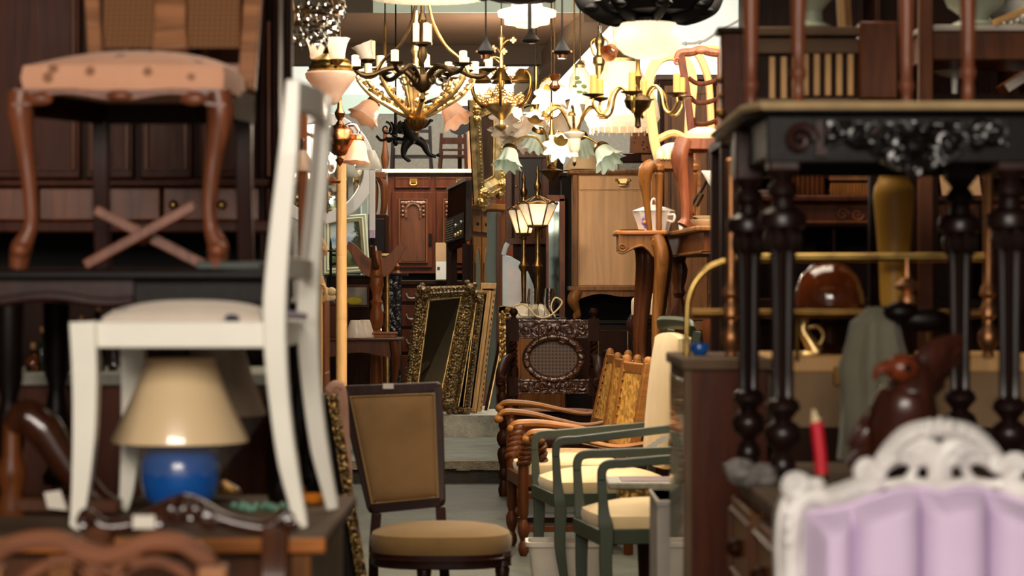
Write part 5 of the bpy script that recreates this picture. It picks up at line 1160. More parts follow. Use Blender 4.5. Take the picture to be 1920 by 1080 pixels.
mb = MB(); pbox(mb, t, 728, 511, 962, 525.5, .1, .4); t.part('lower_strip', mb, l_black)  # near-black filler painting the shaded gap below the cupboard
mb = MB(); pbox(mb, t, 716, 317, 968, 324, -.03, .48); t.part('marble_top', mb, k_marble, bevel=.003, label='thin pale marble top')
for x0, x1 in ((740, 807), (816, 940)):
    d = MB(); pbox(d, t, x0, 332, x1, 353, -.0, .03); d = t.part('drawer', d, w_red, bevel=.004); m_ = MB(); m_.tube([t(x0+2, 334, -.002), t(x1-2, 334, -.002), t(x1-2, 351, -.002), t(x0+2, 351, -.002)], .006, 6, closed=True); t.part('molding', m_, w_walnut, parent=d)
    cx = 775 if x0 == 740 else 862; m_ = MB(); m_.box(t(cx-7, 343, -.01), t(cx+7, 335, .0)); m_.tube(spline([t(cx-6, 340, -.014), t(cx-5, 346, -.025), t(cx+5, 346, -.025), t(cx+6, 340, -.014)], 4), .006, 6); t.part('handle', m_, m_antique, parent=d)
def cdoor(x0, x1, y0, y1):
    d = MB(); pbox(d, t, x0, y0, x1, y1, -.0, .03); d = t.part('door', d, w_red, bevel=.004)
    a, b = x0+17, x1-14; m_ = MB(); m_.tube([t(a-3, y0+14, -.006), t(b+3, y0+14, -.006), t(b+3, y1-10, -.006), t(a-3, y1-10, -.006)], .014, 6, closed=True)
    t.part('molding', m_, w_brown, parent=d)
    m_ = MB(); pbox(m_, t, a, y0+16, b, y1-12, -.012, .0); t.part('panel', m_, w_walnut, parent=d)
    m_ = MB(); cx = (a+b)/2; arch = [t(cx-13, y0+48, -.02), t(cx-13, y0+34, -.02)]+[t(cx-13*math.cos(q), y0+34-12*math.sin(q), -.02) for q in [PI*k/8 for k in range(1, 8)]]+[t(cx+13, y0+34, -.02), t(cx+13, y0+48, -.02)]
    m_.tube(arch, .012, 7)
    for k in range(8): m_.ball(t(a+3+k*(b-a-6)/7, y0+20+random.uniform(-1, 1), -.018), .02, (1.2, .5, .9), 7, 5)
    for k in range(3): m_.ball(t(a+3, y0+28+8*k, -.016), .016, n=7, m=5); m_.ball(t(b-3, y0+28+8*k, -.016), .016, n=7, m=5)
    t.part('carving', m_, c_walnut, parent=d)
    m_ = MB(); m_.box(t(x1-7, y1-68+26, -.014), t(x1-1, y1-90+26, -.0)); t.part('lock_plate', m_, m_iron, parent=d)
cdoor(735, 811, 360, 502); cdoor(818, 930, 360, 502)
# stipple: chairs stacked on the marble top
zc2 = zc+t(0, 317).z
def backchair(label, px, D, posts, bars, mat, z):
    t = zset(T('wooden_chair', label, 'chair', px, 317, D, 'dark chairs stacked on the marble top'), z+.0008)
    for (x0, y0, x1, y1) in posts:
        a, b = t(x0, y0), t(x1, y1); 
        if y1 >= 316: b.z = .0
        t.part('post', MB().bar(a, b, .03, .03), mat, bevel=.004)
    for (x0, y0, x1, y1, h) in bars: t.part('rail', MB().bar(t(x0, y0, .0), t(x1, y1, .0), h*t.S, .022), mat, bevel=.003)
    for (x0, y0, x1, y1) in posts:
        if y1 >= 316: a = t(x0, (y0+y1)/2, .3); t.part('leg', MB().bar(Vector((t(x1, 317).x, .3, 0)), a, .03, .03), mat)
    a, b = t(posts[0][0], 290), t(posts[-1][0], 290); t.part('seat', MB().box((a.x, .0, a.z-.02), (b.x, .32, a.z)), mat, bevel=.004)
    return t
backchair('dark ladder-back chair standing on the marble top beneath the gilt chandelier', 772, 22.68, [(738, 238, 734, 317), (806, 236, 808, 317)], [(737, 266, 807, 266, 9), (738, 246, 806, 246, 6)], w_black, zc2)
backchair('second dark chair on the marble top next to the gold frame', 855, 22.68, [(828, 250, 824, 317), (872, 250, 874, 317)], [(827, 264, 873, 264, 12), (828, 281, 873, 281, 4)], w_dark, zc2)
t = zset(T('painted_panel', 'dark shield shaped chair back with painted gold pattern above the marble topped cupboard', 'panel', 860, 317, 23.02), zc2+.0005); s = t.S
pl = [t(838, 200), t(884, 198), t(888, 225), t(878, 246), t(862, 254), t(846, 248), t(836, 228)]; t.part('panel', MB().prism(pl, (0, .03, 0)), w_black, bevel=.004)
mb = MB(); mb.scroll(t(853, 225, -.005), 9*s, 1.5, .006, 1); mb.scroll(t(871, 225, -.005), 9*s, 1.5, .006, -1); mb.tube(spline([t(846, 210, -.004), t(862, 204, -.004), t(878, 210, -.004)], 4), .006, 6); t.part('painting', mb, m_gold); t.part('stand', MB().bar(t(862, 254, .015), Vector((t(862, 0).x, .015, 0)), .04, .03), w_dark); t.part('foot', MB().box((t(850, 0).x, -.015, 0), (t(875, 0).x, .05, .02)), w_dark)
t = zset(T('turned_table_leg', 'brown turned table leg standing on end beside the marble topped cupboard', 'table leg', 714, 317, 22.7), zc2+.0005)
t.part('leg', MB().lathe([(r*t.S, max(0, t(0, y).z)) for r, y in ((4, 317), (6, 310), (8, 296), (5, 280), (3.5, 262), (4, 248), (6, 244), (4, 240))], (t(722, 0).x-0, 0, 0), 12), w_walnut)

# --- gramophone with open lid
t = zset(T('radio_gramophone', 'dark wooden radio gramophone with dials standing on a slim stand before the cupboard', 'radio', 860, 760, 21.2), ZL)
p = lambda x, y, d=0.: t(x, y, d)
mb = MB(); mb.hexa([p(836, 464, 0), p(872, 452, -.28), p(884, 450, .1), p(850, 462, .35), p(840, 356, 0), p(874, 338, -.28), p(886, 336, .1), p(852, 354, .35)]); t.part('body', mb, w_dark, bevel=.005)
fr = MB()
def f2(u, v, o=-.006): 
    a = p(836, 464, 0)*(1-u)+p(872, 452, -.28)*u; b = p(840, 356, 0)*(1-u)+p(874, 338, -.28)*u; return a*(1-v)+b*v+Vector((-.012, -.012, 0))
t.part('fascia', MB().prism([f2(.04, .06), f2(.96, .06), f2(.96, .48), f2(.04, .48)], (.004, .004, 0)), plain('grey_fascia', '#3a352e', .4))
mb = MB()
for k in range(9): mb.bar(f2(.1, .1+.04*k)+Vector((-.004, -.004, 0)), f2(.42, .1+.04*k)+Vector((-.004, -.004, 0)), .006, .006)
t.part('speaker_slots', mb, p_greypaint)
for k, (u, v, m_) in enumerate(((.6, .14, m_gold), (.74, .15, m_gold), (.88, .16, m_gold), (.6, .3, m_silver), (.88, .32, m_silver))): t.part('knob', MB().ball(f2(u, v)+Vector((-.006, -.006, 0)), .018), m_)
t.part('lid', MB().hexa([p(836, 357, .0), p(874, 339, -.28), p(874, 339, -.26), p(836, 357, .02), p(838, 352, .1), p(872, 332, -.1), p(872, 332, -.08), p(838, 352, .12)]), w_dark)
zl = p(0, 458).z
for x, d in ((842, .0), (872, -.24), (882, .1), (852, .3)): t.part('leg', MB().bar((p(x, 0, d).x, d, 0), (p(x, 0, d).x, d, zl), .05, .05), w_dark, bevel=.004)
t.part('stretcher', MB().bar(p(842, 466, 0), p(872, 456, -.24), .05, .03), w_dark)
t = zset(T('cardboard_box', 'small cardboard box with white label between cupboard and gramophone', 'box', 829, 496, 22.42), 0); t.base.z = t.o.location.z = zc+.0
h = t(0, 456).z; mb = MB().box((t(818, 0).x, -.1, 0.001), (t(845, 0).x, .09, h)); t.part('body', mb, s_card, bevel=.003); t.part('label', MB().box((t(819, 0).x, -.104, .01), (t(838, 0).x, -.1, h*.5)), s_paper); t.part('print', MB().box((t(821, 0).x, -.106, h*.28), (t(826, 0).x, -.104, h*.36)), p_green)
t.o.location.y -= .1; t.o.location.y += .0

# --- gothic glazed cupboard, glass pane, post
t = zset(T('glazed_cupboard', 'oak cupboard with two small drawers above arched glass doors', 'cupboard', 897, 790, 21.6), ZL)
def g2(u, v, o=0.):      # face from the near-left edge turning away
    a = t(880, 640, -.1)*(1-u)+t(916, 640, .35)*u; b = t(880, 394, -.1)*(1-u)+t(916, 398, .35)*u; return a*(1-v)+b*v+Vector((.9, -.3, 0))*0+Vector((-.5, -.86, 0))*o*-1
c = [t(880, 640, -.1), t(916, 640, .35), t(934, 640, .4), t(905, 640, .6)]; u_ = [t(880, 394, -.1), t(916, 392, .35), t(934, 392, .4), t(905, 394, .6)]
for q in c: q.z = .0005
t.part('body', MB().hexa([c[0], c[1], c[1]+Vector((.15, .3, 0)), c[0]+Vector((.1, .4, 0)), u_[0], u_[1], u_[1]+Vector((.15, .3, 0)), u_[0]+Vector((.1, .4, 0))]), w_brown, bevel=.004)
nv = Vector((.012, -.008, 0))
for u0, u1 in ((.08, .47), (.53, .92)):
    d = t.part('drawer', MB().prism([g2(u0, .84)+nv, g2(u1, .84)+nv, g2(u1, .96)+nv, g2(u0, .96)+nv], (.012, -.005, 0)), w_oak); t.part('knob', MB().ball(g2((u0+u1)/2, .9)+nv*2.2, .016), m_iron, parent=d)
    d = t.part('door', MB().prism([g2(u0, .08)+nv, g2(u1, .08)+nv, g2(u1, .8)+nv, g2(u0, .8)+nv], (.012, -.005, 0)), w_oak)
    um = (u0+u1)/2; w2 = (u1-u0)*.33; arch = [g2(um-w2, .12)+nv*2.2, g2(um+w2, .12)+nv*2.2, g2(um+w2, .6)+nv*2.2, g2(um+w2*.6, .69)+nv*2.2, g2(um, .72)+nv*2.2, g2(um-w2*.6, .69)+nv*2.2, g2(um-w2, .6)+nv*2.2]
    t.part('glass', MB().prism(arch, (.004, -.002, 0)), plain('dark_window_glass', '#3f463c', .08, .3, coat=.6), parent=d); t.part('molding', MB().tube(arch, .01, 6, closed=True), w_honey, parent=d)
t.part('cornice', MB().hexa([u_[0]+Vector((-.05, -.06, 0)), u_[1]+Vector((.03, -.08, 0)), u_[1]+Vector((.18, .3, 0)), u_[0]+Vector((.08, .4, 0)), u_[0]+Vector((-.05, -.06, .04)), u_[1]+Vector((.03, -.08, .05)), u_[1]+Vector((.18, .3, .05)), u_[0]+Vector((.08, .4, .04))]), w_oak, bevel=.004)
t = zset(T('glass_screen', 'tall grey glass panel in a dark wooden post beside the glazed cupboard', 'screen', 925, 790, 21.3), ZL)
mb = MB().box((t(913, 0).x, 0, 0.0005), (t(931, 0).x, .02, t(0, 397).z)); t.part('pane', mb, plain('dull_glass', '#6a746c', .5, .15, 3, spec=.2)); t.part('stile', MB().box((t(931, 0).x, -.02, .0005), (t(940, 0).x, .05, t(0, 398).z)), w_brown, bevel=.004)

# --- large gold frame seen edgeways
t = T('gold_frame', 'large carved gold picture frame standing edgeways above the glazed cupboard', 'frame', 905, 392, 20.9)
t.base = P(905, 392, 20.9)
t.o.location = t.base
orn_m = c_gold
c4 = [t(889, 384, 0), t(931, 362, .75), t(928, 170, .75), t(879, 188, 0)]
pframe(t, c4, .17, .07, m_gold, .032, None, w_dark, .014)
t.part('bracket', MB().bar(t(902, 392, .12), t(925, 375, .5), .05, .03), w_walnut)
t = zset(T('brown_board', 'plain brown board leaning behind the large gold frame', 'board', 884, 392, 22.66), zc2+.0005); t.o.location.z = t.base.z = zc2+.0005
t.part('board', MB().hexa([t(878, 316, 0), t(892, 316, 0), t(892, 316, .03), t(878, 316, .03), t(877, 246, .1), t(892, 244, .1), t(892, 244, .13), t(877, 246, .13)]), w_oak)

# --- wall clock cabinet, pale blue arched screen, mirrored door
t = zset(T('tall_clock_case', 'tall brown wooden clock case with dark glass door behind the brass lanterns', 'clock case', 1000, 800, 19.8), ZS+.0)
t.o.location.z = t.base.z = ZS+.0
t = zset(t, ZS); 
mb = MB(); pbox(mb, t, 950, 296, 1056, 452, .03, .3); mb.box((t(962, 0).x, .05, .0005), (t(1050, 0).x, .28, t(0, 452).z)); t.part('body', mb, w_dark)
mb = MB()
for x0, x1 in ((948, 960), (964, 974), (1016, 1030)): pbox(mb, t, x0, 292, x1, 452, .0, .05)
pbox(mb, t, 946, 446, 1060, 458, -.02, .3); pbox(mb, t, 946, 284, 1060, 296, -.03, .3); pbox(mb, t, 974, 430, 1016, 446, 0, .05); t.part('case_frame', mb, w_brown, bevel=.004)
mb = MB(); mb.prism([t(950, 284, -.01), t(960, 272, -.01), t(985, 276, -.01), t(1003, 264, -.01), t(1022, 276, -.01), t(1046, 272, -.01), t(1056, 284, -.01)], (0, .06, 0)); t.part('crest', mb, w_brown, bevel=.004)
mb = MB(); pbox(mb, t, 974, 296, 1016, 430, .012, .02); t.part('door_glass', mb, plain('door_dark_glass', '#15110f', .35, .2, spec=.15)); t.part('knob', MB().ball(t(967, 349, -.012), .014), m_gold)
t = zset(T('arched_screen', 'pale blue painted arched panel with a plain pale center standing beside the lamps', 'panel', 963, 800, 19.3), ZS)
def archp(x0, x1, ytop, ysh, dy): return [t(x0, 800, dy), t(x1, 800, dy)]+[t(x1-(x1-x0)*(1-math.cos(a))*1., ysh-(ysh-ytop)*math.sin(a), dy) for a in [PI/2*k/8 for k in range(9)]]
out = [t(942, 800), t(1004, 800), t(1004, 556), t(1000, 534), t(990, 510), t(974, 490), t(956, 480), t(942, 478)]
for q in out[:2]: q.z = .0005
t.part('frame', MB().prism(out, (0, .03, 0)), p_blue, bevel=.004)
inn = [t(950, 780, -.006), t(996, 780, -.006), t(996, 556, -.006), t(990, 534, -.006), t(980, 514, -.006), t(966, 500, -.006), t(950, 493, -.006)]; t.part('panel', MB().prism(inn, (0, .012, 0)), plain('pale_lilac_panel', '#e6e2e2', .6), bevel=.002)
t.part('finial', MB().tube(spline([t(944, 478), t(948, 464), t(952, 456)], 4), .02, 8), p_blue)
t = zset(T('mirrored_door', 'narrow wardrobe door with long mirror standing behind the lantern lamps', 'mirror door', 1042, 800, 18.9), ZS)
mb = MB(); mb.bar(t(1026, 370), Vector((t(1026, 0).x, 0, 0.0005)), 5*t.S, .03); mb.bar(t(1054, 372), Vector((t(1054, 0).x, 0, 0.0005)), 11*t.S, .03); mb.bar(t(1024, 372), t(1059, 372), .05, .03); mb.bar(t(1024, 800, 0)+Vector((0, 0, .04)), t(1059, 800, 0)+Vector((0, 0, .04)), .06, .03); t.part('frame', mb, w_orange, bevel=.003)
mb = MB(); pbox(mb, t, 1028, 376, 1050, 790, .008, .016); t.part('mirror_glass', mb, m_dkmirror, flat=True)

# --- orange cabinet with the two lantern lamps on it
t = zset(T('lamp_cabinet', 'small orange-brown cabinet behind the carved chair carrying the brass lantern lamps', 'cabinet', 1010, 800, 17.6), ZS)
mb = MB().box((t(968, 0).x, 0, .0005), (t(1060, 0).x, .68, t(0, 601).z)); t.part('body', mb, w_orange, bevel=.004); mb = MB(); pbox(mb, t, 964, 597, 1064, 602, -.02, .7); t.part('top', mb, w_dark, bevel=.003)
d = MB(); pbox(d, t, 976, 612, 1052, 780, -.012, .01); d = t.part('door', d, w_honey, bevel=.005); t.part('knob', MB().ball(t(1046, 690, -.02), .014), m_brass, parent=d)
zl = ZS+t(0, 597).z
def lantern(label, px, D, ybase, y0, y1, w_top, w_bot, ybot, ytopf):
    t = zset(T('lantern_lamp', label, 'lamp', px, ybase, D, 'brass lantern lamps'), zl+.0005); s = t.S; Z = lambda y: max(0, t(0, y).z)
    zz = lambda y: (597-y)*s
    t.part('lamp_base', MB().lathe([(28*s, 0), (28*s, 4*s), (24*s, 7*s), (21*s, 12*s), (13*s, 22*s), (9*s, 26*s)], n=8), k_marble, ang=20, label='cream lamp base')
    t.part('stem', MB().lathe([(r*s, zz(y)) for r, y in ((9, 572), (4, 566), (5, 520), (5, 512), (9, 505), (10, 500), (5, 492), (4.5, 450), (5, ybot+12), (7, ybot+8), (4, ybot+3))], n=14), m_antique)
    a, b = w_bot*s, w_top*s; zb, zt = zz(ybot), zz(y1)
    mb = MB(); mb.lathe([(a, zb), (b, zt)], n=6, cap=False); gl = t.part('glass_panes', mb, g_white, flat=True)
    mb = MB()
    for k in range(6):
        q = 2*PI*k/6; mb.tube([(a*math.cos(q), a*math.sin(q), zb), (b*math.cos(q), b*math.sin(q), zt)], 1.5*s, 6)
        q2 = 2*PI*(k+1)/6; A, Bq = Vector((b*math.cos(q), b*math.sin(q), zt)), Vector((b*math.cos(q2), b*math.sin(q2), zt)); mb.tube(spline([A, (A+Bq)/2+Vector((0, 0, 5*s)), Bq], 4), 1.8*s, 6); mb.ball(A+Vector((0, 0, 2*s)), 3*s)
        mb.tube(spline([A, A*.5+Vector((0, 0, zt*.5+9*s)), Vector((0, 0, zt+17*s))], 4), 1.3*s, 6)
    mb.lathe([(a+1*s, zb-2*s), (a+2*s, zb), (a, zb+2*s)], n=6); mb.lathe([(a, zb-2*s), (4*s, zb-7*s)], n=10)
    mb.lathe([(3*s, zt+12*s), (6*s, zt+17*s), (4*s, zt+24*s), (7*s, zt+30*s), (8*s, zt+36*s), (4*s, zt+44*s), (3*s, zt+56*s), (5*s, zt+60*s), (1*s, zt+72*s)], n=12); t.part('lantern_frame', mb, m_antique)
    t.part('bulb', MB().ball((0, 0, (zb+zt)/2-4*s), 7*s, (1, 1, 1.5)), m_bulb)
    return t
lantern('taller brass lantern lamp with frosted panes on the orange-brown cabinet', 1008, 17.8, 597, 0, 384, 36, 18, 424, 330)
lantern('second brass lantern lamp standing behind the taller lantern', 982, 18.12, 597, 0, 396, 29, 14, 440, 345)
for i, (x, lab) in enumerate(((1000, 'clear glass lamp chimney at the foot of the taller brass lantern'), (1030, 'clear glass lamp chimney beside the mirrored door'))):
    b_ = zset(T('lamp_chimney', lab, 'glass chimney', x, 597, 17.62, 'lamp chimneys on the orange-brown cabinet'), zl+.0005); s = b_.S
    b_.part('chimney', MB().lathe([(11*s, 0), (9*s, 20*s), (12*s, 34*s), (9*s, 56*s), (8.4*s, 56*s), (11*s, 34*s), (8.4*s, 20*s), (10.4*s, 0)], n=18, cap=False), g_clear)
t = zset(T('power_cord', 'looping cream lamp cord lying round the lantern lamp bases', 'cord', 1010, 597, 17.55), zl)
t.part('cord', MB().tube(spline([(-.12, .0, .008), (-.18, -.02, .08), (-.1, -.04, .1), (-.02, -.03, .02), (.06, -.04, .01), (.13, -.03, .06), (.17, .0, .12), (.12, .0, .15), (.09, 0, .08), (.12, -.02, .01)], 6), .006, 7), f_cream)

# --- tall tan cabinet on cabriole legs, on the black cabinet
t = zset(T('black_cabinet', 'black lacquered cabinet with thin gold inlay lines under the tall tan cabinet', 'cabinet', 1150, 800, 18.3), ZS)
xa, xb = t(1060, 0).x, t(1300, 0).x; zt_ = t(0, 600).z
t.part('body', MB().box((xa+.01, 0, .0005), (xb, .5, zt_-.03)), w_black, bevel=.004); t.part('top', MB().box((xa-.02, -.03, zt_-.03), (xb+.02, .52, zt_)), m_iron, bevel=.004)
for x0, x1 in ((1064, 1114), (1118, 1182), (1186, 1240)):
    d = MB(); pbox(d, t, x0, 612, x1, 740, -.012, .01); d = t.part('door', d, w_dark, bevel=.003); m_ = MB(); m_.tube([t(x0+4, 620, -.014), t(x1-5, 620, -.014), t(x1-5, 724, -.014), t(x0+4, 724, -.014)], .005, 5, closed=True); t.part('inlay', m_, m_gold, parent=d)
    t.part('lock_ring', MB().lathe([(.028, 0), (.034, .008), (.02, .012), (.012, .008)], n=18, M=Matrix.Translation(t((x0+x1)/2-9 if x0 != 1118 else 1137, 663, -.014)) @ Matrix.Rotation(PI/2, 4, 'X')), m_iron, parent=d)
zb = ZS+zt_
t = zset(T('tan_cabinet', 'tall tan veneered cabinet with brass handled drawer standing on cabriole legs', 'cabinet', 1135, 600, 18.3), zb+.0005)
xa, xb = t(1080, 0).x, t(1216, 0).x
mb = MB(); pbox(mb, t, 1074, 326, 1222, 538, .0, .46); t.part('body', mb, w_tan, bevel=.004)
mb = MB(); pbox(mb, t, 1066, 318, 1232, 327, -.04, .48); mb.tube([t(1066, 323, -.04), t(1232, 323, -.04)], 4*t.S, 8); t.part('top', mb, w_oak, bevel=.006)
mb = MB(); pbox(mb, t, 1074, 327, 1084, 538, -.02, .02); pbox(mb, t, 1066, 537, 1230, 545, -.04, .47); pbox(mb, t, 1214, 327, 1224, 538, -.02, .02); t.part('molding', mb, w_oak, bevel=.005)
d = MB(); pbox(d, t, 1086, 330, 1213, 356, -.012, .01); d = t.part('drawer', d, w_tan, bevel=.003); m_ = MB(); cx = 1168
m_.box(t(cx-8, 343, -.02), t(cx+8, 335, -.012)); m_.ball(t(cx-12, 338, -.018), 3*t.S); m_.ball(t(cx+12, 338, -.018), 3*t.S); m_.tube(spline([t(cx-8, 341, -.02), t(cx-6, 347, -.04), t(cx+6, 347, -.04), t(cx+8, 341, -.02)], 4), .008, 7); t.part('handle', m_, m_gold, parent=d)
d = MB(); pbox(d, t, 1086, 359, 1213, 535, -.012, .01); d = t.part('door', d, w_tan, bevel=.003)
mb = MB(); A = []; Bq = []
for i in range(21): k = i/20; A.append(t(1076+146*k, 545, -.02)); Bq.append(t(1076+146*k, 553+7*abs(2*k-1)**2+3*math.cos(k*10), -.02))
mb.ribbon(A, Bq, (0, .03, 0)); t.part('apron', mb, w_oak)
for x, dy in ((1083, -.0), (1214, -.0), (1083, .42), (1214, .42)):
    sg = -1 if x < 1150 else 1; c = [t(x, 546, dy), t(x+sg*8, 562, dy-.02), t(x+sg*2, 580, dy), t(x-sg*2, 592, dy), t(x+sg*5, 600, dy-.02)]; c[-1].z = .034; q = spline(c, 5); mb = MB().tube(q, lerplist([11*t.S, 12*t.S, 7*t.S, 5*t.S, 7*t.S], len(q)), 10); t.part('leg', mb, w_oak)
# black box added as the dark behind the tan cabinet
t = zset(T('dark_backing', 'plain black box added to darken the gap behind the tall tan cabinet', 'wardrobe', 1150, 800, 19.0), ZS)
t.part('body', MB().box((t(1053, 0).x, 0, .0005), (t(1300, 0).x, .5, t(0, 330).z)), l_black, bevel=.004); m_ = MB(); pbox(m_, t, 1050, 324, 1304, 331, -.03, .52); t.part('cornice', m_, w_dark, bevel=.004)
# glass jars under / behind on top are added with the lamps

# ================================================================ the corner beyond the white chair
t = ground(T('bamboo_post', 'tall pale bamboo post standing in front of the round white mirror', 'post', 640, 1000, 14.4))
mb = MB(); s = t.S
zz = [(0, 11), (t(0, 720).z, 10.5), (t(0, 600).z, 10.5), (t(0, 480).z, 10), (t(0, 360).z, 9.5), (t(0, 262).z, 9)]
for (z0, r0), (z1, r1) in zip(zz, zz[1:]): mb.lathe([(r0*s*.98, z0), (r0*s*1.03, z0+.01), (r0*s, z0+.03), (r1*s, z1-.01), (r1*s*.98, z1)], n=12)
t.part('shaft', mb, w_pale)
# --- pale mint door with the round mirror and the landscape picture
t = zset(T('mint_door', 'pale mint painted door leaf standing behind the round white mirror', 'door leaf', 650, 760, 20.9), ZL); door = t
mb = MB(); mb.box((t(585, 0).x, .0, .0005), (t(690, 0).x, .04, t(0, 300).z)); t.part('leaf', mb, p_white2 if False else plain('mint_paint', '#b9c8bc', .5, .05), bevel=.004)
for y0, y1 in ((320, 520), (540, 740)): m_ = MB(); m_.tube([t(600, y0, -.004), t(676, y0, -.004), t(676, y1, -.004), t(600, y1, -.004)], .012, 6, closed=True); t.part('molding', m_, p_blue)
t = T('round_mirror', 'large round mirror in white enamelled frame hanging before the mint door', 'mirror', 597, 315, 20.38); s = t.S
ring = [t(597+95*math.cos(a), 315+95*math.sin(a)) for a in [2*PI*k/64 for k in range(64)]]; t.part('frame', MB().tube(ring, 11*s, 4, closed=True, flat=.8, square=True), p_purewhite, bevel=.006)
t.part('mirror_glass', MB().prism([t(597+88*math.cos(a), 315+88*math.sin(a), .02) for a in [2*PI*k/64 for k in range(64)]], (0, .012, 0)), m_mirror, flat=True)
t.o.rotation_euler = (0, 0, math.radians(11))
t.part('bracket', MB().bar(t(597, 330, .03), t(597, 330, .53), .05, .05, up=(0, 0, 1)), w_dark)
def landscape():
    m, nt, N, L, B = _nodes('landscape_canvas'); tc = N.new('ShaderNodeTexCoord'); sp = N.new('ShaderNodeSeparateXYZ'); L.new(tc.outputs['Generated'], sp.inputs[0])
    n = N.new('ShaderNodeTexNoise'); n.inputs['Scale'].default_value = 5; n.inputs['Detail'].default_value = 7; L.new(tc.outputs['Generated'], n.inputs['Vector'])
    a = N.new('ShaderNodeMath'); a.operation = 'MULTIPLY_ADD'; a.inputs[1].default_value = .22; L.new(n.outputs['Fac'], a.inputs[0]); L.new(sp.outputs['Z'], a.inputs[2])
    r = _ramp(N, [(.1, srgb('#2c3420')), (.3, srgb('#50602f')), (.46, srgb('#7c8a5c')), (.52, srgb('#3a4a2c')), (.56, srgb('#cfd6cf')), (.68, srgb('#6fa4c8')), (.8, srgb('#cdd8da')), (1, srgb('#b8c8c8'))]); L.new(a.outputs[0], r.inputs['Fac'])
    # tree on one side
    t1 = N.new('ShaderNodeMath'); t1.operation = 'MULTIPLY_ADD'; t1.inputs[1].default_value = .55; L.new(n.outputs['Fac'], t1.inputs[0]); L.new(sp.outputs['X'], t1.inputs[2])
    sb_ = N.new('ShaderNodeMath'); sb_.operation = 'SUBTRACT'; sb_.inputs[1].default_value = .2; L.new(t1.outputs[0], sb_.inputs[0]); r2 = _ramp(N, [(.76, (0, 0, 0)), (.82, (1, 1, 1))]); L.new(sb_.outputs[0], r2.inputs['Fac'])
    n3 = N.new('ShaderNodeTexNoise'); n3.inputs['Scale'].default_value = 24; L.new(tc.outputs['Generated'], n3.inputs['Vector']); r3 = _ramp(N, [(.35, srgb('#141c10')), (.7, srgb('#46522c'))]); L.new(n3.outputs['Fac'], r3.inputs['Fac'])
    mx = N.new('ShaderNodeMix'); mx.data_type = 'RGBA'; L.new(r2.outputs['Color'], mx.inputs['Factor']); L.new(r.outputs['Color'], mx.inputs['A']); L.new(r3.outputs['Color'], mx.inputs['B']); L.new(mx.outputs['Result'], B.inputs['Base Color']); B.inputs['Roughness'].default_value = .5
    return m
m_land = landscape()
# low dark cabinet under the painting
t = zset(T('dark_low_cabinet', 'dark low cabinet beneath the landscape painting, a picture leaning on its front', 'cabinet', 655, 760, 20.3), ZL); zc3 = t(0, 516).z
mb = MB(); mb.box((t(612, 0).x, 0, .0005), (t(700, 0).x, .4, zc3-.02)); t.part('body', mb, w_dark, bevel=.004); t.part('top', MB().box((t(608, 0).x, -.02, zc3-.02), (t(704, 0).x, .42, zc3)), w_black, bevel=.004)
d = MB(); pbox(d, t, 650, 580, 692, 720, -.012, .01); d = t.part('door', d, w_dark, bevel=.004); t.part('knob', MB().ball(t(656, 610, -.02), .014), m_gold, parent=d)
m_ = MB(); m_.tube([t(640, 536, -.02), t(690, 536, -.02), t(690, 574, -.02), t(640, 574, -.02)], .014, 6, closed=True); t.part('framed_panel', m_, w_brown)
m_ = MB(); pbox(m_, t, 641, 538, 689, 573, -.016, -.005); t.part('panel', m_, p_greypaint)
t.part('yellow_patch', MB().ball(t(664, 564, -.02), .05, (1.3, .2, .7), 9, 6), plain('yellow_paint', '#d8c820', .5))
t = zset(T('landscape_painting', 'landscape painting with tree and sky in pale cream frame on the dark low cabinet', 'painting', 650, 516, 20.52), ZL+zc3)
orn_m = c_gold
A = [t(606, 516, 0), t(694, 511, 0), t(687, 402, .14), t(606, 408, .14)]
for q in A[:1]: q.z = .0
pframe(t, A, .06, .03, plain('cream_frame_paint', '#cfd2b4', .45, .08), None, None, m_land, .006)
# --- hall items at the far edge: iron candle stand, dark tall cabinet, stool leg, white floor lamp
t = zset(T('table', 'brown side table with shaped apron carrying the frosted glass shades', 'table', 680, 850, 18.6), ZS); s = t.S; ztab3 = t(0, 634).z
mb = MB().box((t(596, 0).x, -.03, ztab3-.02), (t(753, 0).x, .5, ztab3)); t.part('tabletop', mb, w_walnut, bevel=.006)
mb = MB(); A = []; Bq = []
for i in range(25): k = i/24; A.append(t(600+146*k, 638)); Bq.append(t(600+146*k, 666+5*math.cos(k*2*PI)+6*(abs(k-.5) > .44)))
mb.ribbon(A, Bq, (0, .03, 0)); t.part('apron', mb, w_walnut); t.part('apron', MB().box((t(744, 0).x, .0, t(0, 668).z), (t(747, 0).x, .46, ztab3-.02)), w_walnut)
for x, dy in ((738, .0), (604, .0), (738, .44), (604, .44)):
    c = spline([t(x, 640, dy), t(x+4, 672, dy-.01), t(x+2, 710, dy), t(x-3, 780, dy), Vector((t(x+2, 0, dy).x, dy, .0005))], 5); t.part('leg', MB().tube(c, lerplist([.035, .035, .024, .018, .022], len(c)), 8), w_walnut)
zz3 = ZS+ztab3
t = zset(T('mahogany_box', 'mahogany chest standing at the end of the brown side table', 'box', 616, 632, 18.75), zz3+.0005); t.part('body', MB().box((t(598, 0).x, 0, 0), (t(648, 0).x, .3, t(0, 572).z)), w_red, bevel=.004); t.part('lid', MB().box((t(596, 0).x, -.01, t(0, 572).z), (t(650, 0).x, .31, t(0, 568).z)), w_red, bevel=.003); zbx = zz3+t(0, 568).z
t = zset(T('cloth_bundle', 'crumpled cream cloth bundle lying on the mahogany chest', 'cloth', 617, 568, 18.85), zbx+.001)
mb = MB()
for i in range(10): mb.ball((random.uniform(-.03, .03), random.uniform(-.04, .04), random.uniform(.03, .1)), random.uniform(.03, .04), (1, 1, .8), 9, 6)
t.part('cloth', mb, f_cream)
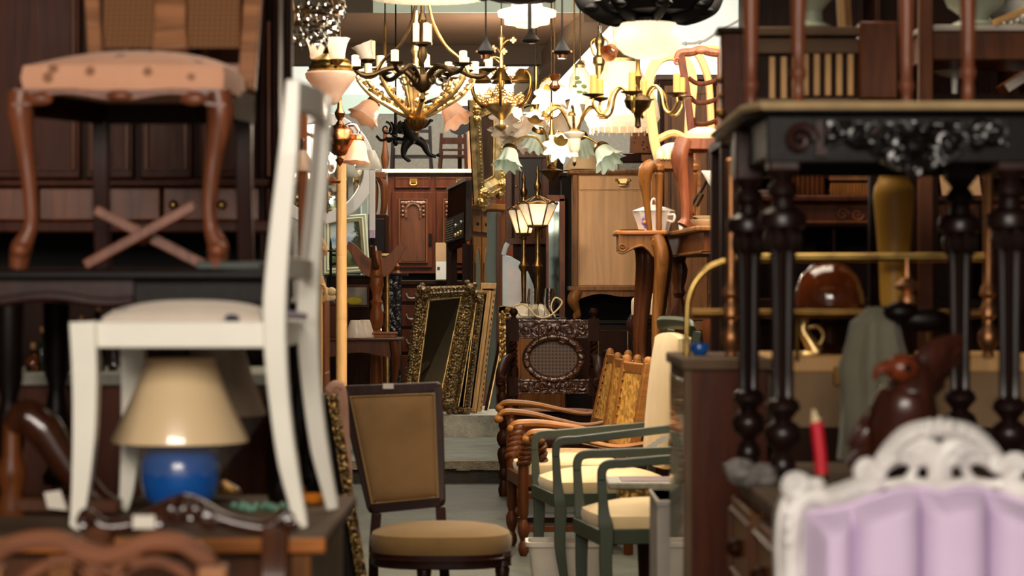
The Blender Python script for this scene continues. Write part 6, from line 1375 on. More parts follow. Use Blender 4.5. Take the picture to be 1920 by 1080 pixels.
t = zset(T('iron_candle_stand', 'black iron pricket candle stand with curled arm near the bamboo post', 'candle stand', 630, 568, 19.0), zbx+.0005); s = t.S
mb = MB(); mb.lathe([(.05, 0), (.045, .01), (.012, .03), (.01, t(0, 500).z), (.012, t(0, 490).z), (.008, t(0, 455).z), (.001, t(0, 446).z)], (t(620, 0).x, 0, 0), 12); t.part('stem', mb, m_iron)
mb = MB(); mb.lathe([(.06, t(0, 472).z), (.075, t(0, 470).z), (.06, t(0, 469).z)], (t(620, 0).x, 0, 0), 20); t.part('drip_pan', mb, m_iron); t.part('handle', MB().tube(spline([t(620, 478), t(632, 480), t(634, 492), t(622, 496)], 5), .009, 7), m_iron)
t.o.location.x -= 0
for i, (x, lab) in enumerate(((666, 'frosted white glass lampshade upside down on the side table beside the bamboo post'), (684, 'frosted white glass lampshade upside down beside the small wooden box'))):
    b_ = zset(T('glass_lampshade', lab, 'lampshade', x, 633, 18.72+.12*i, 'frosted lampshades on the side table'), zz3+.0005); s = b_.S
    b_.part('shade', MB().lathe([(20*s, 0), (20*s, 2*s), (16*s, 12*s), (11*s, 28*s), (10*s, 31*s), (9*s, 31*s), (10*s, 26*s), (15*s, 11*s), (19*s, 1*s)], n=24, cap=False), g_frost); b_.part('collar', MB().lathe([(10*s, 30.5*s), (9*s, 33*s), (6*s, 33*s)], n=16), g_frost)
t = zset(T('wooden_box', 'flat orange-brown wooden box on the side table beside the frosted shades', 'box', 722, 633, 18.8), zz3+.0005); t.part('body', MB().box((t(700, 0).x, 0, 0), (t(742, 0).x, .2, t(0, 627).z)), w_orange, bevel=.003); t.part('lid', MB().box((t(698, 0).x, -.008, t(0, 627).z), (t(744, 0).x, .208, t(0, 623).z)), w_orange, bevel=.003)
# coat stand
t = zset(T('coat_stand', 'brown turned wooden coat stand with spreading curved hooks before the mahogany cupboard', 'coat stand', 706, 800, 19.35), ZS); s = t.S; Z = lambda y: max(.0005, t(0, y).z)
t.part('post', MB().lathe([(r*s, Z(y)) for r, y in ((12, 850), (12, 700), (10, 640), (12, 625), (8, 618), (12, 608), (13, 590), (9, 575), (12, 566), (8, 560), (9, 548), (14, 535), (12, 525), (11, 521), (14, 517), (12, 512), (9, 470))], n=18), w_orange)
for k in range(2):
    sg = 1 if k else -1
    A = [(706, 478), (706+sg*12, 484), (706+sg*26, 474), (706+sg*34, 464), (706+sg*44, 456), (706+sg*52, 452)]; Bq = [(706, 520), (706+sg*15, 519), (706+sg*28, 510), (706+sg*38, 494), (706+sg*48, 476), (706+sg*57, 462)]
    mb = MB().ribbon(spline([t(*p, -.02) for p in A], 4), spline([t(*p, -.02) for p in Bq], 4), (0, .04, 0)); t.part('hook', mb, w_orange, bevel=.004)
for dy, sg in ((-.24, 1), (.26, 1)):
    mb = MB().tube(spline([t(706, 505), t(704, 492)+Vector((0, dy*.5, 0)), t(700, 462)+Vector((0, dy, 0))], 5), [.03, .024, .014], 8); t.part('hook', mb, w_walnut)
for k in range(3):
    a = 2*PI*k/3+.4; t.part('leg', MB().tube(spline([(0, 0, .22), (.12*math.cos(a), .12*math.sin(a), .16), (.2*math.cos(a), .2*math.sin(a), .02)], 5), [.03, .025, .02], 8), w_walnut)
# black pedestal
t = zset(T('black_pedestal', 'black carved pedestal with small turned finial beside the coat stand', 'pedestal', 737, 770, 20.6), ZL)
mb = MB().box((t(722, 0).x, 0, .0005), (t(752, 0).x, .16, t(0, 517).z)); t.part('body', mb, c_black, bevel=.004); t.part('top', MB().box((t(714, 0).x, -.03, t(0, 517).z), (t(764, 0).x, .19, t(0, 512).z)), w_black, bevel=.003)
t.part('finial', MB().lathe([(r*t.S, t(0, y).z) for r, y in ((8, 512), (6, 509), (3, 506), (5, 502), (5.5, 499), (2.5, 495), (.5, 491))], (t(744, 0).x, .08, 0), 12), w_orange)
# tall dark cabinet added to fill the dark gap
t = zset(T('dark_cabinet', 'tall dark cabinet added for the dark gap between the mint door and mahogany cupboard', 'cabinet', 706, 770, 21.7), ZL); zdk = t(0, 402).z
mb = MB().box((t(686, 0).x, 0, .0005), (t(724, 0).x, .5, zdk)); t.part('body', mb, w_dark, bevel=.004); m_ = MB(); pbox(m_, t, 689, 410, 721, 700, -.012, .01); t.part('door', m_, w_black, bevel=.004)
t = zset(T('stool', 'upended brown stool with curved legs on top of the tall dark cabinet', 'stool', 708, 402, 21.9), ZL+zdk+.0005)
for x, dy in ((698, 0), (716, 0), (698, .2), (716, .2)): c = spline([Vector((t(x, 402).x, dy, 0)), t(x+3, 385, 0)+Vector((0, dy, 0)), t(x+3, 350, 0)+Vector((0, dy, 0)), t(x-3, 334, 0)+Vector((0, dy, 0))], 5); t.part('leg', MB().tube(c, [.02, .028, .036], 8), w_walnut)
t.part('seat', MB().box((t(694, 0).x, -.03, t(0, 334).z), (t(722, 0).x, .23, t(0, 322).z)), w_walnut, bevel=.006)
t = zset(T('floor_lamp', 'slim white floor lamp with white shade beside the round mirror', 'floor lamp', 698, 850, 19.75), ZS); s = t.S
t.part('stem', MB().box((-5.5*s, -5.5*s, t(0, 432).z), (5.5*s, 5.5*s, t(0, 316).z)), p_purewhite, bevel=.003); t.part('lower_stem', MB().lathe([(.16, .0005), (.15, .02), (.02, .04), (.014, t(0, 445).z)], n=16), w_dark); t.part('collar', MB().box((-5*s, -5*s, t(0, 446).z), (5*s, 5*s, t(0, 432).z)), f_lilac)
t.part('lamp_shade', MB().lathe([(24*s, t(0, 318).z), (25*s, t(0, 312).z), (21*s, t(0, 300).z), (13*s, t(0, 282).z), (12*s, t(0, 282).z), (20*s, t(0, 301).z), (23.5*s, t(0, 315).z)], (-8*s, 0, 0), 24, cap=False), g_white)
t = zset(T('gilt_mirror', 'narrow gilt framed mirror standing behind the coat stand', 'mirror', 716, 800, 20.15), ZS)
orn_m = c_gold; A = [t(702, 800), t(730, 800), t(730, 476, .1), t(702, 476, .1)]; A[0].z = A[1].z = .002; t.o.location.z = t.base.z = ZS; pframe(t, A, .03, .025, m_gold, None, None, m_mirror, None)
# --- things in the gap right beside the white chair
t = ground(T('hall_stand', 'tall light brown carved hall stand seen edge-on beside the bamboo post', 'hall stand', 598, 1100, 10.6)); s = t.S
mb = MB(); mb.bar((t(599, 0).x, 0, .0005), (t(596, 0).x, 0, t(0, 415).z), 15*s, .04); t.part('stile', mb, w_pale, bevel=.004)
mb = MB()
for y, r in ((420, 7), (470, 6), (540, 6)): mb.scroll(t(600, y, -.02), r*1.4*s, 1.2, 3*s, 1)
mb.tube(spline([t(602, 445), t(611, 470), t(604, 480)], 4), 3.5*s, 7); mb.tube(spline([t(602, 520), t(612, 555), t(603, 566)], 4), 3.5*s, 7); t.part('carving', mb, w_pale)
mb = MB(); pbox(mb, t, 583, 562, 609, 735, .02, .3); mb.box((t(583, 0).x, .02, .0005), (t(609, 0).x, .3, t(0, 700).z)); t.part('back_board', mb, w_brown, bevel=.004)
t = ground(T('gilt_picture_frame', 'gilt edged dark picture frame leaning between the sideboard and tan velvet chair', 'frame', 640, 1300, 8.3)); orn_m = c_gold; s = t.S
a, b = t(676, 1095), t(619, 740, .25); a.z = max(a.z, .0005)
d_ = (b-a); a0 = a-d_*(a.z/d_.z)+Vector((0, 0, .001))
c4 = [a0+Vector((-.12, .32, .0)), a0, b, b+Vector((-.12, .32, 0))]; pframe(t, [c4[0], c4[1], c4[2], c4[3]], .05, .05, w_black, None, None, w_dark, None)
mb = MB().bar(a0+Vector((.01, -.02, 0)), b+Vector((.01, -.02, 0)), .035, .03); 
for k in range(30): mb.ball(a0+(b-a0)*(k+.5)/30+Vector((.008, -.036, 0)), .009, n=7, m=5)
t.part('gilt_edge', mb, c_bronze)
t = ground(T('cloth_cover', 'rumpled salmon pink cloth cover hanging on a stand behind the leaning gilt frame', 'cloth', 632, 1100, 9.2)); s = t.S
mb = MB(); mb.tube(spline([t(626, 722), t(634, 730), t(640, 760), t(646, 830), t(652, 930), Vector((t(655, 0).x, .0, .03))], 6), [.02, .03, .026, .02, .02, .03], 12, flat=.7); mb.tube(spline([t(618, 735), t(628, 724), t(642, 728)], 5), .022, 10); t.part('cloth', mb, weave('dull_pink_cloth', '#b48a76', '#8c6654', 200))
t.part('stand', MB().lathe([(.12, .0005), (.12, .02), (.015, .04), (.015, t(0, 730).z)], (t(640, 0).x, .05, 0), 12), w_dark)
t = T('pink_wall_lamp', 'small pink glass lamp shade glimpsed through the white chair back', 'lamp', 566, 320, 8.9); t.part('shade', MB().lathe([(22*t.S, 0), (20*t.S, 10*t.S), (12*t.S, 32*t.S), (9*t.S, 38*t.S)], n=20, cap=False), g_pink); t.part('stem', MB().tube([(0, 0, 38*t.S), (0, 0, 58*t.S), (0, .1, 60*t.S)], .006, 7), m_copper)

# ================================================================ the stacked tables and chairs across the aisle
ZP = .93
t = ground(T('low_sideboard', 'long dark sideboard hidden behind the armchairs and carrying the stacked tables', 'sideboard', 1300, 1000, 13.45)); xo = t.base.x
t.part('body', MB().box((.76-xo, 0, .0005), (1.75-xo, 2.3, ZP-.03)), w_dark, bevel=.004); t.part('top', MB().box((.75-xo, -.02, ZP-.03), (1.77-xo, 2.32, ZP)), w_black, bevel=.004)
t = ground(T('low_chest', 'low dark chest in front of the long sideboard under the pedestal table legs', 'chest', 1330, 1000, 12.3)); xo = t.base.x
t.part('body', MB().box((.86-xo, 0, .0005), (1.75-xo, 1.1, ZP-.03)), w_dark, bevel=.004); t.part('lid', MB().box((.85-xo, -.02, ZP-.03), (1.77-xo, 1.12, ZP)), w_black, bevel=.004)
# T1
t = zset(T('carved_table', 'carved brown table on cabriole legs carrying the lidded white tureen', 'table', 1210, 690, 13.62), ZP+.0005); s = t.S; Z = lambda y: t(0, y).z; z1 = Z(432); xl = t(1154, 0).x; xr = .878-t.base.x
n = 24; pl = []
for (cx, cy, a0) in ((xl+.06, .06, PI), (xr-.02, .02, 1.5*PI), (xr-.02, .48, 0), (xl+.06, .44, .5*PI)):
    r = .06 if cx < 0 else .02
    for k in range(6): a = a0+PI/2*k/5; pl.append(Vector((cx+r*math.cos(a), cy+r*math.sin(a), z1-.024)))
t.part('tabletop', MB().prism(pl, (0, 0, .024)), w_honeyx, bevel=.006)
mb = MB(); A = []; Bq = []
for x, y in ((1160, 474), (1168, 476), (1178, 471), (1192, 464), (1205, 462), (1216, 470), (1226, 482)): A.append(t(x, 440, .02)); Bq.append(t(x, y, .02))
A = spline(A, 4); Bq = spline(Bq, 4); mb.ribbon(A, Bq, (0, .03, 0)); mb.tube([q+Vector((0, -.005, .004)) for q in Bq], .008, 7); mb.scroll(t(1167, 463, .01), 9*s, 1.4, .008, -1); mb.scroll(t(1228, 455, .0), 8*s, 1.3, .008, 1); t.part('apron', mb, w_oak)
t.part('apron', MB().box((t(1162, 470, .03).x, .04, Z(470)), (t(1162, 0).x+.025, .46, z1-.024)), w_oak); t.part('apron', MB().box((t(1162, 0).x, .44, Z(466)), (xr-.02, .46, z1-.024)), w_oak)
def cabriole(t, px, dy, y0, ztop, mat, k=1., sg=1, out=.0):
    x = t(px, 540, dy).x; h = ztop; c = spline([(x, dy, h), (x+sg*.028*k, dy-.02, h*.84), (x+sg*.012*k, dy, h*.55), (x-sg*.002, dy, h*.3), (x-sg*.004*k, dy, h*.1), (x+sg*.015*k, dy-.02, .0005)], 6); return MB().tube(c, lerplist([.04*k, .043*k, .034*k, .026*k, .021*k, .03*k], len(c)), 10)
t.part('leg', cabriole(t, 1231, .03, 0, z1-.03, w_oak, 1.), w_honey); 
for px, dy in ((1206, .42), (1236, .42)): t.part('leg', cabriole(t, px, dy, 0, z1-.03, w_oak, 1.1), w_walnut)
t.part('leg', cabriole(t, 1178+18, .43, 0, z1-.03, w_oak, 1.), w_walnut)
zt1 = ZP+.0005+z1
# tureen
t = zset(T('soup_tureen', 'white porcelain tureen with lid and purple flower pattern on the carved brown table', 'tureen', 1226, 431, 13.9), zt1+.0005); s = t.S
t.part('bowl', MB().lathe([(27*s, 0), (28*s, 1*s), (31*s, 12*s), (36*s, 26*s), (40*s, 36*s), (41*s, 38*s), (38*s, 38*s)], n=8), k_white, ang=25)
lid = t.part('lid', MB().lathe([(41*s, 38*s), (38*s, 40*s), (24*s, 45*s), (8*s, 49*s), (5*s, 50*s)], n=24), k_white); t.part('lid_handle', MB().tube(spline([(-5*s, 0, 49*s), (-4*s, 0, 57*s), (0, 0, 62*s), (4*s, 0, 57*s), (5*s, 0, 49*s)], 5), 1.7*s, 8), k_white, parent=lid)
t.part('handle', MB().tube(spline([(24*s, -28*s, 30*s), (36*s, -36*s, 30*s), (34*s, -36*s, 18*s), (24*s, -26*s, 20*s)], 5), 2.3*s, 8), k_white)
mb = MB(); kp = plain('purple_print', '#7a5590', .3); ko = plain('orange_print', '#d09030', .3)
for x, z, r in ((-18, 22, 7), (-14, 15, 5), (-22, 15, 4.5), (-17, 9, 4)): mb.ball((x*s*.75-4*s, -31*s*.95-2*s*(z > 14), z*s), r*s, (1, .28, 1), 8, 6)
t.part('flower_print', mb, kp); t.part('flower_print', MB().ball((-19*s, -33*s, 17*s), 3*s, (1, .5, 1), 8, 6), ko)
t = zset(T('dark_tray', 'thin dark tray lying under the edge of the tureen', 'tray', 1185, 431, 13.75), zt1+.0005); t.part('tray', MB().lathe([(22*t.S, 0), (24*t.S, 2*t.S), (22*t.S, 2*t.S), (20*t.S, 1*t.S)], n=20), w_black)
# T2
t = zset(T('apron_table', 'brown table with plain apron and bulbous carved legs beside the tureen table', 'table', 1300, 690, 12.7), ZP+.0005); s = t.S; bx = t.base
def W(x, y, z): return Vector((x, y, z))-bx
z1 = 1.4+108*13.62/F; A, Bc = Vector((.985, 12.62)), Vector((.905, 14.55)); nrm2 = Vector((1.94, .08)).normalized()
def plan(o, z, wd=.72): 
    d = (Bc-A).normalized(); q = [A-d*o-nrm2*o, Bc+d*o-nrm2*o, Bc+d*o+nrm2*(wd+o), A-d*o+nrm2*(wd+o)]; return [W(p.x, p.y, z) for p in q]
t.part('tabletop', MB().prism(plan(.03, z1-.028), (0, 0, .028)), w_oak, bevel=.008); t.part('apron', MB().hexa([*plan(-.02, z1-.14)[::1]]+[*plan(-.02, z1-.026)]) if False else MB().prism(plan(-.02, z1-.14), (0, 0, .113)), w_brown, bevel=.004); t.part('molding', MB().tube(plan(-.012, z1-.136), .008, 6, closed=True), w_oak)
def bulb_leg(p):
    h = z1-.14-ZP; return MB().lathe([(.028, .0005), (.036, .02), (.02, .06), (.03, .1), (.06, .18), (.07, .25), (.06, .32), (.034, .38), (.024, .41), (.04, .44), (.03, .47), (.045, .53), (.052, .58), (.036, .63), (.045, h)], (p.x, p.y, 0), 20, rib=10, amp=.04)
for p in plan(-.09, 0): t.part('leg', bulb_leg(p), w_walnut)
pp = plan(-.09, .06); t.part('stretcher', MB().bar(W(0, 0, 0)*0+Vector((pp[0].x, pp[0].y, .08)), Vector((pp[1].x, pp[1].y, .08)), .04, .03), w_walnut)
zt2 = z1
for i, (px, D_, r, h, m_, lab) in enumerate(((1328, 13.1, 34, 16, k_white, 'broad cream dish at the bottom of the stack on the apron table'), )):
    b_ = zset(T('dish', lab, 'dish', px, 412, D_), zt2+.0005); q = b_.S; b_.part('dish', MB().lathe([(r*.55*q, 0), (r*.6*q, 2*q), (r*.95*q, 12*q), (r*q, 16*q), (r*.93*q, 16*q), (r*.55*q, 5*q)], n=28), s_gloss)
b_ = zset(T('plate', 'cream plate laid on top of the broad cream dish', 'plate', 1328, 398, 13.1), zt2+16*13.1/F+.001); q = b_.S; b_.part('plate', MB().lathe([(14*q, 0), (16*q, 1*q), (28*q, 5*q), (30*q, 6.5*q), (27*q, 6*q), (14*q, 2.5*q)], n=28), k_white)
t = zset(T('small_vase', 'tiny white glass beaker between the tureen and cream dish', 'beaker', 1277, 425, 13.4), zt2+.0005); q = t.S; t.part('beaker', MB().lathe([(4*q, 0), (6*q, 14*q), (6.5*q, 15*q), (5.5*q, 14*q), (3.5*q, 2*q)], n=14), k_white)
t = zset(T('desk_lamp', 'black jointed iron desk lamp standing behind the cream dish', 'lamp', 1318, 412, 13.6), zt2+.0005); q = t.S
t.part('lamp_base', MB().lathe([(20*q, 0), (19*q, 3*q), (4*q, 6*q)], n=16), m_iron); t.part('arm', MB().tube(spline([(0, 0, 4*q), (-22*q, 0, 40*q), (0, 0, 78*q), (8*q, 0, 96*q)], 6), 2.4*q, 8), m_iron); t.part('sleeve', MB().tube([(-14*q, -.01, 45*q), (-2*q, -.01, 68*q)], 5*q, 10), m_bronze); t.part('lamp_shade', MB().lathe([(14*q, 0), (10*q, 10*q), (3*q, 16*q)], n=16, M=Matrix.Translation((8*q, 0, 96*q)) @ Matrix.Rotation(.7, 4, 'Y')), m_iron)
# cream cushioned stool
t = zset(T('cushioned_stool', 'small stool with cream cushion and cabriole legs under the carved brown table', 'stool', 1218, 690, 14.75), ZP+.0005); s = t.S; Z = lambda y: t(0, y).z; zs_ = Z(590)
xl, xr = t(1186, 0).x, t(1254, 0).x
t.part('cushion', MB().pad((xl, 0, zs_), (xr, 0, zs_), (xr, .3, zs_), (xl, .3, zs_), .085, .045, rnd=.12), f_stripe); t.part('seat_rail', MB().box((xl, .0, zs_-.03), (xr, .3, zs_)), w_mauve, bevel=.005)
for x, y, sg in ((xl+.03, .03, -1), (xr-.03, .03, 1), (xl+.03, .27, -1), (xr-.03, .27, 1)):
    c = spline([(x, y, zs_-.02), (x+sg*.02, y, zs_-.07), (x, y, zs_*.5), (x-sg*.005, y, .05), (x+sg*.02, y-.01, .0005)], 6); t.part('leg', MB().tube(c, lerplist([.035, .036, .022, .017, .022], len(c)), 10), w_mauve)

# chairs on the tables
def stacked_chair(name, label, D, seat4, yseat, thick, dome, matc, matw, legs, zb, grp=None):
    t = zset(T(name, label, 'chair', (seat4[0]+seat4[1])/2, 500, D), zb+.0005); zs_ = t(0, yseat).z; x0, x1, x2, x3 = seat4
    fl, fr = t(x0, 0).x, t(x1, 0).x; bl, br = t(x3, 540, .4).x, t(x2, 540, .4).x
    t.part('seat', MB().pad((fl, 0, zs_), (fr, 0, zs_), (br, .4, zs_), (bl, .4, zs_), thick, dome, rnd=.07, p=2.3), matc)
    for a, b in (((fl, .015), (fr, .015)), ((fl, .015), (bl, .39)), ((fr, .015), (br, .39)), ((bl, .39), (br, .39))):
        a = Vector((*a, zs_-.02)); b = Vector((*b, zs_-.02)); t.part('seat_rail', MB().bar(a, b, .06, .03, up=(b-a).cross(Vector((0, 0, 1)))), matw, bevel=.004)
    for (x, y) in ((fl, .02), (fr, .02), (bl, .39), (br, .39)):
        if legs == 'turned' and y < .1: mb = MB().lathe([(.014, .0005), (.018, .02), (.016, .05), (.024, zs_*.7), (.028, zs_*.8), (.02, zs_*.83), (.034, zs_*.86), (.034, zs_*.92), (.024, zs_-.02)], (x, y, 0), 14)
        elif y < .1: sg = -1 if x == fl else 1; c = spline([(x, y, zs_), (x+sg*.03, y-.02, zs_*.8), (x+sg*.005, y, zs_*.45), (x-sg*.005, y, zs_*.12), (x+sg*.012, y-.008, .012)], 6); mb = MB().tube(c, lerplist([.045, .048, .03, .022, .03], len(c)), 10)
        else: mb = MB().tube(spline([(x, y, zs_), (x, y+.01, zs_*.5), (x, y+.06, .0005)], 5), .022, 4, square=True, up=(0, 1, 0))
        t.part('leg', mb, matw)
    return t
t = stacked_chair('striped_chair', 'pale wood balloon-backed chair with cream striped seat on the carved brown table', 13.66, (1236, 1300, 1292, 1228), 300, .06, .05, f_stripe, w_honey, 'turned', zt1); t.o.location.z = zt1+.0005
mb = MB().tube(spline([t(1236, 300, .4), t(1228, 270, .4), t(1219, 205, .42), t(1217, 150, .44), t(1232, 115, .46), t(1258, 104, .47), t(1284, 115, .46), t(1298, 150, .44), t(1294, 210, .42), t(1290, 300, .4)], 7), 9.5*t.S, 4, square=True, up=(0, 1, 0), flat=.7); t.part('back_frame', mb, w_pale, bevel=.005)
mb = MB(); mb.tube(spline([t(1232, 262, .4), t(1262, 250, .42), t(1292, 262, .4)], 6), .022, 8); t.part('back_rail', mb, w_pale)
for k in range(10): t.part('nail', MB().ball(t(1240+6*k, 299, -.006), .008, n=7, m=5), m_brass) if k < 6 else None
t.part('carved_knee', MB().tube(spline([t(1225, 308, -.03), t(1212, 318, -.04), t(1209, 340, -.03), t(1212, 372, -.02), t(1218, 432, .0)], 6), [12*t.S, 14*t.S, 12*t.S, 7*t.S, 5*t.S], 10), w_honey)
t = stacked_chair('ladder_back_chair', 'mahogany chair with curved ladder back and pale seat on the apron table', 12.95, (1284, 1352, 1350, 1292), 262, .04, .04, f_cream, w_rose, 'cab', zt2)
for a, b in (((1298, 262), (1277, 104)), ((1350, 262), (1352, 100))): t.part('back_post', MB().tube(spline([t(*a, .38), t((a[0]+b[0])/2+1, 180, .42), t(*b, .5)], 6), 7*t.S, 4, square=True, up=(0, 1, 0)), w_red, bevel=.004)
mb = MB().tube(spline([t(1270, 112, .5), t(1276, 100, .5), t(1296, 98, .5), t(1314, 93, .5), t(1332, 98, .5), t(1356, 100, .5)], 6), 8*t.S, 8); mb.scroll(t(1270, 116, .48), 8*t.S, 1.3, 3*t.S, 1); mb.ball(t(1314, 96, .48), 8*t.S, (1.4, .7, .8)); t.part('crest_rail', mb, w_rose)
for y in (150, 186, 226): 
    t.part('back_rail', MB().tube(spline([t(1286+(y-104)*.1, y-4, .46), t(1304, y+5, .47), t(1318, y+7, .47), t(1336, y+3, .47), t(1352, y-4, .46)], 6), 4.5*t.S, 8, flat=.6), w_red)
t = stacked_chair('balloon_back_chair', 'pale pinkish balloon-backed chair standing behind the mahogany ladder-back', 14.13, (1300, 1352, 1350, 1306), 250, .03, .04, f_damask, w_pinkish, 'cab', zt2)
t.o.location.z = zt2+.0005
t.part('back_frame', MB().tube(spline([t(1334, 250, .0), t(1332, 200, .02), t(1328, 150, .04), t(1316, 115, .06), t(1308, 98, .08), t(1330, 92, .08), t(1352, 100, .08), t(1364, 150, .05), t(1362, 250, .0)], 6), 7*t.S, 8), w_pale)
# things on the tan cabinet and a wardrobe behind the chairs
ztan = 1.4+(540-318)*18.3/F
t = zset(T('granite_block', 'speckled granite block on top of the tall tan cabinet', 'block', 1180, 318, 18.45), ztan+.0005); t.part('block', MB().box((t(1160, 0).x, 0, 0), (t(1206, 0).x, .2, t(0, 304).z)), concrete('speckled_granite', '#8f8d82', .5, 60, .5, .2), bevel=.003); zg = ztan+t(0, 304).z
t = zset(T('dark_plank', 'dark wooden plank laid across the granite block', 'plank', 1190, 304, 18.4), zg+.001); t.part('plank', MB().box((t(1150, 0).x, 0, 0), (t(1224, 0).x, .3, t(0, 288).z)), w_dark, bevel=.004); t.part('end_grain', MB().box((t(1203, 0).x, -.004, .004), (t(1222, 0).x, 0, t(0, 290).z)), w_honey); zg2 = zg+t(0, 288).z
t = zset(T('damask_lampshade', 'brown lampshade with black floral pattern standing on the dark plank', 'lampshade', 1205, 288, 18.55), zg2+.002); q = t.S; t.part('shade', MB().lathe([(25*q, 0), (25*q, 1*q), (22*q, 72*q), (21*q, 72*q), (24*q, 1*q)], n=28, cap=False), f_damask); t.part('ring', MB().lathe([(25.4*q, -.5*q), (26*q, 1*q), (25*q, 2*q)], n=28, cap=False), m_antique)
t = zset(T('wardrobe', 'large brown wardrobe standing behind the stacked chairs', 'wardrobe', 1300, 800, 17.0), ZS*0); t.o.location.z = t.base.z = .0
mb = MB().box((t(1238, 0).x, 0, .0005), (t(1440, 0).x, .35, t(0, 150).z)); t.part('body', mb, w_dark, bevel=.004); mb = MB(); pbox(mb, t, 1230, 140, 1446, 150, -.03, .36); t.part('cornice', mb, w_walnut, bevel=.006)
for x0, x1 in ((1246, 1338), (1342, 1434)): d = MB(); pbox(d, t, x0, 160, x1, 620, -.012, .01); d = t.part('door', d, w_oak, bevel=.004); m_ = MB(); m_.tube([t(x0+10, 176, -.016), t(x1-10, 176, -.016), t(x1-10, 600, -.016), t(x0+10, 600, -.016)], .01, 6, closed=True); t.part('molding', m_, w_walnut, parent=d)
# dark bookcase added to block the bright background behind the black console table
t = ground(T('backdrop_bookcase', 'tall dark bookcase added to darken the space behind the writing desk', 'bookcase', 1680, 1000, 9.2)); mb = MB().box((t(1400, 0).x, .3, .0005), (t(2150, 0).x, .34, t(0, -60).z))
for y in (330, 200, 60, -60): pbox(mb, t, 1400, y-4, 2150, y+6, 0, .3)
for x in (1400, 1640, 1900): mb.box((t(x, 0).x, 0, .0005), (t(x+12, 0).x, .3, t(0, -60).z))
t.part('body', mb, w_dark, bevel=.003)

t = zset(T('wide_lampshade', 'wide cream lampshade sitting on the corner of the tall tan cabinet top', 'lampshade', 1094, 318, 18.5), ztan+.0005); q = t.S
t.part('shade', MB().lathe([(38*q, 0), (38*q, 1*q), (20*q, 30*q), (19*q, 30*q), (37*q, 1*q)], n=32, cap=False), s_shade); t.part('ring', MB().lathe([(38.4*q, -.2*q), (39*q, 1*q), (38*q, 2*q)], n=32, cap=False), m_antique)
t = zset(T('feather_duster', 'pale fluffy duster leaning in front of the mahogany chair legs', 'duster', 1345, 412, 12.75), zt2+.0005); q = t.S
mb = MB()
for i in range(16): a = 2*PI*i/16; mb.tube(spline([(0, 0, 60*q), (-8*q+5*q*math.cos(a), 5*q*math.sin(a), 82*q), (-20*q+9*q*math.cos(a), 9*q*math.sin(a), 104*q)], 4), [3*q, 4*q, 1.5*q], 6, flat=.5)
t.part('feathers', mb, s_paper); t.part('handle', MB().tube([(6*q, 0, .004), (0, 0, 62*q)], 2.5*q, 8), w_dark)

# ================================================================ the hanging lamps
def ceil_z(v):
    if v.y < 16.66: return 3.62
    return 3.298 if v.x < xr1+.05 and v.y < 18.9 else 4.6
def hang(t, px, ytop, mat=None, r=.004, dy=0., name='hanging_rod', chain=False):
    a = t(px, ytop, dy); zc = ceil_z(a+t.base)-t.base.z; mb = MB()
    if chain:
        z = a.z; k = 0
        while z < zc: mb.tube([Vector((a.x+(.011*math.cos(q) if k % 2 else 0), a.y+(0 if k % 2 else .011*math.cos(q)), z+.016+.02*math.sin(q))) for q in [2*PI*i/8 for i in range(8)]], .004, 5, closed=True); z += .031; k += 1
    else: mb.tube([a, Vector((a.x, a.y, zc))], min(r, .005), 7)
    t.part(name, mb, m_bronze if mat in (None, m_antique, m_brass, m_copper) else mat)
    t.part('ceiling_rose', MB().lathe([(.012, zc-.05), (.03, zc-.03), (.05, zc-.008), (.05, zc)], (a.x, a.y, 0), 14), mat or m_antique)
def aimM(p, d):
    return Matrix.Translation(Vector(p)) @ Vector(d).to_track_quat('Z', 'Y').to_matrix().to_4x4()
def candle(t, p, s, h, mat, cupm, r=7.5, cup=15, bulb=False):
    c = t.part('drip_cup', MB().lathe([(2*s, -5*s), (5*s, -3*s), (cup*s, 1.5*s), (cup*1.04*s, 3*s), (cup*.9*s, 2.5*s), (r*.9*s, 1*s), (r*1.0*s, 3*s)], p, 16), cupm)
    t.part('candle', MB().lathe([(r*s, 2*s), (r*s, h*s), (r*.7*s, h*s+1*s)], p, 14), mat, parent=c)
    if bulb: t.part('bulb', MB().lathe([(2*s, h*s), (6*s, h*s+8*s), (5*s, h*s+16*s), (.5*s, h*s+26*s)], p, 10), m_bulb, parent=c)
def arms(t, c, n, path, rot, r, mat, k=6, leaf=None, curl=None, skew=0.):
    ends = []
    for i in range(n):
        a = rot+2*PI*i/n; d = Vector((math.cos(a), math.sin(a), 0)); q = spline([c+d*(rr*t.S)+Vector((0, 0, z*t.S)) for rr, z in path], k)
        mb = MB().tube(q, [x*t.S for x in lerplist(r, len(q))], 8)
        if leaf:
            for j in range(leaf):
                u = .15+.75*j/leaf; p = q[int(u*(len(q)-1))]; sd = Vector((-d.y, d.x, 0))*(1 if j % 2 else -1)
                tip = p+sd*11*t.S*random.uniform(.6, 1.2)+Vector((0, 0, random.uniform(2, 16)*t.S))+d*random.uniform(-4, 7)*t.S
                mb.tube(spline([p, (p+tip)/2+Vector((0, 0, 3*t.S)), tip], 3), [2.6*t.S, 5.6*t.S, 1.2*t.S], 6, flat=.45)
        if curl:
            for (rr, z, cr, sg) in curl:
                cc = c+d*rr*t.S+Vector((0, 0, z*t.S)); pts = []
                for j in range(18): th = sg*j*.5+1.2; rad = cr*(1-j/20)*t.S; pts.append(cc+d*(rad*math.cos(th))+Vector((0, 0, rad*math.sin(th))))
                mb.tube(pts, [2.6*t.S, 1.2*t.S], 6)
        t.part('arm', mb, mat); ends.append(q[-1])
    return ends
